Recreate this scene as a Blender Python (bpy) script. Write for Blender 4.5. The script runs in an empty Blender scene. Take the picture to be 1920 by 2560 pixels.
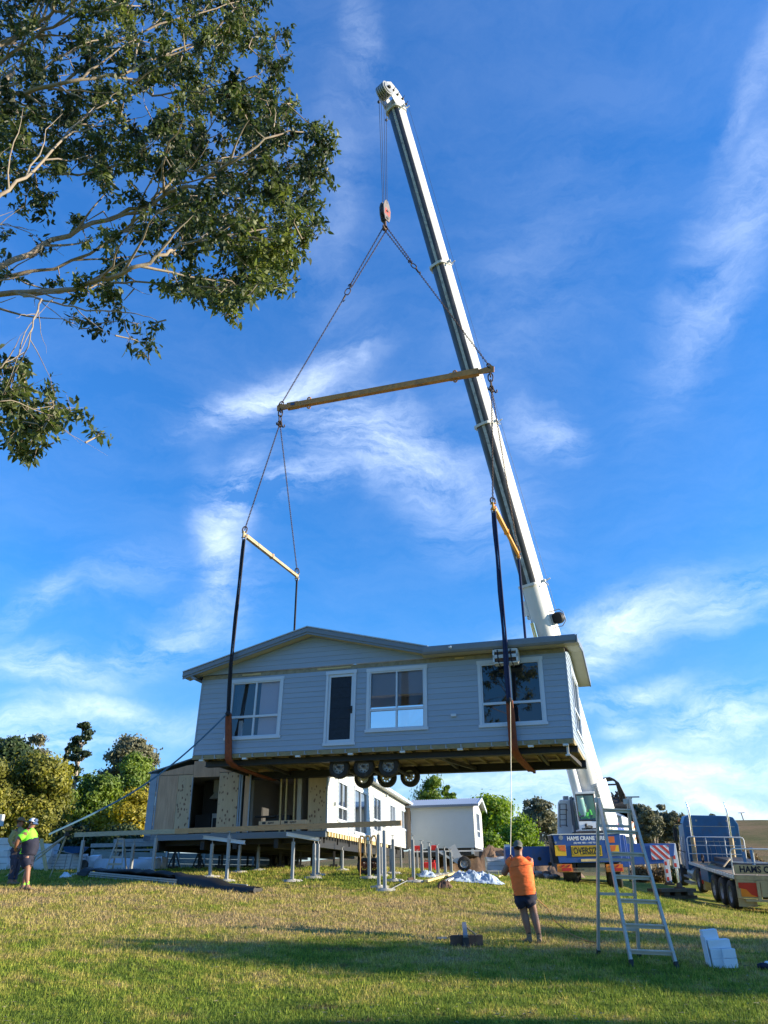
import bpy, bmesh, math, random
from math import sin, cos, tan, atan2, radians, pi, sqrt, exp, floor
from mathutils import Vector, Matrix, Euler, noise
import numpy as np
random.seed(7)
SC = bpy.context.scene
COL = SC.collection
V = Vector

# ------------------------------------------------------------------ camera
F, PITCH, ROLL, CZ = 1873.0, 0.4513, 0.0159, 1.6
_rt = V((1, 0, 0)); _up = V((0, -sin(PITCH), cos(PITCH))); _fw = V((0, cos(PITCH), sin(PITCH)))
RT = _rt * cos(ROLL) - _up * sin(ROLL); UP = _up * cos(ROLL) + _rt * sin(ROLL); FW = _fw
cd = bpy.data.cameras.new('camera'); cam = bpy.data.objects.new('camera', cd); COL.objects.link(cam)
cam.matrix_world = Matrix(((RT.x, UP.x, -FW.x, 0), (RT.y, UP.y, -FW.y, 0), (RT.z, UP.z, -FW.z, CZ), (0, 0, 0, 1)))
cd.sensor_fit = 'HORIZONTAL'; cd.sensor_width = 36; cd.lens = 36 * F / 1920; cd.clip_start = .1; cd.clip_end = 3000
SC.camera = cam

def ray(u, v):
    return FW + RT * ((u - 960) / F) - UP * ((v - 1280) / F)
def at(u, v, Y):
    d = ray(u, v); return d * (Y / d.y) + V((0, 0, CZ))

# ------------------------------------------------------------------ terrain
CP = [(0, 0, 0.0), (-4.5, 10, .22), (4.6, 10, .04), (0, 10, .11), (2.85, 16.5, .36), (1.3, 15.5, .37), (4.6, 14, .20), (5.3, 14, .18),
      (-9.8, 22.5, 1.38), (-10.5, 24, 1.46), (-9.9, 27.4, 1.76), (-7.4, 26.7, 1.68), (-4.9, 25.8, 1.48), (-.2, 24.5, 1.19), (.7, 26, 1.40),
      (2.1, 28, 1.6), (7.2, 33.5, 1.17), (13.1, 32, .16), (15, 40, .75), (11.4, 34, .50), (9.3, 33.5, 1.0), (0, 40, 1.75), (-12, 40, 2.0), (-22, 45, 2.3),
      (3, 46, 1.7), (10, 60, 1.3), (25, 55, .6), (30, 35, -.6), (-14, 12, .9), (14, 14, -.3), (-5, 17, .75), (0, 20, .8), (6, 24, .65), (-25, 25, 2.4), (25, 20, -1.0), (9, 20, .2), (0, 70, 1.7), (40, 70, .6), (-40, 70, 2.6)]
_A = np.array(CP, float)
_K = lambda d2: .5 * d2 * np.log(d2 + 1e-9)
_n = len(_A); _d2 = ((_A[:, None, :2] - _A[None, :, :2]) ** 2).sum(-1)
_S = np.zeros((_n + 3, _n + 3)); _S[:_n, :_n] = _K(_d2) + np.eye(_n) * 4.0; _S[:_n, _n] = 1; _S[:_n, _n + 1:] = _A[:, :2]; _S[_n, :_n] = 1; _S[_n + 1:, :_n] = _A[:, :2].T
_w = np.linalg.solve(_S, np.r_[_A[:, 2], 0, 0, 0])
def ground_np(X, Y):
    X = np.asarray(X, float); Y = np.asarray(Y, float)
    Xc = np.clip(X, -45, 45); Yc = np.clip(Y, -5, 75)
    z = _w[_n] + _w[_n + 1] * Xc + _w[_n + 2] * Yc
    for i in range(_n): z = z + _w[i] * _K((Xc - _A[i, 0]) ** 2 + (Yc - _A[i, 1]) ** 2)
    # hill beyond
    k = np.clip((Y - 95) / 150., 0, 1); k = k * k * (3 - 2 * k)
    side = np.clip((X + 60) / 160., 0.0, 1)
    hz = 15.5 - .012 * np.clip(X, -200, 300) + 1.2 * np.sin(X * .013 + 1) + .6 * np.sin(X * .041)
    z = z + k * side * (hz - z) - .06 * np.clip(Y - 260, 0, 300)
    z = z + .012 * np.sin(X * 2.1 + Y * .7) * np.cos(Y * 1.7 - X * .3) + .02 * np.sin(X * .63) * np.cos(Y * .51)
    return z
def gz(x, y): return float(ground_np(x, y))
def gat(u, v, y0=8, y1=120):
    d = ray(u, v); a = y0
    y = y0
    while y < y1:
        p = d * (y / d.y) + V((0, 0, CZ))
        if p.z < gz(p.x, p.y): break
        y += .5
    lo, hi = max(y - .5, y0), y
    for _ in range(20):
        m = (lo + hi) / 2; p = d * (m / d.y) + V((0, 0, CZ))
        if p.z < gz(p.x, p.y): hi = m
        else: lo = m
    p = d * (hi / d.y) + V((0, 0, CZ)); p.z = gz(p.x, p.y); return p

# ------------------------------------------------------------------ materials
def mat(name, col, rough=.6, metal=0, var=.12, scale=4, bump=0, bscale=30, spec=.5, coords='Object', dirt=None, dscale=2.0, damt=.5, stretch=None):
    m = bpy.data.materials.new(name); m.use_nodes = True; nt = m.node_tree; N = nt.nodes; L = nt.links
    b = N['Principled BSDF']; b.inputs['Roughness'].default_value = rough; b.inputs['Metallic'].default_value = metal
    b.inputs['Specular IOR Level'].default_value = spec
    tc = N.new('ShaderNodeTexCoord'); src = tc.outputs[coords]
    if stretch:
        mp = N.new('ShaderNodeMapping'); mp.inputs['Scale'].default_value = stretch; L.new(src, mp.inputs[0]); src = mp.outputs[0]
    no = N.new('ShaderNodeTexNoise'); no.inputs['Scale'].default_value = scale; no.inputs['Detail'].default_value = 6; no.inputs['Roughness'].default_value = .65
    L.new(src, no.inputs['Vector'])
    mr = N.new('ShaderNodeMapRange'); mr.inputs['From Min'].default_value = .25; mr.inputs['From Max'].default_value = .75
    mr.inputs['To Min'].default_value = 1 - var; mr.inputs['To Max'].default_value = 1 + var; L.new(no.outputs['Fac'], mr.inputs['Value'])
    vm = N.new('ShaderNodeVectorMath'); vm.operation = 'SCALE'; vm.inputs[0].default_value = col[:3]; L.new(mr.outputs[0], vm.inputs['Scale'])
    out = vm.outputs[0]
    if dirt:
        n2 = N.new('ShaderNodeTexNoise'); n2.inputs['Scale'].default_value = dscale; n2.inputs['Detail'].default_value = 8; n2.inputs['Roughness'].default_value = .7
        L.new(src, n2.inputs['Vector'])
        r2 = N.new('ShaderNodeMapRange'); r2.inputs['From Min'].default_value = .5; r2.inputs['From Max'].default_value = .68; r2.inputs['To Max'].default_value = damt
        L.new(n2.outputs['Fac'], r2.inputs['Value'])
        mx = N.new('ShaderNodeMix'); mx.data_type = 'RGBA'; L.new(r2.outputs[0], mx.inputs['Factor']); L.new(out, mx.inputs['A']); mx.inputs['B'].default_value = (*dirt, 1)
        out = mx.outputs['Result']
    L.new(out, b.inputs['Base Color'])
    if bump:
        nb = N.new('ShaderNodeTexNoise'); nb.inputs['Scale'].default_value = bscale; nb.inputs['Detail'].default_value = 4; L.new(src, nb.inputs['Vector'])
        bp = N.new('ShaderNodeBump'); bp.inputs['Strength'].default_value = bump; bp.inputs['Distance'].default_value = .02
        L.new(nb.outputs['Fac'], bp.inputs['Height']); L.new(bp.outputs[0], b.inputs['Normal'])
    return m

def leafmat(name, c1, c2, trans=.35, scale=.6, rough=.5, c3=None):
    m = bpy.data.materials.new(name); m.use_nodes = True; nt = m.node_tree; N = nt.nodes; L = nt.links
    b = N['Principled BSDF']; b.inputs['Roughness'].default_value = rough; b.inputs['Specular IOR Level'].default_value = .4
    tc = N.new('ShaderNodeTexCoord'); no = N.new('ShaderNodeTexNoise'); no.inputs['Scale'].default_value = scale; no.inputs['Detail'].default_value = 3
    L.new(tc.outputs['Object'], no.inputs['Vector'])
    wn = N.new('ShaderNodeTexNoise'); wn.inputs['Scale'].default_value = scale * 14; L.new(tc.outputs['Object'], wn.inputs['Vector'])
    ad = N.new('ShaderNodeMath'); ad.operation = 'MULTIPLY_ADD'; ad.inputs[1].default_value = .6; L.new(wn.outputs['Fac'], ad.inputs[0]); L.new(no.outputs['Fac'], ad.inputs[2])
    cr = N.new('ShaderNodeValToRGB'); cr.color_ramp.elements[0].position = .62; cr.color_ramp.elements[1].position = .98
    cr.color_ramp.elements[0].color = (*c1, 1); cr.color_ramp.elements[1].color = (*c2, 1)
    if c3:
        e = cr.color_ramp.elements.new(.8); e.color = (*c3, 1)
    L.new(ad.outputs[0], cr.inputs[0]); L.new(cr.outputs[0], b.inputs['Base Color'])
    t = N.new('ShaderNodeBsdfTranslucent'); L.new(cr.outputs[0], t.inputs[0])
    hs = N.new('ShaderNodeHueSaturation'); hs.inputs['Value'].default_value = 1.5; hs.inputs['Saturation'].default_value = 1.15; L.new(cr.outputs[0], hs.inputs['Color']); L.new(hs.outputs[0], t.inputs[0])
    mx = N.new('ShaderNodeMixShader'); mx.inputs[0].default_value = trans; L.new(b.outputs[0], mx.inputs[1]); L.new(t.outputs[0], mx.inputs[2])
    L.new(mx.outputs[0], N['Material Output'].inputs[0]); return m

def glassmat(name, tint, see=.5, base=(.02, .025, .03)):
    m = bpy.data.materials.new(name); m.use_nodes = True; nt = m.node_tree; N = nt.nodes; L = nt.links
    b = N['Principled BSDF']; b.inputs['Base Color'].default_value = (*base, 1); b.inputs['Roughness'].default_value = .02; b.inputs['Specular IOR Level'].default_value = .9
    t = N.new('ShaderNodeBsdfTransparent'); t.inputs[0].default_value = (*tint, 1)
    g = N.new('ShaderNodeBsdfGlossy'); g.inputs['Roughness'].default_value = .01
    fr = N.new('ShaderNodeFresnel'); fr.inputs['IOR'].default_value = 1.6
    m1 = N.new('ShaderNodeMixShader'); m1.inputs[0].default_value = see; L.new(b.outputs[0], m1.inputs[1]); L.new(t.outputs[0], m1.inputs[2])
    m2 = N.new('ShaderNodeMixShader'); L.new(fr.outputs[0], m2.inputs[0]); L.new(m1.outputs[0], m2.inputs[1]); L.new(g.outputs[0], m2.inputs[2])
    L.new(m2.outputs[0], N['Material Output'].inputs[0]); return m

MT = {}
def M_(k, *a, **kw): MT[k] = mat(k, *a, **kw)
M_('siding', (.265, .335, .43), .55, var=.10, scale=1.0, stretch=(.22, .22, 5.9), dirt=(.24, .27, .30), dscale=.9, damt=.35)
M_('siding_white', (.52, .53, .51), .6, var=.04, scale=2, dirt=(.52, .52, .48), dscale=1.0, damt=.3)
M_('siding_hut', (.50, .53, .55), .6, var=.04, scale=2)
M_('trim_white', (.50, .57, .66), .45, var=.03)
M_('trim_grey', (.16, .19, .23), .5, var=.06)
M_('fascia', (.16, .19, .23), .45, var=.08, spec=.5)
M_('roof_sheet', (.42, .45, .48), .4, metal=.3, var=.08)
M_('soffit', (.42, .41, .32), .7, var=.05)
M_('band', (.23, .21, .15), .8, var=.35, scale=6)
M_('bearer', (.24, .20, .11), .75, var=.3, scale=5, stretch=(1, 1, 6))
M_('pine', (.52, .40, .20), .75, var=.25, scale=5, stretch=(1, 6, 6))
M_('pine_new', (.70, .52, .24), .7, var=.2, scale=4)
M_('block_dark', (.15, .13, .12), .5, var=.2, scale=5, dirt=(.08, .05, .04), dscale=4, damt=.6)
M_('beam_old', (.42, .36, .24), .75, var=.2, scale=3, stretch=(.4, 8, 8))
M_('beam_lvl', (.46, .27, .12), .7, var=.22, scale=2.5, stretch=(.4, 8, 8), dirt=(.22, .15, .09), dscale=3, damt=.4)
M_('ply', (.50, .33, .22), .75, var=.22, scale=3, stretch=(4, 4, .5), dirt=(.34, .20, .12), dscale=2.5, damt=.5)
M_('black_steel', (.016, .017, .02), .55, var=.3, scale=6)
M_('dark_steel', (.04, .04, .042), .6, metal=.2, var=.3, scale=6, dirt=(.14, .08, .05), dscale=6, damt=.4)
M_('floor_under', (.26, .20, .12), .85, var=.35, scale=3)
M_('galv', (.30, .31, .32), .45, metal=.45, var=.12, scale=10)
M_('galv_dull', (.30, .31, .32), .5, metal=.4, var=.15, scale=10)
M_('alu', (.42, .40, .36), .45, metal=.35, var=.12, scale=9, dirt=(.38, .36, .33), dscale=8, damt=.4)
M_('white_steel', (.58, .59, .59), .4, var=.06, dirt=(.45, .42, .36), dscale=5, damt=.3)
M_('rubber', (.02, .02, .021), .8, var=.3, scale=10, dirt=(.12, .10, .08), dscale=6, damt=.4)
M_('rim', (.30, .30, .30), .5, metal=.3, var=.25, scale=10)
M_('rim_cream', (.62, .60, .50), .5, var=.15, scale=10)
M_('crane_white', (.72, .74, .74), .35, var=.05, scale=3, dirt=(.52, .50, .44), dscale=3, damt=.35)
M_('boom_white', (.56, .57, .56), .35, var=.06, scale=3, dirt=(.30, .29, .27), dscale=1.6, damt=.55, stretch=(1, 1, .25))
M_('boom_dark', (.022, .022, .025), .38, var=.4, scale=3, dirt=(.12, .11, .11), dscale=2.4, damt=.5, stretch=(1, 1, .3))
M_('boom_strip', (.42, .44, .42), .5, var=.2, scale=6, dirt=(.12, .12, .12), dscale=5, damt=.9)
M_('crane_blue', (.02, .085, .32), .4, var=.15, scale=2, dirt=(.10, .10, .11), dscale=2.2, damt=.5)
M_('truck_blue', (.012, .10, .25), .35, var=.15, scale=2, dirt=(.07, .08, .09), dscale=2.5, damt=.5)
M_('rig_yellow', (.50, .22, .05), .6, var=.25, scale=2, dirt=(.16, .09, .04), dscale=2.5, damt=.75)
M_('rig_orange', (.75, .33, .03), .45, var=.12, scale=3, dirt=(.45, .22, .05), dscale=4, damt=.4)
M_('rig_cream', (.42, .32, .18), .55, var=.2, scale=3, dirt=(.20, .10, .05), dscale=2.2, damt=.9)
M_('chain', (.05, .032, .024), .6, metal=.4, var=.4, scale=20)
M_('sling_blue', (.012, .022, .075), .85, var=.4, scale=8, stretch=(6, 6, .6))
M_('sling_black', (.013, .014, .022), .85, var=.4, scale=8)
M_('sleeve', (.20, .055, .025), .85, var=.35, scale=6, dirt=(.09, .03, .02), dscale=5, damt=.6)
M_('strap', (.05, .13, .22), .75, var=.2)
M_('rope', (.62, .58, .42), .85, var=.2)
M_('rope_brown', (.30, .17, .06), .85, var=.2)
M_('wire', (.05, .05, .055), .5, metal=.5)
M_('sign_yellow', (.80, .48, .02), .5, var=.05, scale=6)
M_('sign_black', (.01, .01, .01), .6, var=.1)
M_('sign_red', (.55, .05, .03), .5, var=.12)
M_('sign_orange', (.75, .16, .03), .5, var=.1)
M_('sign_white', (.78, .79, .80), .5, var=.04)
M_('flag_blue', (.02, .07, .35), .5, var=.1)
M_('interior', (.42, .39, .36), .85, var=.06)
M_('interior_dark', (.06, .06, .065), .85, var=.1)
M_('window_sheet', (.52, .46, .52), .9, var=.04)
M_('mesh_door', (.018, .024, .036), .5, var=.3, scale=8, spec=.2)
M_('concrete', (.40, .39, .36), .85, var=.15, scale=5, bump=.3)
M_('concrete_dark', (.30, .29, .26), .9, var=.2, scale=3, bump=.4, dirt=(.16, .15, .12), dscale=1.5, damt=.5)
M_('sleeper', (.11, .085, .06), .9, var=.4, scale=5, bump=.5)
M_('tarp', (.42, .52, .68), .5, var=.15, scale=3)
M_('tarp_white', (.68, .72, .78), .5, var=.06, scale=3)
M_('wrap_white', (.60, .62, .65), .45, var=.05, bump=.4, bscale=9)
M_('poly', (.70, .73, .78), .9, var=.04, scale=5, bump=.15, bscale=60, coords='Generated')
M_('rusty', (.13, .075, .05), .75, metal=.2, var=.35, scale=6)
M_('red_plastic', (.60, .02, .015), .4, var=.1)
M_('barrow', (.02, .10, .32), .45, var=.15)
M_('carton', (.48, .33, .19), .85, var=.1)
M_('bark_pale', (.28, .23, .175), .85, var=.2, scale=3, dirt=(.16, .10, .07), dscale=3, damt=.9, bump=.4, bscale=20, stretch=(1, 1, .4))
M_('bark_dark', (.10, .075, .055), .9, var=.3, scale=4, bump=.6)
M_('bark_grey', (.30, .26, .22), .9, var=.3, scale=3, bump=.4)
M_('soil', (.16, .10, .065), .95, var=.35, scale=2.5, bump=.8, bscale=4, dirt=(.26, .19, .13), dscale=3, damt=.7)
M_('skin', (.26, .125, .08), .55, var=.08, scale=12)
M_('hair', (.02, .015, .012), .8, var=.2)
M_('tee_orange', (.98, .17, .03), .8, var=.12, scale=6, bump=1.0, bscale=9, stretch=(.6, .6, 1.8))
M_('hivis_green', (.24, .80, .04), .75, var=.05, scale=9, bump=.4, bscale=7)
M_('navy', (.012, .014, .035), .85, var=.2, scale=9, bump=.4, bscale=9)
M_('khaki', (.26, .27, .12), .85, var=.15)
M_('denim', (.03, .035, .07), .85, var=.2)
M_('cap_grey', (.10, .105, .09), .85, var=.15)
M_('cap_blue', (.05, .10, .22), .8, var=.1)
M_('cap_white', (.70, .72, .75), .8, var=.05)
M_('hat_brown', (.22, .14, .07), .8, var=.2)
M_('boot', (.22, .15, .09), .8, var=.25)
M_('sock_black', (.015, .015, .015), .9)
M_('chrome', (.75, .76, .78), .15, metal=1, var=.05)
M_('lamp_red', (.50, .02, .015), .3)
M_('lamp_amber', (.80, .22, .02), .3)
M_('hose', (.012, .012, .013), .5)
M_('deck_wood', (.22, .16, .10), .85, var=.35, scale=4)
M_('gums', (.10, .11, .12), .8)
MT['glass'] = glassmat('glass', (.86, .88, .90), .88)
MT['glass_dark'] = glassmat('glass_dark', (.35, .38, .42), .45)
MT['glass_cab'] = glassmat('glass_cab', (.65, .88, .86), .8)

# ------------------------------------------------------------------ mesh builder
WM = {}
class MB:
    def __init__(s): s.v = []; s.f = []; s.mi = []; s.sm = []
    def add(s, vs, fs, mi=0, sm=False):
        o = len(s.v); s.v += [tuple(p) for p in vs]
        for f in fs: s.f.append(tuple(i + o for i in f)); s.mi.append(mi); s.sm.append(sm)
        return s
    def box(s, x0, x1, y0, y1, z0, z1, mi=0, M=None):
        vs = [(x, y, z) for z in (z0, z1) for y in (y0, y1) for x in (x0, x1)]
        if M: vs = [M @ V(p) for p in vs]
        return s.add(vs, [(0, 2, 3, 1), (4, 5, 7, 6), (0, 1, 5, 4), (2, 6, 7, 3), (0, 4, 6, 2), (1, 3, 7, 5)], mi)
    def beam(s, a, b, w, h, up=(0, 0, 1), mi=0):
        a = V(a); b = V(b); d = (b - a).normalized(); up = V(up)
        r = d.cross(up); r = r.normalized() if r.length > 1e-5 else V((1, 0, 0)); u = r.cross(d).normalized()
        r = r * w / 2; u = u * h / 2
        vs = [a - r - u, a + r - u, a + r + u, a - r + u, b - r - u, b + r - u, b + r + u, b - r + u]
        return s.add(vs, [(0, 3, 2, 1), (4, 5, 6, 7), (0, 1, 5, 4), (1, 2, 6, 5), (2, 3, 7, 6), (3, 0, 4, 7)][::1], mi)
    def tube(s, pts, r, n=6, mi=0, caps=True, sm=True):
        pts = [V(p) for p in pts]; R = r if isinstance(r, (list, tuple)) else [r] * len(pts)
        vs = []; u = None
        for i, p in enumerate(pts):
            d = (pts[min(i + 1, len(pts) - 1)] - pts[max(i - 1, 0)]).normalized()
            if u is None:
                u = d.cross(V((0, 0, 1))); u = u.normalized() if u.length > .05 else V((1, 0, 0))
            u = (u - d * u.dot(d)); u = u.normalized() if u.length > 1e-6 else V((1, 0, 0))
            w = d.cross(u)
            for k in range(n):
                a = 2 * pi * k / n; vs.append(p + (u * cos(a) + w * sin(a)) * R[i])
        fs = []
        for i in range(len(pts) - 1):
            for k in range(n):
                fs.append((i * n + k, i * n + (k + 1) % n, (i + 1) * n + (k + 1) % n, (i + 1) * n + k))
        s.add(vs, fs, mi, sm)
        if caps:
            s.add(vs[:n], [tuple(range(n))[::-1]], mi); s.add(vs[-n:], [tuple(range(n))], mi)
        return s
    def cyl(s, a, b, r, n=16, mi=0, r2=None, sm=True): return s.tube([a, b], [r, r if r2 is None else r2], n, mi, True, sm)
    def quad(s, a, b, c, d, mi=0): return s.add([a, b, c, d], [(0, 1, 2, 3)], mi)
    def prism(s, poly, o, ax, ay, az, t, mi=0):
        """poly 2D points in (ax, ay) from o, extruded by az*t"""
        o = V(o); ax = V(ax); ay = V(ay); az = V(az); n = len(poly)
        a = [o + ax * p[0] + ay * p[1] for p in poly]; b = [p + az * t for p in a]
        return s.add(a + b, [tuple(range(n))[::-1], tuple(range(n, 2 * n))] + [(i, (i + 1) % n, n + (i + 1) % n, n + i) for i in range(n)], mi)
    def blob(s, c, r, n=10, m=7, mi=0, sq=(1, 1, 1), seed=0, jit=0):
        c = V(c); vs = []; fs = []
        for i in range(m + 1):
            t = pi * i / m
            for k in range(n):
                a = 2 * pi * k / n; d = V((sin(t) * cos(a) * sq[0], sin(t) * sin(a) * sq[1], cos(t) * sq[2]))
                q = 1 + jit * noise.noise(d * 2 + V((seed, seed * 1.7, 0))); vs.append(c + d * r * q)
        for i in range(m):
            for k in range(n): fs.append((i * n + k, (i + 1) * n + k, (i + 1) * n + (k + 1) % n, i * n + (k + 1) % n))
        return s.add(vs, fs, mi, True)
    def chain(s, a, b, L=.11, W=.075, r=.013, ph=0):
        a = V(a); b = V(b); d = b - a; n = max(2, int(d.length / (L * .74))); d0 = d.normalized()
        u = d0.cross(V((.3, .9, .1))).normalized(); w = d0.cross(u)
        for i in range(n):
            c = a + d * ((i + .5) / n); e = u if (i + ph) % 2 else w; e = (e + (w if (i + ph) % 2 else -u) * .25).normalized()
            pts = []
            for k in range(8):
                t = 2 * pi * (k + .5) / 8; x = cos(t); y = sin(t)
                pts.append(c + d0 * (max(-1, min(1, x * 1.25)) * (L / 2 - r)) + e * (y * (W / 2 - r)))
            nrm = d0.cross(e)
            vs = []
            for k in range(8):
                p = pts[k]; t = (pts[(k + 1) % 8] - pts[k - 1]).normalized(); o = t.cross(nrm)
                vs += [p + nrm * r, p + o * r, p - nrm * r, p - o * r]
            fs = []
            for k in range(8):
                for j in range(4):
                    fs.append((k * 4 + j, k * 4 + (j + 1) % 4, ((k + 1) % 8) * 4 + (j + 1) % 4, ((k + 1) % 8) * 4 + j))
            s.add(vs, fs, 0, True)
        return s
    def ring(s, c, ax, up, L, W, r, n=12, mi=0):
        c = V(c); ax = V(ax).normalized(); up = V(up).normalized()
        pts = [c + ax * (max(-1, min(1, cos(2 * pi * k / n) * 1.2)) * L / 2) + up * (sin(2 * pi * k / n) * W / 2) for k in range(n)]
        pts += pts[:2]
        return s.tube(pts, r, 5, mi, False)
    def build(s, name, mats, parent=None, world=False, bevel=0, local=None):
        me = bpy.data.meshes.new(name)
        vs = s.v
        if parent is not None and world:
            iv = WM[parent.name].inverted(); vs = [tuple(iv @ V(p)) for p in vs]
        elif local is not None:
            iv = local.inverted(); vs = [tuple(iv @ V(p)) for p in vs]
        me.from_pydata(vs, [], s.f)
        if not isinstance(mats, (list, tuple)): mats = [mats]
        for m in mats: me.materials.append(MT[m] if isinstance(m, str) else m)
        me.polygons.foreach_set('material_index', s.mi); me.polygons.foreach_set('use_smooth', s.sm); me.update()
        bm = bmesh.new(); bm.from_mesh(me)
        if len(bm.faces) < 20000: bmesh.ops.recalc_face_normals(bm, faces=bm.faces); bm.to_mesh(me)
        bm.free()
        o = bpy.data.objects.new(name, me); COL.objects.link(o)
        if parent is not None: o.parent = parent; WM[o.name] = WM[parent.name].copy()
        elif local is not None: o.matrix_world = local; WM[o.name] = local.copy()
        else: WM[o.name] = Matrix()
        if bevel:
            md = o.modifiers.new('bevel', 'BEVEL'); md.width = bevel; md.segments = 2; md.limit_method = 'ANGLE'
        return o

def tag(o, label, cat, group=None, kind=None):
    o['label'] = label
    if cat: o['category'] = cat
    if group: o['group'] = group
    if kind: o['kind'] = kind
    return o
def thing(name, label, cat, loc=(0, 0, 0), rot=(0, 0, 0), group=None):
    o = bpy.data.objects.new(name, None); COL.objects.link(o); o.empty_display_size = .2
    o.location = loc; o.rotation_euler = rot
    WM[o.name] = Matrix.Translation(V(loc)) @ Euler(rot).to_matrix().to_4x4()
    return tag(o, label, cat, group)
def solo(mb, name, mats, label, cat, base, group=None, bevel=0, rot=(0, 0, 0)):
    Mx = Matrix.Translation(V(base)) @ Euler(rot).to_matrix().to_4x4()
    o = mb.build(name, mats, local=Mx, bevel=bevel); return tag(o, label, cat, group)
def struct(o): o['kind'] = 'structure'; return o
def copy_tree(o, parent=None):
    c = o.copy(); COL.objects.link(c); c.parent = parent
    for ch in list(o.children): copy_tree(ch, c)
    return c

def textmesh(name, body, size, o, ax, ay, m, parent, world=True, bold=.0, sx=1.0, off=.004, align='CENTER'):
    cu = bpy.data.curves.new(name, 'FONT'); cu.body = body; cu.size = size; cu.align_x = align; cu.align_y = 'CENTER'; cu.offset = bold; cu.extrude = .001
    cu.resolution_u = 3
    t = bpy.data.objects.new(name + '_c', cu); COL.objects.link(t)
    dg = bpy.context.evaluated_depsgraph_get(); me = bpy.data.meshes.new_from_object(t.evaluated_get(dg))
    bpy.data.objects.remove(t); bpy.data.curves.remove(cu)
    ax = V(ax).normalized(); ay = V(ay).normalized(); az = ax.cross(ay); o = V(o)
    P = WM[parent.name].inverted() if world else Matrix()
    for vtx in me.vertices: vtx.co = P @ (o + ax * (vtx.co.x * sx) + ay * vtx.co.y + az * (vtx.co.z + off))
    me.materials.clear(); me.materials.append(MT[m]); me.name = name
    ob = bpy.data.objects.new(name, me); COL.objects.link(ob); ob.parent = parent; WM[ob.name] = WM[parent.name].copy()
    return ob
# ------------------------------------------------------------------ light, sky
SUN_AZ, SUN_EL = radians(-5), radians(14)      # azimuth from +X towards +Y
sv = V((cos(SUN_AZ) * cos(SUN_EL), sin(SUN_AZ) * cos(SUN_EL), sin(SUN_EL)))
sl = bpy.data.lights.new('sun', 'SUN'); so = bpy.data.objects.new('sun', sl); COL.objects.link(so)
sl.energy = 5.0; sl.angle = radians(.5); sl.color = (1.0, .87, .66)
so.rotation_euler = sv.to_track_quat('Z', 'Y').to_euler(); so.location = sv * 100
SC.view_settings.view_transform = 'Standard'; SC.view_settings.look = 'None'; SC.view_settings.gamma = 1; SC.view_settings.exposure = 1.15
w = bpy.data.worlds.new('World'); SC.world = w; w.use_nodes = True
nt = w.node_tree; N = nt.nodes; L = nt.links; bg = N['Background']
sk = N.new('ShaderNodeTexSky'); sk.sky_type = 'NISHITA'; sk.sun_disc = False; sk.sun_elevation = SUN_EL; sk.sun_rotation = pi / 2 - SUN_AZ
sk.air_density = 1.0; sk.dust_density = .3; sk.ozone_density = 2.2
tint = N.new('ShaderNodeVectorMath'); tint.operation = 'MULTIPLY'; L.new(sk.outputs[0], tint.inputs[0]); 
_se = N.new('ShaderNodeSeparateXYZ'); _tc = N.new('ShaderNodeTexCoord'); L.new(_tc.outputs['Generated'], _se.inputs[0])
_rp = N.new('ShaderNodeValToRGB'); L.new(_se.outputs['Z'], _rp.inputs[0]); _rp.color_ramp.elements[0].position = .0; _rp.color_ramp.elements[0].color = (.42, .55, .80, 1); _rp.color_ramp.elements[1].position = .85; _rp.color_ramp.elements[1].color = (.27, .76, 1.32, 1)
_e = _rp.color_ramp.elements.new(.3); _e.color = (.20, .62, 1.06, 1)
_vs = N.new('ShaderNodeVectorMath'); _vs.operation = 'SCALE'; _vs.inputs['Scale'].default_value = 1.5; L.new(_rp.outputs[0], _vs.inputs[0]); L.new(_vs.outputs[0], tint.inputs[1])
tc = N.new('ShaderNodeTexCoord')
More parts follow.
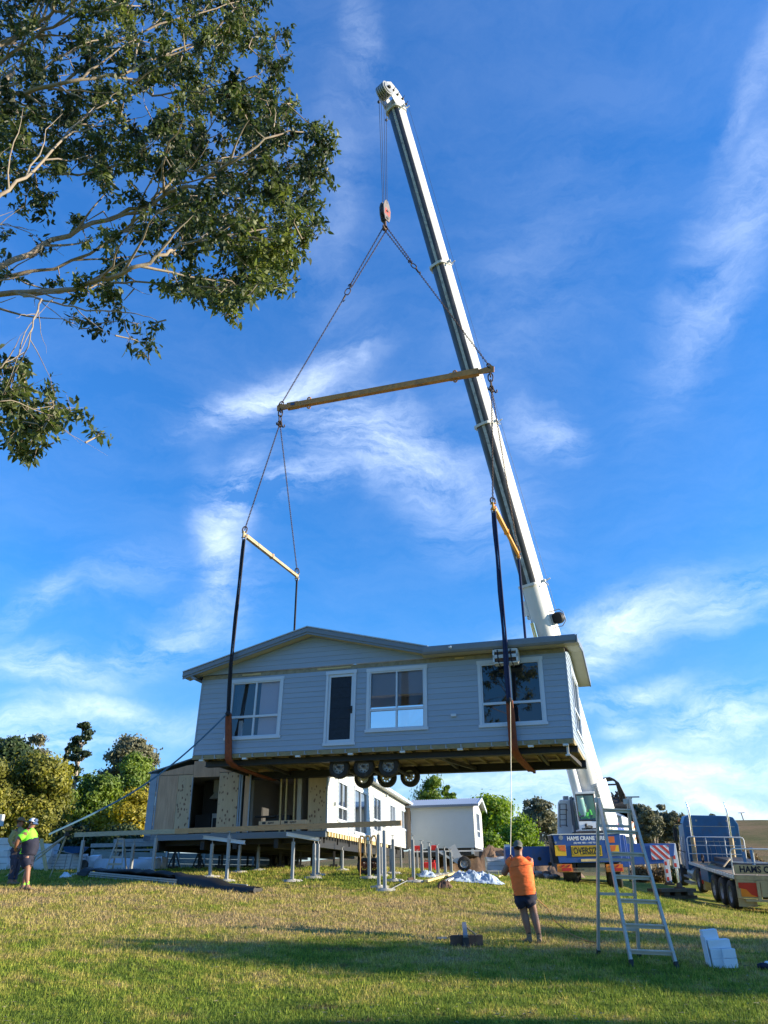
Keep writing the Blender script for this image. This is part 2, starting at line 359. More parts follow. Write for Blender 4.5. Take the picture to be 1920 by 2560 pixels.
# wind-drawn warp of the direction so cloud edges fray
n1 = N.new('ShaderNodeTexNoise'); n1.inputs['Scale'].default_value = 3.2; n1.inputs['Detail'].default_value = 7; n1.inputs['Roughness'].default_value = .6; L.new(tc.outputs['Generated'], n1.inputs['Vector'])
sb = N.new('ShaderNodeVectorMath'); sb.operation = 'SUBTRACT'; L.new(n1.outputs['Color'], sb.inputs[0]); sb.inputs[1].default_value = (.5, .5, .5)
sc_ = N.new('ShaderNodeVectorMath'); sc_.operation = 'SCALE'; L.new(sb.outputs[0], sc_.inputs[0]); sc_.inputs['Scale'].default_value = .15
wd = N.new('ShaderNodeVectorMath'); wd.operation = 'ADD'; L.new(tc.outputs['Generated'], wd.inputs[0]); L.new(sc_.outputs[0], wd.inputs[1])
CL = [(700, 975, 190, 48, -22, .95), (960, 1110, 250, 90, 22, .85), (1350, 1070, 85, 50, 10, .6), (1180, 1250, 160, 120, 40, .35),
      (590, 1270, 120, 60, -55, .9), (760, 1215, 150, 45, -18, .8), (545, 1400, 55, 170, 0, .7), (470, 1570, 170, 60, -32, .55),
      (120, 1665, 190, 42, 18, .85), (330, 1640, 120, 40, -30, .5), (100, 1490, 110, 36, -30, .45), (300, 1440, 200, 60, -10, .22),
      (1560, 1560, 260, 70, -20, .9), (1800, 1500, 220, 60, -18, .65), (1480, 1650, 90, 50, -35, .8), (1590, 1760, 160, 34, -16, .8), (1560, 1840, 70, 30, 0, .8),
      (1830, 1830, 170, 80, -14, 1.0), (1680, 1960, 330, 60, -8, 1.0), (1300, 1990, 330, 55, 0, 1.0), (1880, 1950, 160, 60, -10, 1.1), (1800, 2030, 260, 40, 0, 1.2),
      (1800, 640, 90, 330, 18, .38), (1870, 200, 50, 260, 10, .28), (930, 140, 55, 190, 0, .26), (870, 480, 60, 260, 0, .2), (1300, 800, 200, 420, 30, .12),
      (60, 1810, 160, 45, 0, .8), (300, 1790, 230, 40, 14, .7), (60, 1900, 300, 90, 0, .9), (900, 900, 40, 22, -40, .5), (820, 700, 120, 300, -20, .12), (960, 2080, 1300, 70, 0, .8)]
acc = None
for (u, v, a, b, ang, s) in CL:
    a *= .98; b *= 1.0; s = min(1.05, s * 1.0)
    c = ray(u, v).normalized(); e1 = (ray(u + 50, v).normalized() - c); e2 = (ray(u, v + 50).normalized() - c); k1 = e1.length / 50; k2 = e2.length / 50
    e1.normalize(); e2.normalize(); t = radians(ang)
    d1 = (e1 * cos(t) + e2 * sin(t)) / (a * k1); d2 = (-e1 * sin(t) + e2 * cos(t)) / (b * k2)
    sq = []
    for d in (d1, d2):
        dn = N.new('ShaderNodeVectorMath'); dn.operation = 'DOT_PRODUCT'; L.new(wd.outputs[0], dn.inputs[0]); dn.inputs[1].default_value = d
        m1 = N.new('ShaderNodeMath'); m1.operation = 'SUBTRACT'; L.new(dn.outputs['Value'], m1.inputs[0]); m1.inputs[1].default_value = d.dot(c)
        m2 = N.new('ShaderNodeMath'); m2.operation = 'MULTIPLY'; L.new(m1.outputs[0], m2.inputs[0]); L.new(m1.outputs[0], m2.inputs[1]); sq.append(m2)
    ad = N.new('ShaderNodeMath'); ad.operation = 'ADD'; L.new(sq[0].outputs[0], ad.inputs[0]); L.new(sq[1].outputs[0], ad.inputs[1])
    pw = N.new('ShaderNodeMath'); pw.operation = 'POWER'; pw.inputs[0].default_value = .45; L.new(ad.outputs[0], pw.inputs[1])
    ml = N.new('ShaderNodeMath'); ml.operation = 'MULTIPLY'; L.new(pw.outputs[0], ml.inputs[0]); ml.inputs[1].default_value = s
    if acc is None: acc = ml
    else:
        mx = N.new('ShaderNodeMath'); mx.operation = 'SMOOTH_MAX'; mx.inputs[2].default_value = .06; L.new(acc.outputs[0], mx.inputs[0]); L.new(ml.outputs[0], mx.inputs[1]); acc = mx
# fine wisps: stretched noise on the cloud plane
mp = N.new('ShaderNodeMapping'); L.new(wd.outputs[0], mp.inputs[0]); mp.inputs['Rotation'].default_value = (0, .32, 0); mp.inputs['Scale'].default_value = (1.8, 2.2, 6.5)
n2 = N.new('ShaderNodeTexNoise'); L.new(mp.outputs[0], n2.inputs['Vector']); n2.inputs['Scale'].default_value = 2.0; n2.inputs['Detail'].default_value = 13; n2.inputs['Roughness'].default_value = .68; n2.inputs['Distortion'].default_value = .25
mr = N.new('ShaderNodeMapRange'); mr.inputs['From Min'].default_value = .38; mr.inputs['From Max'].default_value = .66; mr.inputs['To Min'].default_value = .04; mr.inputs['To Max'].default_value = 1.3; L.new(n2.outputs['Fac'], mr.inputs['Value'])
al = N.new('ShaderNodeMath'); al.operation = 'MULTIPLY'; al.use_clamp = True; L.new(acc.outputs[0], al.inputs[0]); L.new(mr.outputs[0], al.inputs[1])
al2 = N.new('ShaderNodeMath'); al2.operation = 'MULTIPLY'; L.new(al.outputs[0], al2.inputs[0]); al2.inputs[1].default_value = .80
mix = N.new('ShaderNodeMix'); mix.data_type = 'RGBA'; L.new(al2.outputs[0], mix.inputs['Factor']); L.new(tint.outputs[0], mix.inputs['A']); mix.inputs['B'].default_value = (6.4, 7.4, 8.9, 1)
L.new(mix.outputs['Result'], bg.inputs[0]); bg.inputs[1].default_value = .088

# ------------------------------------------------------------------ ground
def grid(xs, ys, fz):
    nx, ny = len(xs), len(ys); X, Y = np.meshgrid(xs, ys); Z = fz(X, Y)
    v = np.stack([X, Y, Z], -1).reshape(-1, 3)
    i = np.arange(nx * ny).reshape(ny, nx)
    f = np.stack([i[:-1, :-1], i[:-1, 1:], i[1:, 1:], i[1:, :-1]], -1).reshape(-1, 4)
    return v, f
def meshnp(name, v, f, mats, smooth=True):
    me = bpy.data.meshes.new(name); nv, nf, k = len(v), len(f), f.shape[1]
    me.vertices.add(nv); me.vertices.foreach_set('co', v.astype(np.float32).ravel())
    me.loops.add(nf * k); me.loops.foreach_set('vertex_index', f.astype(np.int32).ravel())
    me.polygons.add(nf); me.polygons.foreach_set('loop_start', np.arange(nf, dtype=np.int32) * k); me.polygons.foreach_set('loop_total', np.full(nf, k, np.int32))
    me.polygons.foreach_set('use_smooth', np.full(nf, smooth)); me.update(calc_edges=True)
    for m in mats: me.materials.append(m)
    o = bpy.data.objects.new(name, me); COL.objects.link(o); WM[o.name] = Matrix(); return o
def axisv(core, step, far, g=1.09):
    a = list(np.arange(core[0], core[1] + 1e-6, step)); s = step; x = core[1]
    while x < far[1]: s *= g; x += s; a.append(x)
    s = step; x = core[0]
    while x > far[0]: s *= g; x -= s; a.insert(0, x)
    return np.array(a)
gv, gf = grid(axisv((-26, 26), .35, (-900, 900)), axisv((4, 52), .35, (-600, 900)), ground_np)
gm = bpy.data.materials.new('grass_ground'); gm.use_nodes = True; nt = gm.node_tree; N = nt.nodes; L = nt.links; b = N['Principled BSDF']; b.inputs['Roughness'].default_value = .95; b.inputs['Specular IOR Level'].default_value = .1
def lawn_color(nt, N, L, sat=1.0):
    """colour field shared by soil-level turf and grass blades (world position)"""
    ge = N.new('ShaderNodeNewGeometry')
    def no(scale, det=5, st=(1, 1, 1), r=.6):
        mp = N.new('ShaderNodeMapping'); mp.inputs['Scale'].default_value = st; L.new(ge.outputs['Position'], mp.inputs[0])
        n = N.new('ShaderNodeTexNoise'); n.inputs['Scale'].default_value = scale; n.inputs['Detail'].default_value = det; n.inputs['Roughness'].default_value = r; L.new(mp.outputs[0], n.inputs['Vector']); return n
    big = no(.42, 6, (1, 1.3, 1)); med = no(2.6, 6); fine = no(26, 4)
    sp = N.new('ShaderNodeSeparateXYZ'); L.new(ge.outputs['Position'], sp.inputs[0])
    # a drier worn belt across the middle distance and a lush strip near the camera
    def mapr(src, a, b_, c, d):
        m = N.new('ShaderNodeMapRange'); m.inputs['From Min'].default_value = a; m.inputs['From Max'].default_value = b_; m.inputs['To Min'].default_value = c; m.inputs['To Max'].default_value = d; L.new(src, m.inputs['Value']); return m
    belt1 = mapr(sp.outputs['Y'], 11, 17, -.10, .16); belt2 = mapr(sp.outputs['Y'], 22.5, 26, 0, -.16)
    def mth(op, a, b_):
        m = N.new('ShaderNodeMath'); m.operation = op
        for i, x in enumerate((a, b_)):
            if isinstance(x, (int, float)): m.inputs[i].default_value = x
            else: L.new(x, m.inputs[i])
        return m.outputs[0]
    t = mth('ADD', big.outputs['Fac'], mth('MULTIPLY', mth('SUBTRACT', med.outputs['Fac'], .5), 1.0))
    t = mth('ADD', t, mth('ADD', belt1.outputs[0], belt2.outputs[0]))
    t = mth('ADD', t, mth('MULTIPLY', mth('SUBTRACT', fine.outputs['Fac'], .5), .5))
    cr = N.new('ShaderNodeValToRGB'); E_ = cr.color_ramp.elements; E_[0].position = .30; E_[0].color = (.125, .18, .026, 1); E_[1].position = .80; E_[1].color = (.42, .31, .15, 1)
    for p, c in ((.44, (.20, .26, .032, 1)), (.55, (.33, .31, .06, 1)), (.66, (.40, .33, .11, 1))):
        e = E_.new(p); e.color = c
    L.new(t, cr.inputs[0])
    # bare soil scuffs
    sc = no(.8, 7, (1, 2.6, 1), .72); m = mapr(sc.outputs['Fac'], .57, .66, 0, .75)
    mx = N.new('ShaderNodeMix'); mx.data_type = 'RGBA'; L.new(m.outputs[0], mx.inputs['Factor']); L.new(cr.outputs[0], mx.inputs['A']); mx.inputs['B'].default_value = (.17, .11, .065, 1)
    far = mapr(sp.outputs['Y'], 70, 110, 0, 1)
    m2 = N.new('ShaderNodeMix'); m2.data_type = 'RGBA'; L.new(far.outputs[0], m2.inputs['Factor']); L.new(mx.outputs['Result'], m2.inputs['A'])
    fn = no(.05, 8, (1, 1, 1), .7); fr = N.new('ShaderNodeValToRGB'); fr.color_ramp.elements[0].color = (.12, .12, .04, 1); fr.color_ramp.elements[0].position = .35; fr.color_ramp.elements[1].color = (.25, .17, .085, 1); fr.color_ramp.elements[1].position = .6
    L.new(fn.outputs['Fac'], fr.inputs[0]); L.new(fr.outputs[0], m2.inputs['B'])
    return m2.outputs['Result'], fine
c_, fine_ = lawn_color(nt, N, L)
vm = N.new('ShaderNodeVectorMath'); vm.operation = 'SCALE'; L.new(c_, vm.inputs[0])
fm = N.new('ShaderNodeTexNoise'); ge = N.new('ShaderNodeNewGeometry'); L.new(ge.outputs['Position'], fm.inputs['Vector']); fm.inputs['Scale'].default_value = 34; fm.inputs['Detail'].default_value = 5
mr_ = N.new('ShaderNodeMapRange'); mr_.inputs['From Min'].default_value = .35; mr_.inputs['From Max'].default_value = .65; mr_.inputs['To Min'].default_value = .35; mr_.inputs['To Max'].default_value = 1.25; L.new(fm.outputs['Fac'], mr_.inputs['Value']); L.new(mr_.outputs[0], vm.inputs['Scale'])
L.new(vm.outputs[0], b.inputs['Base Color'])
bp = N.new('ShaderNodeBump'); bp.inputs['Strength'].default_value = .9; bp.inputs['Distance'].default_value = .05; L.new(fm.outputs['Fac'], bp.inputs['Height']); L.new(bp.outputs[0], b.inputs['Normal'])
ground = meshnp('ground', gv, gf, [gm]); struct(ground)

# mown grass blades over the near lawn
bm_ = bpy.data.materials.new('grass_blades'); bm_.use_nodes = True; nt = bm_.node_tree; N = nt.nodes; L = nt.links; b = N['Principled BSDF']; b.inputs['Roughness'].default_value = .7; b.inputs['Specular IOR Level'].default_value = .2
c_, fine_ = lawn_color(nt, N, L)
at_ = N.new('ShaderNodeAttribute'); at_.attribute_name = 'shade'; vm = N.new('ShaderNodeVectorMath'); vm.operation = 'SCALE'; L.new(c_, vm.inputs[0]); L.new(at_.outputs['Fac'], vm.inputs['Scale']); L.new(vm.outputs[0], b.inputs['Base Color'])
tr = N.new('ShaderNodeBsdfTranslucent'); L.new(vm.outputs[0], tr.inputs[0]); ms = N.new('ShaderNodeMixShader'); ms.inputs[0].default_value = .35; L.new(b.outputs[0], ms.inputs[1]); L.new(tr.outputs[0], ms.inputs[2]); L.new(ms.outputs[0], N['Material Output'].inputs[0])
rng = np.random.default_rng(3)
NB = 300000
yy = 9.0 * (34 / 9.0) ** (rng.random(NB) ** .95); xx = (rng.random(NB) - .5) * 1.06 * yy
cl = np.array([noise.noise(V((x * 1.6, y * 1.6, 0))) for x, y in zip(xx[::10], yy[::10])]).repeat(10)[:NB]
zz = ground_np(xx, yy) - .004
hh = (.022 + .035 * rng.random(NB)) * (1 + 1.3 * np.clip(cl, -.5, 1)) * np.where(rng.random(NB) < .03, 1.9, 1) * (yy / 12) ** .35; ww = (.0045 + .004 * rng.random(NB)) * (yy / 11) ** .9
an = rng.random(NB) * 2 * pi; ln = rng.random(NB) * .9; la = rng.random(NB) * 2 * pi
v = np.zeros((NB, 3, 3)); dxn = np.cos(an) * ww; dyn = np.sin(an) * ww
v[:, 0] = np.stack([xx - dxn, yy - dyn, zz], -1); v[:, 1] = np.stack([xx + dxn, yy + dyn, zz], -1)
v[:, 2] = np.stack([xx + np.cos(la) * hh * ln, yy + np.sin(la) * hh * ln, zz + hh], -1)
gr = meshnp('grass', v.reshape(-1, 3), np.arange(NB * 3).reshape(-1, 3), [bm_], False)
a_ = gr.data.attributes.new('shade', 'FLOAT', 'POINT'); a_.data.foreach_set('value', (.55 + .95 * rng.random(NB)).repeat(3).astype(np.float32))
tag(gr, 'short mown grass, part green and part dry, over the sloping yard', 'grass', kind='stuff')

# fallen leaves and bark litter
NL = 900; yy = 9.5 + 16 * rng.random(NL) ** 1.4; xx = (rng.random(NL) - .5) * 1.0 * yy; zz = ground_np(xx, yy) + .012 + .02 * rng.random(NL)
an = rng.random(NL) * 2 * pi; sz = .02 + .035 * rng.random(NL); tl_n = (rng.random(NL) - .5) * .03
v = np.zeros((NL, 4, 3))
for k, (a_0, r_0) in enumerate(((0, 1), (.5, .35), (1, 1), (1.5, .35))): v[:, k] = np.stack([xx + np.cos(an + a_0 * pi) * sz * r_0, yy + np.sin(an + a_0 * pi) * sz * r_0, zz + (tl_n if k % 2 else 0)], -1)
lt = meshnp('leaf_litter', v.reshape(-1, 3), np.arange(NL * 4).reshape(-1, 4), [MT['bearer']], False); tag(lt, 'scattered fallen leaves and bark bits on the lawn', 'leaf litter', kind='stuff')
# ------------------------------------------------------------------ cladding and openings
def siding(mb, O, A, Z, Nn, z0, z1, Lf, Rf, holes=(), h=.17, lap=.014, mi=0):
    """lapped weatherboards on plane O + A*a + Z*z with outward normal Nn; Lf/Rf give the limits at height z"""
    O = V(O); A = V(A); Z = V(Z); Nn = V(Nn)
    cuts = {z0, z1}; k = 0
    while z0 + k * h < z1: cuts.add(round(z0 + k * h, 4)); k += 1
    for hl in holes:
        for z in hl[2:]:
            if z0 < z < z1: cuts.add(z)
    cuts = sorted(cuts)
    for a, b in zip(cuts[:-1], cuts[1:]):
        if b - a < 1e-4: continue
        zb = z0 + floor((a - z0) / h + 1e-6) * h
        off = lambda z: lap * (1 - (z - zb) / h) + .004
        zm = (a + b) / 2; segs = [(None, None)]; hs = sorted([hl for hl in holes if hl[2] < zm < hl[3]])
        lim = []; cur = None
        for hl in hs: lim.append((cur, hl[0])); cur = hl[1]
        lim.append((cur, None))
        for l, r in lim:
            la = Lf(a) if l is None else l; lb = Lf(b) if l is None else l; ra = Rf(a) if r is None else r; rb = Rf(b) if r is None else r
            if ra - la < 1e-3: continue
            rb = max(rb, lb)
            P = lambda x, z, o: O + A * x + Z * z + Nn * o
            mb.quad(P(la, a, off(a)), P(ra, a, off(a)), P(rb, b, off(b)), P(lb, b, off(b)), mi)
            if abs(a - zb) < 1e-5: mb.quad(P(la, a, 0), P(ra, a, 0), P(ra, a, off(a)), P(la, a, off(a)), mi)

def window(parent, O, A, Nn, a0, a1, z0, z1, trans=None, mull=True, glass='glass', trim='trim_white', name='window', low=True, tw=.09):
    O = V(O); A = V(A); Nn = V(Nn); Z = V((0, 0, 1)); f = MB()
    def bx(x0, x1, y0, y1, n0, n1, mi=0):
        c = [O + A * x + Z * z + Nn * n for z in (y0, y1) for n in (n0, n1) for x in (x0, x1)]
        f.add(c, [(0, 2, 3, 1), (4, 5, 7, 6), (0, 1, 5, 4), (2, 6, 7, 3), (0, 4, 6, 2), (1, 3, 7, 5)], mi)
    t = tw
    bx(a0 - .02, a1 + .02, z1 - t, z1 + .02, -.01, .045); bx(a0 - .03, a1 + .03, z0 - .02, z0 + t * .7, -.01, .055)
    bx(a0, a0 + t, z0 + t * .7, z1 - t, -.01, .04); bx(a1 - t, a1, z0 + t * .7, z1 - t, -.01, .04)
    s = .045; i0, i1, j0, j1 = a0 + t, a1 - t, z0 + t * .7, z1 - t
    bx(i0, i1, j1 - s, j1, -.06, .02, 1); bx(i0, i1, j0, j0 + s, -.06, .02, 1); bx(i0, i0 + s, j0 + s, j1 - s, -.06, .02, 1); bx(i1 - s, i1, j0 + s, j1 - s, -.06, .02, 1)
    m = (i0 + i1) / 2
    if mull: bx(m - s * .6, m + s * .6, (j0 if low or trans is None else trans) + s, j1 - s, -.055, .016, 1)
    if trans: bx(i0 + s, i1 - s, trans - s * .8, trans + s * .8, -.058, .024, 1)
    fr = f.build(name, [trim, 'trim_white'], parent)
    g = MB(); c = [O + A * x + Z * z - Nn * .03 for x, z in ((i0, j0), (i1, j0), (i1, j1), (i0, j1))]; g.quad(*c); g.build('pane', glass, fr)
    return fr

# ------------------------------------------------------------------ the house in the air
HL, HW, HH = 12.45, 3.87, 2.55
hung = thing('house', 'pale blue grey weatherboard house section with front gable hanging in slings above the ground', 'house', (5.3235, 22.2252, 3.4606 + CZ), (-.0339, .0189, -.3157))
ex, ey, ez = V((1, 0, 0)), V((0, 1, 0)), V((0, 0, 1))
WIN = [(-11.33, -9.31, .45, 2.44), (-6.33, -4.32, .47, 2.46), (-2.69, -.69, .44, 2.44)]
DOOR = (-7.75, -6.70, .13, 2.46)
wm = MB()
holes = [(a + .03, b - .03, c + .03, d - .03) for a, b, c, d in WIN + [DOOR]]
siding(wm, (0, 0, 0), ex, ez, -ey, 0, HH - .02, lambda z: -HL, lambda z: 0, holes)
rs = (1.25, 3.35, .45, 2.42)
siding(wm, (0, 0, 0), ey, ez, ex, 0, HH - .02, lambda z: 0, lambda z: HW, [rs])
# right gable end above the wall plate
siding(wm, (0, 0, 0), ey, ez, ex, HH, 3.10, lambda z: (z - HH) / .55 * 1.9 + .0, lambda z: HW - (z - HH) / .55 * 1.97)
# back and left walls, openings at the rear let the sky through
siding(wm, (0, HW, 0), ex, ez, ey, 0, HH, lambda z: -HL, lambda z: 0, [(-8.05, -5.1, 1.05, 2.15)])
siding(wm, (-HL, 0, 0), ey, ez, -ex, 0, HH, lambda z: 0, lambda z: HW)
wall = wm.build('wall', 'siding', hung)
# front gable
gm_ = MB(); gl = lambda z: -12.42 + (z - 2.68) / (3.72 - 2.68) * 4.07; gr_ = lambda z: -4.05 - (z - 2.68) / (3.72 - 2.68) * 4.25
siding(gm_, (0, -.05, 0), ex, ez, -ey, 2.68, 3.71, gl, gr_)
gm_.build('gable', 'siding', hung, local=None)
# interior lining, floor, ceiling, partitions, blinds, dark sheets for the unlit rooms
im = MB(); im.box(-HL + .02, -.02, .1, HW - .03, HH - .08, HH - .05); im.box(-HL + .02, -.02, .02, HW - .02, 0, .03)
for (a, b, c, d) in [(-HL + .03, -8.07, .03, HH), (-5.08, -.03, .03, HH), (-8.07, -5.08, .03, 1.03), (-8.07, -5.08, 2.17, HH)]: im.box(a, b, HW - .05, HW - .03, c, d)
for x in (-8.2, -3.4): im.box(x, x + .08, .1, HW - .06, .03, HH - .08)
im.build('lining', 'interior', hung)
bl = MB(); bl.box(-10.2, -9.4, .12, .13, .5, 2.4); bl.build('curtain_or_dark_sheet', 'window_sheet', hung); bl = MB(); bl.box(-11.2, -10.25, .3, .31, .5, 2.4); bl.build('curtain_or_dark_sheet', 'interior_dark', hung); bl = MB(); bl.box(-10.95, -10.8, .16, .2, .52, 1.1); bl.build('curtain_edge', 'trim_white', hung)  # pale one is the curtain, dark one paints the unlit room
bl = MB(); bl.box(-6.25, -4.4, .12, .13, 1.62, 2.42); bl.build('window_sheet', 'window_sheet', hung)  # pale blind over the upper panes
bl = MB(); bl.box(-2.62, -.76, .5, .52, .45, 2.42); bl.build('window_sheet', 'interior_dark', hung)  # unlit room behind the right window, painted as a dark sheet
wo = [window(hung, (0, 0, 0), ex, -ey, *WIN[0], trans=1.18, glass='glass'), window(hung, (0, 0, 0), ex, -ey, *WIN[1], trans=1.14, glass='glass'), window(hung, (0, 0, 0), ex, -ey, *WIN[2], trans=1.12, glass='glass_dark')]
window(hung, (0, 0, 0), ey, ex, *rs, trans=1.2, glass='glass_dark')
# louvre screen door
d = MB(); a0, a1, z0, z1 = DOOR
def fx(mb, x0, x1, y0, y1, n0, n1, mi=0): mb.box(x0, x1, -n1, -n0, y0, y1, mi)
fx(d, a0, a0 + .08, z0, z1, -.02, .05); fx(d, a1 - .08, a1, z0, z1, -.02, .05); fx(d, a0 - .02, a1 + .02, z1 - .08, z1 + .03, -.02, .055); fx(d, a0 - .02, a1 + .02, z0 - .03, z0 + .06, -.02, .06)
do = d.build('door', 'trim_white', hung)
d = MB(); b0, b1, c0, c1 = a0 + .085, a1 - .085, z0 + .065, z1 - .085
fx(d, b0, b0 + .075, c0, c1, -.04, .02); fx(d, b1 - .075, b1, c0, c1, -.04, .02); fx(d, b0 + .075, b1 - .075, c1 - .085, c1, -.04, .02); fx(d, b0 + .075, b1 - .075, c0, c0 + .085, -.04, .02)
d.build('door_leaf', 'trim_white', do)
d = MB(); fx(d, b0 + .075, b1 - .075, c0 + .085, c1 - .085, -.03, -.01)
for k in range(5): z = c0 + .42 + k * .33; fx(d, b0 + .1, b1 - .1, z, z + .012, -.01, -.002)
d.build('screen', 'mesh_door', do)
d = MB(); d.tube([(b1 - .05, -.02, 1.2), (b1 - .05, -.07, 1.2), (b1 - .16, -.07, 1.2)], .014); fx(d, b1 - .08, b1 - .02, 1.08, 1.32, .02, .03); d.build('handle', 'sign_black', do)
# timber band over the wall, bearer and brackets under it
b_ = MB(); b_.box(-HL, 0.0, -.012, .05, HH - .02, 2.67)
for x0, x1 in ((-10.9, -10.2), (-8.1, -6.9), (-3.4, -3.1)): b_.box(x0, x1, -.024, -.013, 2.58, 2.63, 1)
b_.build('wall_plate', ['band', 'pine'], hung)
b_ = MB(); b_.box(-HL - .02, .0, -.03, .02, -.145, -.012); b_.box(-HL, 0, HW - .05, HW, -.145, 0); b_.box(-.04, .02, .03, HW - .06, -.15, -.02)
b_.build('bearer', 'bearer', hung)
x = -HL + .35
while x < -.1:
    b_ = MB(); b_.box(x, x + .035, -.05, -.031, -.115, -.02); b_.box(x, x + .09, -.05, -.031, -.135, -.115); x += .463; b_.build('bracket', 'galv_dull', hung)
for x in (-12.2, -10.6, -8.7, -6.9, -5.2, -3.4, -1.3, -.3): b_ = MB(); b_.box(x, x + .16, -.04, .06, -.20, -.147); b_.build('packer', 'white_steel', hung)
# floor underside and joists
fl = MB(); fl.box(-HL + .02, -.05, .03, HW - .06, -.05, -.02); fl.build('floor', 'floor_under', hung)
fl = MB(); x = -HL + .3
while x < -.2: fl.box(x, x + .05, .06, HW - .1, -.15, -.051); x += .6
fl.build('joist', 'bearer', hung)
for y0, y1, z0, z1 in ((.42, .56, -.30, -.151), (3.02, 3.16, -.36, -.151)):
    c = MB(); c.box(-HL + .25, -.05 + .12, y0, y1, z0, z1); c.box(-HL + .25, .07, y0 - .06, y1 + .06, z0 - .015, z0); c.box(-HL + .25, .07, y0 - .06, y1 + .06, z1, z1 + .012)
    c.build('chassis_beam', 'black_steel', hung)
for a_, b2_, w_ in [((x, .57, -.22), (x, 3.0, -.24), .09) for x in (-11.9, -10.3, -4.1, -1.1)] + [((-4.4, .6, -.2), (-3.5, 3.0, -.28), .1), ((-.35, .6, -.2), (-.10, 3.3, -.3), .12)]:
    c = MB(); c.beam(a_, b2_, w_, w_); c.build('cross_member', 'dark_steel', hung)
c = MB(); c.box(-.22, -.16, .1, .16, -.42, -.15); c.box(-.26, -.12, .08, .12, -.46, -.42); c.build('leg_stub', 'white_steel', hung)
# trailer axles and wheels
for i, x in enumerate((-7.44, -6.6, -5.77)):
    a = MB(); a.cyl((x, .5, -.46), (x, 3.1, -.46), .045, 10); a.beam((x - .3, .62, -.34), (x + .3, .62, -.34), .06, .05); a.beam((x - .3, 2.9, -.36), (x + .3, 2.9, -.36), .06, .05)
    a.build('axle', 'dark_steel', hung)
def wheel(parent, c, r, w, axis, rim='rim', name='wheel', outward=-1, ns=24, holes=8, rr=.58):
    c = V(c); ax = V(axis).normalized(); u = ax.cross(V((0, 0, 1))).normalized(); q = ax.cross(u)
    prof = [(rr * r, -.5), (.9 * r, -.52), (.985 * r, -.42), (r, -.25), (r, .25), (.985 * r, .42), (.9 * r, .52), (rr * r, .5)]
    m = MB(); vs = []; fs = []; n = len(prof)
    for k in range(ns):
        a = 2 * pi * k / ns; e = u * cos(a) + q * sin(a)
        for rad, t in prof: vs.append(c + e * rad + ax * (t * w))
    for k in range(ns):
        for j in range(n - 1): fs.append((k * n + j, k * n + j + 1, ((k + 1) % ns) * n + j + 1, ((k + 1) % ns) * n + j))
    m.add(vs, fs, 0, True); t = m.build(name, 'rubber', parent)
    # dished rim with real holes: ring segments
    m = MB(); R2 = rr * r; ri = R2 * .84; rh0, rh1 = R2 * .60, R2 * .78; rc = R2 * .30; d = ax * (outward * w * .18); dd = ax * (outward * w * .42)
    K = holes * 2
    def P(rad, a, o): return c + (u * cos(a) + q * sin(a)) * rad + o
    for k in range(ns):
        a, b = 2 * pi * k / ns, 2 * pi * (k + 1) / ns; m.quad(P(R2, a, dd), P(R2, b, dd), P(ri, b, d), P(ri, a, d))
        m.quad(P(R2 * 1.04, a, dd * 1.1), P(R2 * 1.04, b, dd * 1.1), P(R2, b, dd), P(R2, a, dd))
    for k in range(K):
        a, b = 2 * pi * k / K, 2 * pi * (k + 1) / K; mda = (a + b) / 2
        m.quad(P(ri, a, d), P(ri, b, d), P(rh1, b, d), P(rh1, a, d)); m.quad(P(rh0, a, d), P(rh0, b, d), P(rc, b, d), P(rc, a, d))
        if k % 2 == 0: m.quad(P(rh1, a, d), P(rh1, b, d), P(rh0, b, d), P(rh0, a, d))
    m.cyl(c + d * .6, c + dd * 1.05, rc * .95, 10); m.build('rim', rim, t); return t
for y, rim in ((.68, 'rim'), (2.98, 'rim_cream')):
    for x in (-7.44, -6.6, -5.77): wheel(hung, (x, y, -.47), .335, .21, (0, 1, 0), rim, outward=-1)
# roof
EY = -.47; AX = -8.36
def slopeL(x): return 2.74 + (x + 12.98) / (AX + 12.98) * (3.96 - 2.74)
rf = MB()
for (x0, z0, x1, z1) in ((-13.0, 2.74, AX, 3.96), (AX, 3.96, -4.15, 2.91)):
    rf.add([(x0, EY - .03, z0), (x1, EY - .03, z1), (x1, HW + .3, z1), (x0, HW + .3, z0), (x0, EY - .03, z0 + .035), (x1, EY - .03, z1 + .035), (x1, HW + .3, z1 + .035), (x0, HW + .3, z0 + .035)],
           [(0, 1, 2, 3), (4, 7, 6, 5), (0, 4, 5, 1), (2, 6, 7, 3), (0, 3, 7, 4), (1, 5, 6, 2)])
# low main roof over the right part with its ridge along the house
rz0, rz1 = 2.86, 3.20
for (y0, z0, y1, z1) in ((-.46, rz0, 1.75, rz1), (1.75, rz1, HW + .35, 2.66)):
    rf.add([(-4.6, y0, z0), (.42, y0, z0), (.42, y1, z1), (-4.6, y1, z1), (-4.6, y0, z0 + .03), (.42, y0, z0 + .03), (.42, y1, z1 + .03), (-4.6, y1, z1 + .03)],
           [(0, 3, 2, 1), (4, 5, 6, 7), (0, 1, 5, 4), (2, 3, 7, 6), (1, 2, 6, 5), (3, 0, 4, 7)])
roof = rf.build('roof', 'roof_sheet', hung)
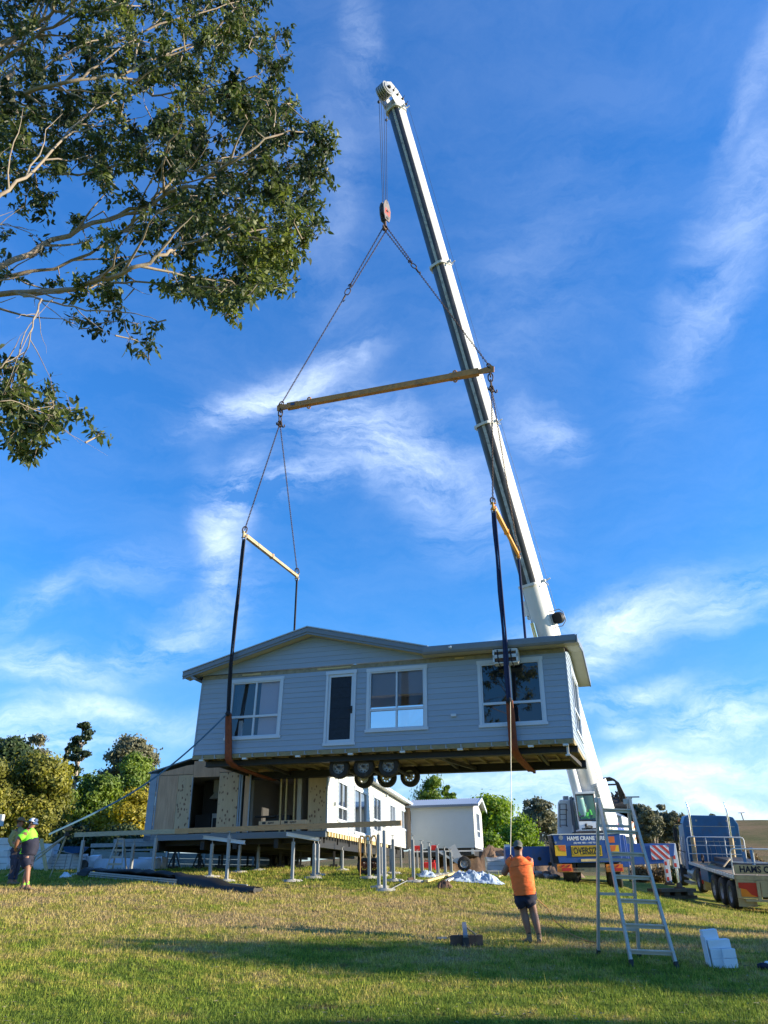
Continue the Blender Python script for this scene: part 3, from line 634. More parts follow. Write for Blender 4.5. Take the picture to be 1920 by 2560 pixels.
# barge boards and gutter
bg_ = MB()
for (x0, z0, x1, z1) in ((-13.0, 2.74, AX, 3.96), (AX, 3.96, -4.15, 2.91)):
    bg_.prism([(x0, z0 - .01), (x1, z1 - .01), (x1, z1 - .16), (x0, z0 - .16)], (0, EY, 0), ex, ez, ey, .05)
    bg_.prism([(x0, z0 - .161), (x1, z1 - .161), (x1, z1 - .235), (x0, z0 - .235)], (0, EY + .03, 0), ex, ez, ey, .04)
bg_.prism([(-13.0, 2.75), (-12.9, 2.75), (-12.45, 2.50), (-12.55, 2.46)], (0, EY + .05, 0), ex, ez, ey, HW + .3)
bg_.build('barge_board', 'fascia', roof)
gt = MB(); gt.prism([(-.58, 2.86), (-.57, 2.72), (-.53, 2.66), (-.45, 2.66), (-.45, 2.90), (-.56, 2.90)], (-4.3, 0, 0), ey, ez, ex, 4.70); gt.build('gutter', 'fascia', roof)
rk = MB()
for (y0, z0, y1, z1) in ((-.46, rz0, 1.75, rz1), (1.75, rz1, HW + .35, 2.66)):
    rk.prism([(y0, z0 + .02), (y1, z1 + .02), (y1, z1 - .17), (y0, z0 - .17)], (.39, 0, 0), ey, ez, ex, .045)
rk.box(.41, .455, -.58, -.46, 2.66, 2.88)
rk.build('rake_board', 'fascia', roof)
sf = MB()
for (x0, z0, x1, z1) in ((-12.95, 2.74, AX, 3.96), (AX, 3.96, -4.2, 2.91)):
    sf.add([(x0, EY + .06, z0 - .20), (x1, EY + .06, z1 - .20), (x1, -.02, z1 - .20), (x0, -.02, z0 - .20)], [(0, 1, 2, 3)])
sf.quad((-4.4, -.45, 2.665), (.47, -.45, 2.665), (.47, .0, 2.69), (-4.4, 0, 2.69))
sf.quad((.0, -.44, 2.70), (.39, -.44, 2.70), (.39, 1.75, 3.03), (0, 1.75, 3.03)); sf.quad((0, 1.75, 3.03), (.39, 1.75, 3.03), (.39, HW + .34, 2.50), (0, HW + .34, 2.50))
sf.build('soffit', 'soffit', roof)
# downlight, tap box, spotlight on the fascia
s = MB(); s.box(-3.56, -3.40, -.09, -.02, .79, .87); s.build('outlet', 'trim_white', hung)
s = MB(); s.blob((-3.38, -.60, 2.80), .04); s.box(-3.45, -3.38, -.60, -.58, 2.78, 2.83); s.build('spot_light', 'sign_white', hung)
# corner trims
for a_ in ((-.02, .024), (-HL - .02, -HL + .03)): s = MB(); s.box(*a_, -.024, .03, 0, HH); s.build('corner_trim', 'siding', hung)

# wall bracket bundle strapped above the right window (crate lashed in the sling)
cr = thing('crate', 'white open crate lashed with cords above the right window of the hanging house', 'crate', tuple(WM['house'] @ V((-1.72, -.3, 2.2))), (-.0339, .0189, -.3157))
m = MB(); LW = WM['house']
def hb(m, x0, x1, y0, y1, z0, z1, mi=0): m.box(x0, x1, y0, y1, z0, z1, mi, M=LW)
hb(m, -2.08, -1.36, -.50, -.18, 2.20, 2.24); hb(m, -2.10, -1.34, -.52, -.48, 2.36, 2.46); hb(m, -2.10, -2.05, -.52, -.16, 2.24, 2.62); hb(m, -1.39, -1.34, -.52, -.16, 2.24, 2.62); hb(m, -2.05, -1.39, -.50, -.46, 2.56, 2.64)
m.build('box', 'white_steel', cr, world=True)
m = MB(); hb(m, -2.03, -1.41, -.47, -.2, 2.26, 2.54); m.build('contents', 'rusty', cr, world=True)
m = MB()
for x in (-1.95, -1.55): m.tube([LW @ V(p) for p in ((x, -.3, 2.66), (x, -.54, 2.60), (x + .02, -.56, 2.25), (x + .05, -.3, 2.12))], .018)
m.build('cord', 'sling_black', cr, world=True)

# ------------------------------------------------------------------ the long house behind
H2 = Matrix.Translation(V((-2.1697, 28.1806, 1.4 + CZ))) @ Matrix.Rotation(-.1545, 4, 'Z')
h2 = thing('house', 'long white house section with bare plywood end wall standing on low supports', 'house', (-2.1697, 28.1806, 1.4 + CZ), (0, 0, -.1545))
W2, L2 = 6.42, 21.5
m = MB()
holes2 = [(1.70, 3.50, .42, 1.92), (4.82, 7.70, .14, 1.95), (9.35, 11.5, .42, 2.03), (14.4, 16.4, .92, 2.06), (18.7, 20.9, .95, 2.09)]
siding(m, (0, 0, 0), ey, ez, ex, 0, 2.5, lambda z: 0, lambda z: L2, [(a + .03, b - .03, c + .03, d - .03) for a, b, c, d in holes2], h=.15)
m.build('wall', 'siding_white', h2)
m = MB(); m.box(-W2, -W2 + .1, .0, L2, 0, 2.1); m.box(-W2, 0, L2 - .1, L2, 0, 2.5); m.build('wall', 'siding', h2)
for (a, b, c, d), tr in zip(holes2, (.94, None, .95, None, None)):
    window(h2, (0, 0, 0), ey, ex, a, b, c, d, trans=tr, glass='glass_dark', tw=.07)
# plywood end wall: separate sheets around two openings
sheets = [(-6.38, -5.62, .02, 2.02, 'ply'), (-5.61, -5.06, .02, 2.02, 'ply_spot'), (-5.05, -4.04, 1.93, 2.5, 'ply'), (-4.03, -3.29, .02, 2.06, 'ply_spot'), (-3.05, -2.86, .02, 2.0, 'ply'), (-.68, -.03, .02, 2.02, 'ply_spot')]
MT['ply_spot'] = mat('ply_spot', (.50, .38, .25), .8, var=.15, scale=3, stretch=(3, 3, .5))
nt = MT['ply_spot'].node_tree; N = nt.nodes; L = nt.links; b = N['Principled BSDF']; src = b.inputs['Base Color'].links[0].from_socket
tc = N.new('ShaderNodeTexCoord'); mp = N.new('ShaderNodeMapping'); mp.inputs['Scale'].default_value = (9, 9, 5.2); L.new(tc.outputs['Object'], mp.inputs[0])
vo = N.new('ShaderNodeTexVoronoi'); L.new(mp.outputs[0], vo.inputs['Vector']); vo.inputs['Scale'].default_value = 1
mr = N.new('ShaderNodeMapRange'); mr.inputs['From Min'].default_value = .30; mr.inputs['From Max'].default_value = .20; L.new(vo.outputs['Distance'], mr.inputs['Value'])
mx = N.new('ShaderNodeMix'); mx.data_type = 'RGBA'; L.new(mr.outputs[0], mx.inputs['Factor']); L.new(src, mx.inputs['A']); mx.inputs['B'].default_value = (.16, .09, .06, 1); L.new(mx.outputs['Result'], b.inputs['Base Color'])
for (a, b2, c, d, k) in sheets:
    m = MB(); m.box(a, b2, -.012, .01, c, d); m.build('plywood_sheet', k, h2)
m = MB(); m.prism([(-6.38, 2.04), (-5.06, 2.04), (-5.06, 2.38), (-5.3, 2.36), (-6.38, 2.12)], (0, -.012, 0), ex, ez, ey, .02); m.prism([(-4.03, 2.08), (-3.29, 2.08), (-3.29, 2.3), (-4.03, 2.46)], (0, -.012, 0), ex, ez, ey, .02)
m.prism([(-3.28, 2.03), (-.03, 2.03), (-.03, 2.5), (-3.28, 2.5)], (0, -.012, 0), ex, ez, ey, .02); m.build('plywood_sheet', 'ply', h2)
for bx_ in ((-6.42, -6.37, -.03, .05, .02, 2.1), (-3.27, -3.22, -.03, .05, .02, 2.1), (-3.19, -3.14, -.03, .05, .02, 2.1), (-5.07, -5.04, -.02, .05, .02, 1.93), (-2.87, -2.83, -.02, .05, .02, 2.0), (-.03, .02, -.02, .03, 0, 2.5), (-6.70, -6.44, -.05, .0, -.18, 2.1)):
    m = MB(); m.box(*bx_); m.build('flashing', 'siding', h2)
m = MB(); m.box(-6.3, -.1, .1, 4.5, .0, .02); m.box(-6.3, -.1, .1, 4.5, 2.03, 2.05); m.box(-6.3, -.1, 4.4, 4.5, .02, 2.03); m.box(-3.2, -3.1, 1.2, 4.4, .02, 2.03); m.box(-6.35, -6.3, .1, 4.5, 0, 2.1); m.box(-1.1, -.95, .05, 2.4, .02, 2.03)
m.build('lining', 'interior', h2)
m = MB()
for x in (-1.75, -1.55, -1.25): m.box(x, x + .05, .1, .16, .02, 2.03)
m.build('stud', 'pine', h2)
m = MB(); m.box(-2.5, -1.6, .9, 1.3, .02, .62); m.box(-2.85, -2.1, .7, 1.0, .55, .6); m.build('cupboard', 'interior_dark', h2)
m = MB(); m.box(-1.35, -.98, 2.38, 2.4, .02, 1.5); m.build('doorway', 'sign_black', h2)
# range hood and stove seen through the first opening
m = MB(); m.box(-4.85, -4.5, 1.6, 2.0, 1.55, 2.0); m.add([(-4.95, 1.5, 1.32), (-4.2, 1.5, 1.32), (-4.2, 2.0, 1.32), (-4.95, 2.0, 1.32), (-4.8, 1.6, 1.55), (-4.5, 1.6, 1.55), (-4.5, 2.0, 1.55), (-4.8, 2.0, 1.55)], [(0, 1, 5, 4), (1, 2, 6, 5), (0, 4, 7, 3), (0, 3, 2, 1)]); m.build('range_hood', 'siding_white', h2)
m = MB(); m.box(-4.75, -4.3, 1.4, 1.9, .02, .78); m.build('stove', 'white_steel', h2); m = MB(); m.box(-4.70, -4.35, 1.38, 1.395, .2, .62); m.build('stove_door', 'interior_dark', h2)
m = MB(); m.box(-5.4, -4.8, 1.4, 1.9, .02, .75); m.box(-5.4, -3.4, 2.0, 2.05, .02, 2.0); m.build('cupboard', 'interior_dark', h2)
# deck edge, chassis, joist ends
m = MB(); m.box(-6.7, -.02, -.05, .3, -.18, .0); m.build('floor_edge', 'trim_grey', h2)
m = MB(); m.box(-6.6, -.05, -.02, L2, -.06, -.005)
for x in (-6.3, -4.6, -3.4, -1.9, -.4): m.box(x, x + .15, .1, L2 - .2, -.5, -.08)
for k in range(10): m.box(-6.4, -.2, .6 + k * 2.2, .72 + k * 2.2, -.34, -.1)
m.build('chassis', 'black_steel', h2)
m = MB()
y = .1
while y < 13: m.box(-.02, .06, y, y + .26, -.16, -.02); y += .46
m.build('joist_end', 'pine_new', h2)
m = MB(); m.box(-.05, .03, .0, L2, -.03, -.002); m.build('drip_strip', 'sign_black', h2)
# roof with fascia and eave
m = MB()
for s_ in ((.35, 2.50, -3.4, 3.05), (-3.4, 3.05, -6.8, 2.12)):
    m.add([(s_[0], -.05, s_[1]), (s_[2], -.05, s_[3]), (s_[2], L2 + .2, s_[3]), (s_[0], L2 + .2, s_[1]), (s_[0], -.05, s_[1] + .04), (s_[2], -.05, s_[3] + .04), (s_[2], L2 + .2, s_[3] + .04), (s_[0], L2 + .2, s_[1] + .04)],
          [(0, 1, 2, 3), (4, 7, 6, 5), (0, 4, 5, 1), (2, 6, 7, 3), (0, 3, 7, 4), (1, 5, 6, 2)])
r2 = m.build('roof', 'fascia', h2)
m = MB(); m.box(.26, .38, -.06, L2 + .2, 2.42, 2.56); m.build('gutter', 'trim_white', r2)
m = MB(); m.quad((0, 0, 2.46), (.28, 0, 2.46), (.28, L2, 2.46), (0, L2, 2.46)); m.build('soffit', 'siding_white', r2)
m = MB(); m.box(0.0, .03, -.02, L2, 2.40, 2.455); m.build('eave_trim', 'trim_grey', r2)
m = MB()
for y, z in ((1.2, 1.85), (1.0, .9), (13, 2.2)): m.box(.03, .12, y, y + .12, z, z + .12)
m.build('wall_light', 'trim_white', h2)
# cast shadow between the first windows, painted as a strip of darker boards
m = MB()
siding(m, (.012, 0, 0), ey, ez, ex, .02, 2.3, lambda z: 3.62, lambda z: 4.70, h=.15); m.build('painted_shadow', 'siding', h2)
# wheels under it
for y in (10.5, 11.6, 12.7):
    wheel(h2, (-.75, y, -.75), .42, .25, (1, 0, 0), 'rim', outward=1, ns=16)
    wheel(h2, (-5.0, y, -.75), .42, .25, (1, 0, 0), 'rim', outward=1, ns=16)
# joining corner: brown timber post and the small cabin
cab_ = thing('cabin', 'small pale grey cabin with corrugated roof beyond the white house', 'cabin', (1.33, 48.6, 2.97), (0, 0, -.20))
CM = WM[cab_.name]
CWd, CD = 3.75, 5.5
m = MB(); siding(m, (0, 0, 0), ex, ez, -ey, 0, 2.38, lambda z: 0, lambda z: CWd, h=.15, lap=.008); m.build('wall', 'siding_hut', cab_)
m = MB(); siding(m, (CWd, 0, 0), ey, ez, ex, 0, 2.38, lambda z: 0, lambda z: CD, [(1.6, 3.6, .55, 2.1)], h=.15); siding(m, (CWd, 0, 0), ey, ez, ex, 2.38, 2.88, lambda z: (z - 2.38) / .52 * CD / 2, lambda z: CD - (z - 2.38) / .52 * CD / 2, h=.15)
m.box(0, CWd - .05, CD - .05, CD, 0, 2.4); m.build('wall', 'siding_white', cab_)
window(cab_, (CWd, 0, 0), ey, ex, 1.6, 3.6, .55, 2.1, trans=1.0, glass='glass_dark', tw=.07)
m = MB(); n = 64
vs = []; fs = []
for j, (y, z) in enumerate(((-.25, 2.36), (CD / 2, 2.92), (CD + .25, 2.36))):
    for i in range(n * 2 + 1): x = -.4 + (CWd + .75) * i / (n * 2); vs.append((x, y, z + (.022 if i % 4 in (1, 2) else 0)))
k = n * 2 + 1
for j in range(2):
    for i in range(n * 2): fs.append((j * k + i, j * k + i + 1, (j + 1) * k + i + 1, (j + 1) * k + i))
m.add(vs, fs); cr_ = m.build('roof', 'roof_sheet', cab_)
m = MB(); m.box(-.4, CWd + .36, -.37, -.26, 2.24, 2.36); m.build('gutter', 'trim_grey', cr_)
m = MB()
for (y0, z0, y1, z1) in ((-.28, 2.36, CD / 2, 2.92), (CD / 2, 2.92, CD + .25, 2.36)): m.prism([(y0, z0 + .03), (y1, z1 + .03), (y1, z1 - .15), (y0, z0 - .15)], (CWd + .32, 0, 0), ey, ez, ex, .04)
m.build('rake_board', 'trim_white', cr_)
m = MB(); m.box(.1, CWd - .1, .15, CD, -.42, -.02); m.box(.0, CWd, .1, CD, -.1, -.02); m.build('chassis', 'black_steel', cab_)
m = MB(); m.box(CWd - .25, CWd - .1, .05, .14, -.35, -.05); m.build('bracket', 'white_steel', cab_)
m = MB(); m.box(-.62, -.03, -.02, .1, .0, 2.5); m.build('corner_board', 'ply', cab_)
# ------------------------------------------------------------------ lifting gear
LW = WM[hung.name]
HK = V((.27, 25.95, 29.1)); BL_ = V((-4.44, 27.46, 20.04)); BR_ = V((4.34, 24.6, 19.78))
XL0, XL1 = V((-5.28, 25.75, 13.22)), V((-3.80, 30.3, 13.27)); XR0, XR1 = V((3.61, 22.2, 12.50)), V((5.19, 26.98, 12.75))
# main spreader
sb_ = thing('spreader_beam', 'long ochre main spreader beam hanging from the two upper chains', 'lifting beam', (BL_ + BR_) / 2)
d = (BR_ - BL_).normalized(); upv = V((0, 0, 1)); n_ = d.cross(upv).normalized()
m = MB(); a = BL_ + d * .35; b = BR_ - d * .45
# tube with top and bottom chamfers
m.beam(a, b, .20, .24); m.beam(a - d * .02, a + d * .5, .225, .265); m.beam(b - d * 1.2, b, .225, .265)
m.build('tube', 'rig_yellow', sb_, world=True)
m = MB()
for p, s in ((BL_, 1), (BR_, -1)):
    m.prism([(-.16, -.13), (.5, -.10), (.5, .10), (.1, .16), (-.05, .22), (-.18, .12)], p - n_ * .03, d * s, upv, n_, .06)
m.build('end_lug', 'rig_yellow', sb_, world=True)
m = MB()
for t in (.145, .845):
    c = BL_ + (BR_ - BL_) * t
    for s in (1, -1): m.ring(c + upv * (s * .19), d, upv, .13, .17, .035, 12)
m.build('lifting_eye', 'rig_yellow', sb_, world=True)
m = MB(); c = BL_ + d * .62 - n_ * 0; m.box(-.1, .1, -.004, .0, -.06, .06, M=Matrix.Translation(c + V((0, 0, .01))) @ Matrix(((d.x, n_.x, 0, 0), (d.y, n_.y, 0, 0), (d.z, 0, 1, 0), (0, 0, 0, 1))) @ Matrix.Translation((0, .135 if n_.y < 0 else -.135, 0)))
m.build('label_plate', 'cap_blue', sb_, world=True)
def cross(a, b, label, mats, ofs):
    o = thing('spreader_beam', label, 'lifting beam', (a + b) / 2); d = (b - a).normalized()
    mid = a + (b - a) * .5; m = MB(); m.beam(a + d * .12, mid, .13, .14); m.build('tube', mats[0], o, world=True)
    m = MB(); m.beam(mid - d * .05, b - d * .1, .105, .115); m.beam(mid - d * .1, mid, .17, .19); m.build('inner_tube', mats[1], o, world=True)
    for p, s in ((a, 1), (b, -1)):
        m = MB(); m.prism([(-.1, -.13), (.15, -.06), (.15, .06), (-.1, .13)], p - d.cross(V((0, 0, 1))) * .03, d * s, V((0, 0, 1)), d.cross(V((0, 0, 1))), .06)
        m.cyl(p + V((-.1, .02, .10)), p + V((.1, -.02, .10)), .022, 8); m.cyl(p + V((-.1, .02, -.10)), p + V((.1, -.02, -.10)), .022, 8); m.build('end_lug', mats[0], o, world=True)
    return o
cross(XL0, XL1, 'cream and rusty cross spreader bar above the left end of the house', ('rig_cream', 'rig_cream'), 0)
cross(XR0, XR1, 'orange cross spreader bar above the right end of the house', ('rig_orange', 'rig_orange'), 0)
# chains
def chain_thing(a, b, label, double=0.0, hooks=()):
    o = thing('lifting_chain', label, 'chain', a, group='chains of the lifting gear'); d = (b - a); dn = d.normalized(); s = dn.cross(V((.2, -1, .1))).normalized()
    m = MB()
    if double:
        c = a + d * double
        m.chain(a + s * .10, c + s * .05, .13, .09, .016); m.chain(a - s * .10, c - s * .05, .13, .09, .016, 1); m.chain(c + dn * .55, b, .13, .09, .016)
    else: m.chain(a, b, .115, .08, .014)
    m.build('links', 'chain', o, world=True)
    for t in ((double,) if double else ()) + tuple(hooks):
        c = a + d * t
        m = MB(); m.ring(c + dn * .27, dn, s, .34, .22, .026); m.build('master_link', 'chain', o, world=True)
        m = MB(); m.tube([c + dn * .05, c - dn * .1, c - dn * .16 + s * .06, c - dn * .05 + s * .12, c + dn * .05 + s * .1], [.04, .035, .03, .025, .012]); m.tube([c + dn * .5, c + dn * .75, c + dn * .82 - s * .06, c + dn * .7 - s * .1], [.045, .035, .03, .012]); m.build('shortening_hook', 'chain', o, world=True)
    for p, sg in ((a, 1), (b, -1)):
        m = MB(); m.ring(p + dn * (sg * .02), dn, s, .26, .17, .026); m.build('shackle', 'chain', o, world=True)
    return o
hk0 = HK - V((0, 0, .05))
chain_thing(hk0, BL_ + V((0, 0, .18)), 'rusty chain from the hook down to the left end of the main beam', .35)
chain_thing(hk0, BR_ + V((0, 0, .18)), 'rusty chain from the hook to the right end of the main beam, before the boom', .28)
bl0 = BL_ - V((0, 0, .25)); br0 = BR_ - V((0, 0, .35))
for p, nm in ((BL_, 'left'), (BR_, 'right')):
    pass
chain_thing(bl0 - V((0, 0, .55)), XL0 + V((0, 0, .2)), 'chain from the left main beam end to the near end of the cream bar')
chain_thing(bl0 - V((0, 0, .55)), XL1 + V((0, 0, .2)), 'chain from the left beam end to the far end of the cream bar')
chain_thing(br0 - V((0, 0, .55)), XR0 + V((0, 0, .2)), 'chain from the right beam end to the near end of the orange bar')
chain_thing(br0 - V((0, 0, .55)), XR1 + V((0, 0, .2)), 'chain from the right beam end to the far end of the orange bar')
for p, lb in ((bl0, 'master ring shackled under the left end of the main beam'), (br0, 'master ring shackled under the right end of the main beam')):
    m = MB(); m.ring(p - V((0, 0, .02)), upv, d, .36, .20, .028); m.ring(p - V((0, 0, .32)), upv, n_, .34, .22, .028); m.ring(p + V((0, 0, .12)), upv, n_, .2, .14, .026)
    m.tube([p - V((0, 0, .5)), p - V((.06, 0, .62)), p - V((.14, 0, .6)), p - V((.15, 0, .5))], .03); m.tube([p - V((-.02, 0, .5)), p - V((-.14, 0, .75)), p - V((-.2, 0, .72)), p - V((-.2, 0, .62))], .03)
    solo(m, 'master_link', 'chain', lb, 'shackle', p)
# slings: flat belts from the bars, sleeved in brown where they pass under the house
def belt(m, pts, w, t, side, mi=0):
    pts = [V(p) for p in pts]; vs = []; fs = []
    for i, p in enumerate(pts):
        ww = w[i] if isinstance(w, (list, tuple)) else w
        dd = (pts[min(i + 1, len(pts) - 1)] - pts[max(i - 1, 0)]).normalized(); s = V(side[i] if isinstance(side, list) else side); s = (s - dd * s.dot(dd)).normalized(); q = s.cross(dd)
        for (a, b) in ((-1, -1), (-.35, -.55), (.3, -1), (1, -.6), (1, 1), (.35, .5), (-.3, 1), (-1, .6)): vs.append(p + s * (a * ww / 2) + q * (b * t / 2))
    n = 8
    for i in range(len(pts) - 1):
        for k in range(n): fs.append((i * n + k, i * n + (k + 1) % n, (i + 1) * n + (k + 1) % n, (i + 1) * n + k))
    m.add(vs, fs, mi, True); m.add(vs[:n], [tuple(range(n))]); m.add(vs[-n:], [tuple(range(n))])
def lerp(a, b, t): return V(a) + (V(b) - V(a)) * t
def sling(top, X, label, matA, knot_z, rear=False, w0=.07):
    o = thing('lifting_sling', label, 'sling', top, group='slings round the hanging house')
    s = (LW.to_3x3() @ ex)
    if not rear:
        k = LW @ V((X, -.60 if knot_z < 2 else -.1, 2.9)); k2 = LW @ V((X, -.42, knot_z)); eav = LW @ V((X + .02, -.64, 2.85))
        wob = lambda t, i: V((0, 0, 0))
        m = MB(); pts = [lerp(top - V((0, 0, .18)), eav, t) + wob(t, X) for t in np.linspace(0, 1, 12)] + [lerp(eav, k2, t) for t in (.25, .5, .75, 1)]
        belt(m, [p - s * .03 for p in pts], [w0 * (1 + .25 * sin(i * 1.1)) for i in range(len(pts))], .035, s); belt(m, [p + s * .045 for p in pts], w0 * .55, .05, s)
        m.build('belt', matA, o, world=True)
        m = MB(); z0 = knot_z
        path = [LW @ V(q) for q in ((X, -.42, z0), (X + .01, -.30, z0 * .6), (X + .0, -.14, .1), (X, -.09, -.18), (X, .05, -.27), (X, .40, -.345), (X, 1.2, -.375), (X, 2.2, -.39), (X, 3.1, -.40), (X, 3.3, -.38), (X, 3.5, -.2))]
        belt(m, [p - s * .045 for p in path], [.10, .15, .17, .16, .15, .14, .13, .12, .11, .1, .1], .05, s); belt(m, [p + s * .06 for p in path], .10, .07, s)
        m.build('sleeve', 'sleeve', o, world=True)
        m = MB(); m.blob(k2, .10, 8, 6, jit=.4, seed=X); m.build('knot', 'sling_black', o, world=True)
    else:
        m = MB(); k2 = LW @ V((X, HW + .42, 2.4)); belt(m, [lerp(top - V((0, 0, .18)), k2, t) for t in np.linspace(0, 1, 8)] + [LW @ V((X, HW + .2, .2)), LW @ V((X, HW + .05, -.35)), LW @ V((X, 3.5, -.3))], w0, .05, s)
        m.build('belt', matA, o, world=True)
    m = MB(); m.ring(top - V((0, 0, .12)), upv, s, .20, .15, .022); m.build('shackle', 'galv_dull', o, world=True)
    return o
sling(XL0, -11.06, 'dark belt sling with brown sleeve on the near left side of the hanging house', 'sling_black', 1.22)
sling(XR0, -1.70, 'thick navy blue sling with brown sleeve on the near right side of the hanging house', 'sling_blue', 1.08, w0=.095)
sling(XL1, -11.06, 'dark belt sling going down behind the gable roof at the far left', 'sling_black', 0, True)
sling(XR1, -1.70, 'blue belt sling going down behind the right part of the roof', 'sling_blue', 0, True, .09)
# hook block
hb_ = thing('hook_block', 'pale oval crane hook block hanging between hoist ropes and chains', 'hook block', HK)
hc = HK + V((.0, 0, .95)); ax_h = V((.80, -.60, 0)).normalized(); wd_ = upv.cross(ax_h).normalized()
m = MB()
pl = [(.15, -.60), (.25, -.25), (.27, .2), (.19, .52), (.07, .72), (-.07, .72), (-.19, .52), (-.27, .2), (-.25, -.25), (-.15, -.60)]
for s in (-.13, .10): m.prism(pl, hc + ax_h * s, wd_, upv, ax_h, .04)
m.build('cheek_plate', 'block_dark', hb_, world=True)
m = MB(); m.cyl(hc - ax_h * .09, hc + ax_h * .09, .23, 20); m.cyl(hc - ax_h * .18 , hc + ax_h * .18, .07, 12); m.build('sheave', 'dark_steel', hb_, world=True)
m = MB(); m.beam(hc - ax_h * .12 + upv * .55, hc + ax_h * .12 + upv * .55, .1, .12); m.cyl(hc - ax_h * .17 - upv * .45, hc + ax_h * .17 - upv * .45, .08, 12); m.build('crosshead', 'dark_steel', hb_, world=True)
m = MB()
for k in range(3): m.prism([(-.2 + k * .14, -.25 ), (-.12 + k * .14, -.25), (-.05 + k * .14, .15), (-.13 + k * .14, .15)], hc + ax_h * .142, wd_, upv, ax_h, .003)
m.build('stripe', 'sign_red', hb_, world=True)
m = MB(); c = HK + upv * .33; m.tube([c, c - upv * .18, c - upv * .32 + wd_ * .10, c - upv * .46 + wd_ * .04, c - upv * .48 - wd_ * .07, c - upv * .38 - wd_ * .16, c - upv * .27 - wd_ * .15], [.06, .06, .06, .07, .065, .045, .02], 8); m.build('hook', 'rusty', hb_, world=True)
# ------------------------------------------------------------------ the crane
GZ = gz(8.1, 33.5)
cr = thing('mobile_crane', 'blue and white mobile crane with its long telescopic boom raised over the site', 'crane', (8.0, 34.0, GZ))
YR = 33.0
def cb(name, mats, mb, bevel=0, parent=None): return mb.build(name, mats, parent or cr, world=True, bevel=bevel)
def px(u, v, Y): return at(u, v, Y)
# rear carrier body
zt, zb = px(1466, 2086, YR).z, px(1466, 2157, YR).z
xl, xr = px(1384, 2100, YR).x, px(1552, 2100, YR).x
m = MB(); m.prism([(xl - .02, zt), (xr, zt), (xr - .05, zb), (xl + .13, zb)], (0, YR, 0), ex, ez, ey, 1.0); m.prism([(xl + .1, zb + .05), (xr - .1, zb + .05), (xr - .1, zb + .75), (xl + .1, zb + .75)], (0, YR + 1.0, 0), ex, ez, V((.25, 1, 0)), 10)
body = cb('body', 'crane_blue', m, .02)
m = MB(); m.prism([(xl + .15, zb + .75), (xr - .05, zb + .75), (xr - .05, zt + .0), (xl + .15, zt + .0)], (0, YR + 1.05, 0), ex, ez, V((.25, 1, 0)), 9.3); cb('deck', 'crane_blue', m)
m = MB(); m.box(xl - .04, xr + .03, YR - .02, YR + 1.02, zt + .0, zt + .035); cb('deck_edge', 'crane_white', m)
m = MB(); m.prism([(xl - .09, zt - .02), (xl - .03, zt - .02), (xl + .12, zb), (xl + .06, zb)], (0, YR + .05, 0), ex, ez, ey, .7); cb('mudflap_panel', 'black_steel', m)
# writing and signs on the rear face
def rp(u, v): p = px(u, v, YR); return V((p.x, YR, p.z))
def sgn(u0, v0, u1, v1, mat_, name, proud=.012, bev=0):
    a = rp(u0, v1); b = rp(u1, v0); m = MB(); m.box(a.x, b.x, YR - proud, YR - .002, a.z, b.z); return cb(name, mat_, m)
textmesh('lettering', 'HAMS CRANE HIRE', .20, rp(1465, 2096), ex, ez, 'sign_white', cr, bold=.009, sx=.90)
textmesh('lettering', '(02) 4465 1003 --- 0427 701 811', .082, rp(1466, 2107), ex, ez, 'sign_white', cr, bold=.003, sx=.95)
f_ = sgn(1429, 2112.5, 1503.5, 2142, 'sign_black', 'oversize_sign', .014)
a = rp(1430, 2141); b = rp(1502.5, 2113.5); m = MB(); m.box(a.x + .0, b.x, YR - .020, YR - .015, a.z, b.z); m.build('sign_face', 'sign_yellow', f_, world=True)
m = MB(); i = .035; t = .015
m.box(a.x + i, b.x - i, YR - .023, YR - .021, a.z + i, a.z + i + t); m.box(a.x + i, b.x - i, YR - .023, YR - .021, b.z - i - t, b.z - i); m.box(a.x + i, a.x + i + t, YR - .023, YR - .021, a.z + i + t, b.z - i - t); m.box(b.x - i - t, b.x - i, YR - .023, YR - .021, a.z + i + t, b.z - i - t); m.build('sign_border', 'sign_black', f_, world=True)
tx = textmesh('lettering', 'OVERSIZE', .33, rp(1466.3, 2127.6) - V((0, .024, 0)), ex, ez, 'sign_black', f_, bold=.008, sx=.74)
for u0, u1, fl in ((1389, 1413.5, 1), (1527, 1546, -1)):
    s_ = sgn(u0, 2112.5, u1, 2140, 'sign_yellow', 'warning_sign'); a = rp(u0, 2140); b = rp(u1, 2112.5); w_ = b.x - a.x; h_ = b.z - a.z; x0 = a.x if fl > 0 else b.x
    m = MB(); m.prism([(fl * w_ * .28, h_ * .97), (fl * w_ * .97, h_ * .97), (fl * w_ * .97, h_ * .38), (fl * w_ * .45, h_ * .50)], (x0, YR - .015, a.z), ex, ez, -ey, .003); m.build('red_panel', 'sign_orange', s_, world=True)
    if fl > 0:
        for k, wd in enumerate(('DO NOT', 'PASS ON', 'LEFT SIDE')): pass
sgn(1519, 2091, 1535, 2107, 'sign_orange', 'warning_sign'); sgn(1453, 2147, 1490, 2154, 'pine_new', 'reflector_plate')
m = MB(); p = rp(1402, 2094); m.cyl(p - V((0, .012, 0)), p - V((0, .002, 0)), .09, 20); p = rp(1389, 2106.5); m.cyl(p - V((0, .012, 0)), p - V((0, .002, 0)), .045, 16); cb('speed_disc', 'galv_dull', m)
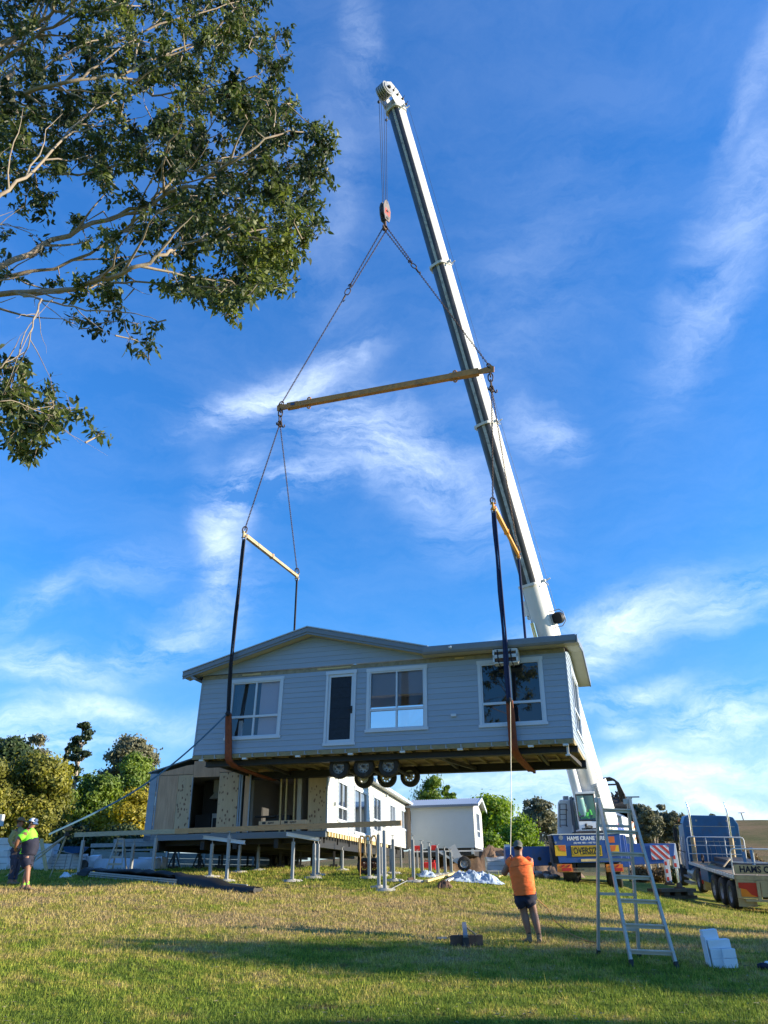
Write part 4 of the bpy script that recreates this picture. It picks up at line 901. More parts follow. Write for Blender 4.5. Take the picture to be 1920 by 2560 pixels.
# bumper, lights, tyres
m = MB(); m.box(xl + .15, xr - .12, YR + .1, YR + .2, px(0, 2182, YR).z if False else rp(1466, 2180).z, rp(1466, 2169).z); cb('bumper', 'rig_cream', m)
for u0, u1 in ((1395, 1430), (1518, 1557)):
    a = rp(u0, 2180); b = rp(u1, 2160); m = MB(); m.box(a.x, b.x, YR + .02, YR + .12, a.z, b.z); tl = cb('tail_light', 'lamp_amber', m)
    m = MB(); zc = (a.z + b.z) / 2; m.box(a.x + (b.x - a.x) * .3, b.x - .04, YR - .0, YR + .015, a.z + .03, zc - .0); m.prism([(0.1, zc + .02 - a.z), (.2, zc + .02 - a.z), (.34, b.z - a.z - .02), (.24, b.z - a.z - .02)], (a.x, YR + .005, a.z), ex, ez, ey, .01); m.prism([(0.34, zc + .02 - a.z), (.44, zc + .02 - a.z), (.54, b.z - a.z - .02), (.46, b.z - a.z - .02)], (a.x, YR + .005, a.z), ex, ez, ey, .01); m.build('red_lens', 'lamp_red', tl, world=True)
m = MB(); m.box(xl + .9, xr - .9, YR + .3, YR + .9, rp(1466, 2168).z, zb); m.prism([(xl + .7, GZ + .55), (xr - .9, GZ + .55), (xr - .9, zb + .04), (xl + .7, zb + .04)], (0, YR + 1.0, 0), ex, ez, V((.25, 1, 0)), 8)
cb('chassis', 'black_steel', m)
textmesh('number_plate', 'XN·13·QK', .10, rp(1449, 2175) + V((0, .095, 0)), ex, ez, 'sign_black', cr)
for k in range(4):
    y = YR + .75 + (0, 1.5, 5.4, 7.0)[k]
    for x, o in ((xl + .50 + .25 * (y - YR), -1), (xr - .42 + .25 * (y - YR), 1)):
        wheel(cr, WM[cr.name].inverted() @ V((x, y, gz(x, y) + .60)), .62, .52, (1, -.25, 0), 'rim', outward=o, ns=26)
# outriggers
YO = 34.6
zo1, zo0 = px(1320, 2117, YO).z, px(1320, 2165, YO).z
m = MB(); m.box(px(1262, 2140, YO).x, xl + .05, YO - .25, YO + .25, zo0, zo1); cb('outrigger_arm', 'crane_blue', m, .015)
m = MB(); m.prism([(px(1575, 0, YO).x if False else xr + .0, zo0 - .06), (px(1655, 2150, YO).x, zo0 + .02), (px(1655, 2150, YO).x, zo0 + .25), (px(1682, 2150, YO).x, zo0 + .28), (px(1682, 2112, YO).x, zo1 + .03), (xr, zo1 + .06)], (0, YO - .25, 0), ex, ez, ey, .5); ro = cb('outrigger_arm', 'crane_blue', m, .015)
m = MB(); m.box(xr - .1, xr + .55, YO - .45, YO + .3, zo0 - .1, zt); m.box(xr + .0, xr + .2, YR + .2, YO + .1, zb + .15, zt - .02); cb('outrigger_housing', 'crane_blue', m, .015)
m = MB()
for u, v in ((1349, 2147), (1375, 2160)): p = px(u, v, YO - .27); m.cyl(p - V((0, .02, 0)), p + V((0, .02, 0)), .075, 16)
cb('arm_hole', 'sign_black', m)
# chevron board
a = px(1630, 2149, YO - .27); b = px(1670, 2113, YO - .27)
m = MB(); m.box(a.x, b.x, YO - .275, YO - .256, a.z, b.z); ch_ = m.build('chevron_board', 'sign_white', ro, world=True)
m = MB(); W_, H_ = b.x - a.x, b.z - a.z
def stripe(c0):
    # band y = c - x*1.0 clipped to board
    pts = []
    import itertools
    def clip(poly, f):
        out = []
        for i in range(len(poly)):
            p, q = poly[i], poly[(i + 1) % len(poly)]; fp, fq = f(p), f(q)
            if fp >= 0: out.append(p)
            if fp * fq < 0: t = fp / (fp - fq); out.append((p[0] + (q[0] - p[0]) * t, p[1] + (q[1] - p[1]) * t))
        return out
    poly = [(0, 0), (W_, 0), (W_, H_), (0, H_)]
    poly = clip(poly, lambda p: p[1] + p[0] * .95 - c0); poly = clip(poly, lambda p: c0 + .145 - (p[1] + p[0] * .95)) if poly else poly
    return poly
for k in range(5):
    pl = stripe(.02 + k * .29)
    if len(pl) > 2: m.prism(pl, (a.x, YO - .281, a.z), ex, ez, ey, .005)
m.build('red_stripe', 'sign_red', ch_, world=True)
# jacks: legs of the outriggers with pads
jk = px(1683, 2150, YO)
for x_, y_, zt_, lean in ((px(1664, 2150, YO + 1.2).x, YO + 1.2, zo0 + .25, 0), (jk.x + .06, YO - .05, zo1 + .04, 0)):
    zg = gz(x_, y_) + .42
    m = MB(); m.box(x_ - .10, x_ + .10, y_ - .10, y_ + .10, zt_ - .95, zt_); cb('jack_sleeve', 'crane_white', m, .01)
    m = MB(); m.cyl((x_, y_, zt_ - .95), (x_, y_, zg), .065, 12); cb('jack_ram', 'chrome', m)
    for k in range(3): m = MB(); m.box(x_ - .104, x_ - .0, y_ - .104, y_ - .101, zt_ - .9 + k * .3, zt_ - .75 + k * .3); cb('reflective_tape', 'sign_red', m)
    m = MB(); m.cyl((x_, y_, zg), (x_, y_, zg + .06), .22, 12); m.cyl((x_, y_, zg + .05), (x_, y_, zg + .22), .14, 12, r2=.08); cb('foot_plate', 'rusty', m)
lx = px(1270, 2140, YO).x
m = MB(); m.box(lx - .12, lx + .1, YO - .1, YO + .1, zo0 - .2, zo1 + .1); cb('jack_sleeve', 'crane_white', m); m = MB(); m.cyl((lx, YO, zo0 - .2), (lx, YO, gz(lx, YO) + .05), .065, 12); m.cyl((lx, YO, gz(lx, YO)), (lx, YO, gz(lx, YO) + .06), .25, 12); cb('jack_ram', 'chrome', m)
# superstructure
YS = 35.6
def P(u, v, Y=YS): return px(u, v, Y)
m = MB()
cpoly = [(P(1393, 2087).x, zt + .04), (P(1448, 2087).x, zt + .04), (P(1452, 2006).x, P(1452, 2006).z), (P(1440, 1999).x, P(1440, 1999).z), (P(1400, 1999).x, P(1400, 1999).z), (P(1394, 2004).x, P(1394, 2006).z)]
m.prism(cpoly, (0, YS, 0), ex, ez, V((.21, 1, 0)), 2.2); cw = cb('counterweight', 'crane_white', m, .05)
m = MB()
for u in (1399.5, 1415.5): m.tube([P(u + .6, 2066, YS - .1), P(u, 2010, YS - .1)], .018)
for v in (2010, 2024, 2036, 2049.5, 2063): m.tube([P(1399.5, v, YS - .1), P(1415.8, v, YS - .1)], .014)
for u, v in ((1400, 2066), (1416, 2064), (1416, 2024)): m.tube([P(u, v, YS - .1), P(u + 3, v + 1.5, YS - .02)], .016)
cb('ladder', 'black_steel', m)
m = MB(); p = P(1415, 1996, YS + .3); m.box(p.x - .1, p.x + .12, p.y, p.y + .2, p.z - .12, p.z + .1); p = P(1428, 1998, YS + .6)
for k in range(5): m.box(p.x + k * .07 - .15, p.x + k * .07 - .11, p.y, p.y + .05, p.z - .1, p.z + .04 + .04 * (k % 2))
cb('lamp_bracket', 'galv_dull', m)
m = MB(); a = P(1430, 2005, YS + .2); m.prism([(0, .05), (.25, .12), (.32, -.1), (.25, -.42), (.02, -.3)], a, ex, ez, ey, 1.5); m.prism([(P(1430, 2087).x, zt + .04), (P(1450, 2087).x, zt + .04), (P(1452, 2030).x, P(1452, 2030).z), (P(1440, 2010).x, P(1440, 2020).z), (P(1432, 2035).x, P(1432, 2035).z)], (0, YS - .12, 0), ex, ez, ey, .3)
cb('turret', 'crane_white', m, .03)
m = MB(); m.cyl((8.6, 36.6, zt + .03), (8.6, 36.6, zt + .28), 1.05, 32); cb('slew_ring', 'dark_steel', m)
# turret sides and engine cover on the right (sunlit), with vents and flag
def q(u, v, Y): return px(u, v, Y)
A0 = V((px(1527, 2090, 35.2).x, 35.2, zt + .06)); A1 = V((px(1583, 2090, 38.2).x, 38.2, zt + .06)); dA = (A1 - A0); lenA = dA.length; dA.normalize(); nA = dA.cross(ez).normalized()
hA0 = px(1527, 2030, 35.2).z - A0.z; hA1 = px(1583, 2047, 38.2).z - A1.z
m = MB(); back = -nA * 1.6
vs = [A0, A1, A1 + ez * hA1, A0 + ez * hA0]; vs2 = [p + back for p in vs]
m.add(vs + vs2, [(0, 1, 2, 3), (7, 6, 5, 4), (0, 4, 5, 1), (3, 2, 6, 7), (0, 3, 7, 4), (1, 5, 6, 2)]); ec = cb('engine_cover', 'crane_white', m, .02)
m = MB()
for s0, s1, z0_, z1_ in ((.10, .17, .55, .72), (.13, .20, .32, .50), (.16, .22, .06, .16), (.02, .11, .1, .3)):
    for k in range(3):
        zz0 = hA0 * (z0_ + (z1_ - z0_) * k / 3); m.prism([(lenA * s0, zz0), (lenA * s1, zz0), (lenA * s1, zz0 + hA0 * .04), (lenA * s0, zz0 + hA0 * .04)], A0, dA, ez, nA, .006)
m.build('vent', 'galv_dull', ec, world=True)
# national flag decal: blue field, union device in the canton, white stars
m = MB(); f0, f1, g0, g1 = lenA * .30, lenA * .62, hA0 * .12, hA0 * .56
m.prism([(f0, g0 + .05), (f0 + .3, g0 - .02), (f1, g0 + .04), (f1, g1), (f0 + .4, g1 - .06), (f0, g1)], A0 + nA * .004, dA, ez, nA, .003); fg = m.build('flag_decal', 'flag_blue', ec, world=True)
m = MB(); w_ = (f1 - f0) * .45; h_ = (g1 - g0) * .45; cx_, cy_ = f0 + w_ * .5, g1 - h_ * .5
O = A0 + nA * .009
m.prism([(cx_ - w_ / 2, cy_ - .03), (cx_ + w_ / 2, cy_ - .03), (cx_ + w_ / 2, cy_ + .03), (cx_ - w_ / 2, cy_ + .03)], O, dA, ez, nA, .002, 1); m.prism([(cx_ - .03, cy_ - h_ / 2), (cx_ + .03, cy_ - h_ / 2), (cx_ + .03, cy_ + h_ / 2), (cx_ - .03, cy_ + h_ / 2)], O + nA * .003, dA, ez, nA, .002, 1)
for sx_, sy_ in ((1, 1), (1, -1)):
    m.beam(O + dA * (cx_ - w_ / 2) + ez * (cy_ - sy_ * h_ / 2) - nA * .002, O + dA * (cx_ + w_ / 2) + ez * (cy_ + sy_ * h_ / 2) - nA * .002, .002, .03, ez, 0)
for (sx_, sy_, r_) in ((.25, .2, .07), (.75, .85, .04), (.75, .15, .045), (.62, .5, .04), (.88, .55, .04)):
    c = O + dA * (f0 + (f1 - f0) * sx_) + ez * (g0 + (g1 - g0) * sy_); pts = []
    for k in range(14): rr_ = r_ if k % 2 == 0 else r_ * .45; pts.append((rr_ * cos(pi * k / 7), rr_ * sin(pi * k / 7)))
    m.prism(pts, c, dA, ez, nA, .002)
m.build('flag_emblem', ['sign_white', 'sign_red'], fg, world=True)
B0 = A1; m = MB(); pp = [(.05, -.25), (.45, -.35), (.42, hA1 + .1), (.25, hA1 + .45), (.05, hA1 + .35)]; m.prism(pp, B0, dA, ez, -nA, 1.5); rc_ = cb('rear_ballast', 'crane_white', m, .02)
m = MB()
for k in range(6): z_ = -.2 + k * .25; m.prism([(.10, z_), (.40, z_ + .14), (.40, z_ + .24), (.10, z_ + .10)], B0, dA, ez, nA, .005)
m.build('hazard_stripe', 'sign_orange', rc_, world=True)
# operator cab
YC = 34.2
def C_(u, v, dy=0): p = px(u, v, YC); return V((p.x, YC + dy, p.z))
x0, x1 = C_(1446, 2050).x, C_(1494.5, 2050).x; zt_, zb_, zm_ = C_(1470, 1985).z, C_(1470, 2077).z, C_(1470, 2053).z
xs_ = x1 + .32
m = MB()  # lower body
m.prism([(x0 + .03, zb_), (x1 + .02, zb_), (x1 + .04, zm_), (x0 + .0, zm_)], (0, YC, 0), ex, ez, ey, .12)
m.add([(x1 + .02, YC, zb_), (xs_ + .1, YC + 1.5, zb_ + .0), (xs_ + .12, YC + 1.5, zm_ - .1), (x1 + .04, YC, zm_)], [(0, 1, 2, 3)])
m.box(x0 + .05, x1, YC + .12, YC + 1.5, zb_, zb_ + .08)
# pillars and roof
m.beam((x0 + .02, YC + .04, zm_), (x0 + .0, YC + .10, zt_), .06, .06); m.beam((x1 + .0, YC + .04, zm_), (x1 - .02, YC + .10, zt_), .07, .06)
m.beam((x1 + .06, YC + .2, zb_), (x1 + .03, YC + .25, zt_), .06, .08); m.beam((xs_ + .1, YC + 1.4, zb_ + .1), (xs_ + .0, YC + 1.2, zt_ - .05), .06, .07)
m.add([(x0, YC + .05, zt_), (x1 + .02, YC + .05, zt_ + .02), (xs_ + .02, YC + 1.3, zt_ + .02), (x0 + .34, YC + 1.4, zt_ + .02), (x0, YC + .05, zt_ + .09), (x1 + .02, YC + .05, zt_ + .12), (xs_ + .02, YC + 1.3, zt_ + .1), (x0 + .34, YC + 1.4, zt_ + .1)], [(0, 3, 2, 1), (4, 5, 6, 7), (0, 1, 5, 4), (1, 2, 6, 5), (2, 3, 7, 6), (3, 0, 4, 7)])
cabo = cb('cab', 'crane_white', m, .015)
m = MB(); m.beam((x0 + .05, YC + .02, zm_ + .02), (x1 - .03, YC + .02, zm_ + .02), .03, .05); m.beam((x0 + .05, YC + .08, zt_ - .02), (x1 - .03, YC + .08, zt_ - .02), .03, .06); m.beam((x0 + .03, YC + .0, zm_), (x0 + .02, YC + .06, zt_), .04, .03); m.beam((x1 - .02, YC + .0, zm_), (x1 - .04, YC + .06, zt_), .04, .03)
m.build('window_seal', 'sign_black', cabo, world=True)
m = MB(); m.quad((x0 + .04, YC + .03, zm_ + .03), (x1 - .03, YC + .03, zm_ + .03), (x1 - .05, YC + .09, zt_ - .03), (x0 + .03, YC + .09, zt_ - .03)); m.build('windscreen', 'glass_cab', cabo, world=True)
m = MB(); m.quad((x1 + .09, YC + .28, zm_ - .12), (xs_ + .09, YC + 1.42, zm_ - .05), (xs_ + .02, YC + 1.2, zt_ - .05), (x1 + .06, YC + .28, zt_ - .03)); m.build('side_window', 'glass_cab', cabo, world=True)
m = MB(); m.box(x0 + .1, x1 - .0, YC + 1.45, YC + 1.5, zb_, zt_); m.box(x0 + .04, x0 + .06, YC + .9, YC + 1.45, zb_, zt_); m.build('cab_lining', 'gums', cabo, world=True)
m = MB(); m.box(x0 + .28, x1 - .2, YC + .9, YC + 1.0, zm_ - .1, zm_ + .55); m.box(x0 + .28, x1 - .2, YC + .45, YC + .95, zm_ - .2, zm_ - .08); m.box(x0 + .1, x1 - .05, YC + .15, YC + .35, zb_ + .1, zm_ + .12); m.build('seat', 'sign_black', cabo, world=True)
m = MB(); m.box(x0 + .10, x1 - .1, YC - .012, YC - .001, zb_ + .05, zb_ + .1); m.tube([C_(1465, 2060, -.03), C_(1465, 2066, -.06)], .05); m.ring(C_(1472, 2067.5, -.03), ex, ez, .28, .07, .02); m.build('work_lamp', 'sign_black', cabo, world=True)
m = MB(); m.box(x0 - .02, xs_ + .2, YC - .05, YC + 1.6, zb_ - .1, zb_); m.box(x0 + .2, x1 - .1, YC + .3, YC + 1.2, zb_ - .25, zb_ - .1); cb('cab_frame', 'dark_steel', m)
# the operator inside the cab is seen only as a green vest; build a small seated figure in people part
CABSEAT = V(((x0 + x1) / 2 + .05, YC + .75, zm_ - .08))
# boom
T = at(990, 275, 27.0); Bs = at(1484, 1990, 35.5); Tt = T
bd = (T - Bs).normalized(); sd = bd.cross(V((0, 0, 1))).normalized(); ud = sd.cross(bd).normalized()
if sd.dot(V((.7, -.7, 0))) < 0: sd = -sd
if ud.z < 0: ud = -ud
LB = (T - Bs).length
def section(t0, t1, w, h, kind, name, cap=True):
    m = MB(); n = 60; prof = []
    for k in range(n):
        a = 2 * pi * k / n; c_, s_ = cos(a), sin(a)
        if s_ >= 0: x = w / 2 * (abs(c_) ** .25) * (1 if c_ >= 0 else -1); y = h * .42 * (abs(s_) ** .25)
        else: x = w / 2 * (abs(c_) ** .85) * (1 if c_ >= 0 else -1); y = -h * .58 * (abs(s_) ** .8)
        prof.append((x, y, a))
    p0, p1 = Bs + bd * (LB * t0), Bs + bd * (LB * t1)
    for P_, lo in ((p0, 0), (p1, 1)): pass
    vs = [p0 + sd * x + ud * y for x, y, a in prof] + [p1 + sd * x + ud * y for x, y, a in prof]
    for k in range(n):
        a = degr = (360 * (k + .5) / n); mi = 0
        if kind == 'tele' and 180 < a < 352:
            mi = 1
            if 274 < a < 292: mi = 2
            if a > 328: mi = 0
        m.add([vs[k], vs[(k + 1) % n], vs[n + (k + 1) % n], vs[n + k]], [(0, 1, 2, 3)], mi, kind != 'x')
    m.add(vs[:n], [tuple(range(n))]); m.add(vs[n:], [tuple(range(n))])
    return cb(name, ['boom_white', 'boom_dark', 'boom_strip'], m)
# fractions along boom for the collars, from their pixels
def tfrac(u, v):
    best = None
    for i in range(2001):
        t = i / 2000; p = Bs + bd * (LB * t) - V((0, 0, CZ)); z = p.dot(FW); uu = 960 + F * p.dot(RT) / z; vv = 1280 - F * p.dot(UP) / z
        e = (uu - u) ** 2 + (vv - v) ** 2
        if best is None or e < best[0]: best = (e, t)
    return best[1]
tc1, tc2, tc3 = tfrac(1342, 1457), tfrac(1225, 1060), tfrac(1107, 665)
section(-.045, tc1, .98, 1.12, 'base', 'boom_base')
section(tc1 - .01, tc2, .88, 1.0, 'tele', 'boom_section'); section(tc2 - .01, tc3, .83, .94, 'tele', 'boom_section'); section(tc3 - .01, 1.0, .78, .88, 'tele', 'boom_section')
for t, w in ((tc1, .98), (tc2, .90), (tc3, .86), (.997, .84)):
    m = MB(); p = Bs + bd * (LB * t); n = 28; vs = []
    for dd in (-.10, .02):
        for k in range(n):
            a = 2 * pi * k / n; c_, s_ = cos(a), sin(a); g = 1.10
            x = w / 2 * g * (abs(c_) ** .45) * (1 if c_ >= 0 else -1); y = (w * .5 if s_ > 0 else -w * .66) * g * (abs(s_) ** .6); vs.append(p + bd * dd + sd * x + ud * y)
    fs = [(k, (k + 1) % n, n + (k + 1) % n, n + k) for k in range(n)] + [tuple(range(n)), tuple(range(n, 2 * n))]
    m.add(vs, fs)
    for s in (-1, 1): m.beam(p + sd * (s * w * .5), p + sd * (s * w * .72), .06, .12, bd)
    m.tube([p + sd * (w * .55) + ud * .3, p + sd * (w * .8) + ud * .35 + bd * .05], .03); m.tube([p + sd * (w * .62), p + sd * (w * .80) - bd * .25], .035)
    cb('boom_collar', 'boom_white', m)
m = MB()
for i in range(14):
    t = .33 + i * .045; p = Bs + bd * (LB * t); w = .88 if t < tc2 else (.83 if t < tc3 else .78)
    if i % 3 != 1: m.beam(p + sd * (w / 2 - .01) + ud * .05, p + sd * (w / 2 + .004) + ud * .05, .05, .10, bd)
cb('pin_hole', 'sign_black', m)
# welding seams of the base section
m = MB()
for s, y in ((-.27, -.59), (.505, -.12), (.497, .12)):
    m.tube([Bs + bd * (LB * -.04) + sd * (s * .98) + ud * y, Bs + bd * (LB * (tc1 - .005)) + sd * (s * .98) + ud * y], .012, 4)
cb('boom_seam', 'galv_dull', m)
# box and cable drum on the base section
p = Bs + bd * (LB * tfrac(1352, 1512)) - sd * .55 - ud * .15; m = MB(); m.beam(p - bd * .35, p + bd * .35, .22, .5, ud); m.beam(p - bd * .5 - ud * .15, p - bd * .35, .12, .16, ud); cb('junction_box', 'crane_white', m, .02)
t_ = tfrac(1380, 1548); p = Bs + bd * (LB * t_) + sd * .72 + ud * .15
m = MB(); m.cyl(p - ud * .14, p + ud * .14, .27, 16); cb('cable_drum', 'sign_black', m)
m = MB(); m.tube([p - sd * .3 + bd * .35, p + sd * .15 + bd * .38, p + sd * .32 + bd * .2, p + sd * .34 - bd * .2, p + sd * .1 - bd * .4, p - sd * .25 - bd * .38], .022); cb('drum_frame', 'galv', m)
m = MB(); m.tube([p + bd * .2, Bs + bd * (LB * .995) + sd * .62 + ud * .3], .008, 4); cb('length_cable', 'wire', m)
# sheave head
hd = Bs + bd * LB; m = MB()
for s in (-.34, .34):
    m.prism([(-.5, -.05), (.4, .0), (.48, .5), (.1, 1.05), (-.35, 1.35), (-.75, 1.15), (-.8, .6)], hd + sd * s, ud, bd, sd, .04)
m.beam(hd - sd * .36 + ud * .2 + bd * .35, hd + sd * .36 + ud * .2 + bd * .35, .25, .4, bd); m.beam(hd - sd * .36 - ud * .25 + bd * .2, hd + sd * .36 - ud * .25 + bd * .2, .3, .3, bd)
cb('boom_head', 'boom_white', m)
# sheaves hang above the hook line
SHC = at(961, 228, 26.0); shx = V((.80, -.60, 0)).normalized()
m = MB()
for k in range(5): c = SHC + sd * ((k - 2) * .12); m.cyl(c - sd * .035, c + sd * .035, .40, 24); m.cyl(c + sd * .036, c + sd * .08, .30, 20)
cb('sheave', 'galv_dull', m)
m = MB(); m.cyl(SHC - sd * .42, SHC + sd * .42, .09, 12)
for a_, b_ in ((.50, .25), (.62, .0), (.35, -.2)): pass
for du, dv in ((.3, .5), (.55, .3), (.62, -.1), (.75, -.4)): c = hd + sd * .42 + ud * dv + bd * du; m.blob(c, .07, 6, 5); m.tube([c, c + sd * .16 + bd * .08], .018)
c = SHC - sd * .42 - V((0, 0, .45)); m.blob(c, .09, 6, 5); cb('head_fitting', 'dark_steel', m)
m = MB()
for dx, dy in ((-.17, 0), (-.06, .0), (.08, .0), (.20, 0)): m.tube([SHC + shx * (dx * 1.3) + V((-.12, -.1, -.1)), hc + shx * dx * .7 + upv * .5], .014, 5)
c = at(966, 300, 26.0); m.blob(c, .08, 6, 5); m.tube([c, SHC + V((.1, 0, -.2))], .008, 4); cb('hoist_rope', 'wire', m)
# luffing ram left of the boom
l0 = at(1458, 2040, 34.9); l1 = Bs + bd * (LB * .22) - ud * .65 - sd * .2
m = MB(); m.cyl(l0, lerp(l0, l1, .62), .20, 20); cb('luffing_cylinder', 'crane_white', m); m = MB(); m.cyl(lerp(l0, l1, .62), l1, .13, 16); cb('luffing_ram', 'chrome', m)
m = MB(); c = at(1440, 1955, 34.7); m.blob(c, .13, 8, 6)
for k in range(3): m.tube([c, c + V((.05 + .03 * k, 0, -.5)), c + V((.2 + .07 * k, .1, -1.0)), c + V((.35, .2, -1.3))], .018)
cb('hose_bracket', 'galv_dull', m)
# hydraulic hoses behind the cab
m = MB()
for k in range(5):
    q0 = at(1508 + k * 1.5, 1946 + k * 1.6, 35.6 + .05 * k)
    m.tube([q0, at(1524 + k * 2, 1944 + k * 1.6, 35.6), at(1536 + k * 2.5, 1949 + k * 2, 35.6), at(1542 + k * 2.8, 1963 + k * 2, 35.6), at(1548 + k * 3, 1985, 35.7), at(1551 + k * 3.4, 2002, 35.8)], .035, 6)
m.tube([at(1512, 1962, 35.6), at(1546, 1961, 35.6)], .04)
for k in range(16):
    random.seed(k); a = at(1534 + random.random() * 32, 1996 + random.random() * 18, 35.8 + random.random() * .5); m.tube([a, a + V((random.uniform(-.25, .25), .1, random.uniform(.1, .5))), a + V((random.uniform(-.4, .4), .2, random.uniform(-.3, .2)))], .04, 5)
m.tube([at(1562, 1997, 36), at(1580, 1995.5, 36)], .02)
cb('hydraulic_hose', 'hose', m)
m = MB(); m.cyl(at(1532, 2014, 36.1), at(1566, 2014, 36.1), .30, 18); cb('winch_drum', 'dark_steel', m)
m = MB(); m.prism([(0, 0), (1.1, 0), (1.1, -.5), (.9, .15), (.1, .25)], at(1528, 2025, 36.3), ex, ez, ey, .6); cb('winch_frame', 'dark_steel', m)
m = MB(); m.beam(Bs - bd * 1.2 - sd * .48, Bs + bd * 1.2 - sd * .48, .06, .9, ud); m.beam(Bs - bd * 1.2 + sd * .55, Bs + bd * .6 + sd * .55, .06, .9, ud); m.box(Bs.x - 1.0, Bs.x + .6, Bs.y + .2, Bs.y + 1.6, zt + .2, Bs.z - .4); cb('boom_foot', 'crane_white', m)
# ------------------------------------------------------------------ vegetation
MT['leaf_euc'] = leafmat('leaf_euc', (.018, .032, .014), (.15, .18, .045), .36, .5, .5, (.05, .072, .024))
MT['leaf_olive'] = leafmat('leaf_olive', (.10, .11, .02), (.34, .31, .04), .3, .35, .6, (.19, .19, .028))
MT['leaf_gold'] = leafmat('leaf_gold', (.20, .18, .015), (.52, .42, .03), .3, .5, .6)
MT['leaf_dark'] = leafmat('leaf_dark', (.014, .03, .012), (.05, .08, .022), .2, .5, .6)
MT['leaf_mid'] = leafmat('leaf_mid', (.05, .10, .015), (.19, .26, .03), .3, .5, .6)
MT['leaf_lime'] = leafmat('leaf_lime', (.09, .16, .012), (.26, .36, .03), .35, .5, .6)
MT['leaf_grey'] = leafmat('leaf_grey', (.075, .085, .05), (.22, .21, .12), .25, .4, .6)
MT['leaf_brown'] = leafmat('leaf_brown', (.10, .07, .035), (.24, .16, .07), .2, .6, .8)
R_ = np.random.default_rng(11)
def leafquads(C, size, asp=.55, droop=0, outward=None, ob=.6, curved=False):
    n = len(C)
    a = R_.normal(size=(n, 3)); 
    if outward is not None: a = a * (1 - ob) + outward * ob * 1.5
    a /= np.linalg.norm(a, axis=1, keepdims=True) + 1e-9                      # leaf normal
    b = R_.normal(size=(n, 3)); b[:, 2] -= droop; b -= a * (a * b).sum(1, keepdims=True); b /= np.linalg.norm(b, axis=1, keepdims=True) + 1e-9
    c = np.cross(a, b); s = (size * (.6 + .8 * R_.random(n)))[:, None]
    if curved:
        v = np.stack([C, C + b * s * .35 + c * s * asp * .5 - a * s * .03, C + b * s * .35 - c * s * asp * .5 - a * s * .03, C + b * s * .75 + c * s * asp * .3 + a * s * .04, C + b * s * .75 - c * s * asp * .3 + a * s * .04, C + b * s * 1.05 + a * s * .14], 1)
        k = np.arange(n)[:, None] * 6
        f = np.concatenate([k + np.array([0, 1, 2, 2]), k + np.array([1, 3, 4, 2]), k + np.array([3, 5, 4, 4])], 0)
        tri = np.concatenate([k + np.array([[0, 1, 2]]), k + np.array([[1, 3, 4]]), k + np.array([[1, 4, 2]]), k + np.array([[3, 5, 4]])], 0)
        return v.reshape(-1, 3), tri
    v = np.stack([C - b * s * .5, C + c * s * asp * .5, C + b * s * .5, C - c * s * asp * .5], 1)
    return v.reshape(-1, 3), np.arange(n * 4).reshape(-1, 4)
def crown_mesh(name, clumps, per, size, m, asp=.55, droop=0, shell=.55, curved=False):
    """clumps: list of (x,y,z,rx,ry,rz)"""
    Cs = []; Os = []
    tot = sum((c[3] * c[4] * c[5]) ** .667 for c in clumps); 
    for c in clumps:
        n = max(6, int(per * len(clumps) * (c[3] * c[4] * c[5]) ** .667 / tot))
        d = R_.normal(size=(n, 3)); d /= np.linalg.norm(d, axis=1, keepdims=True)
        r = (shell + (1 - shell) * R_.random(n)) * (1 + .34 * R_.normal(size=n)); r = np.clip(r, 0, 1.9)
        Cs.append(np.array(c[:3]) + d * r[:, None] * np.array(c[3:6])); Os.append(d)
    C = np.concatenate(Cs); O = np.concatenate(Os)
    v, f = leafquads(C, size, asp, droop, O, .55, curved)
    me = bpy.data.meshes.new(name); k = f.shape[1]
    me.vertices.add(len(v)); me.vertices.foreach_set('co', v.astype(np.float32).ravel()); me.loops.add(len(f) * k); me.loops.foreach_set('vertex_index', f.astype(np.int32).ravel())
    me.polygons.add(len(f)); me.polygons.foreach_set('loop_start', np.arange(len(f), dtype=np.int32) * k); me.polygons.foreach_set('loop_total', np.full(len(f), k, np.int32)); me.update(calc_edges=True)
    me.materials.append(MT[m]); return me
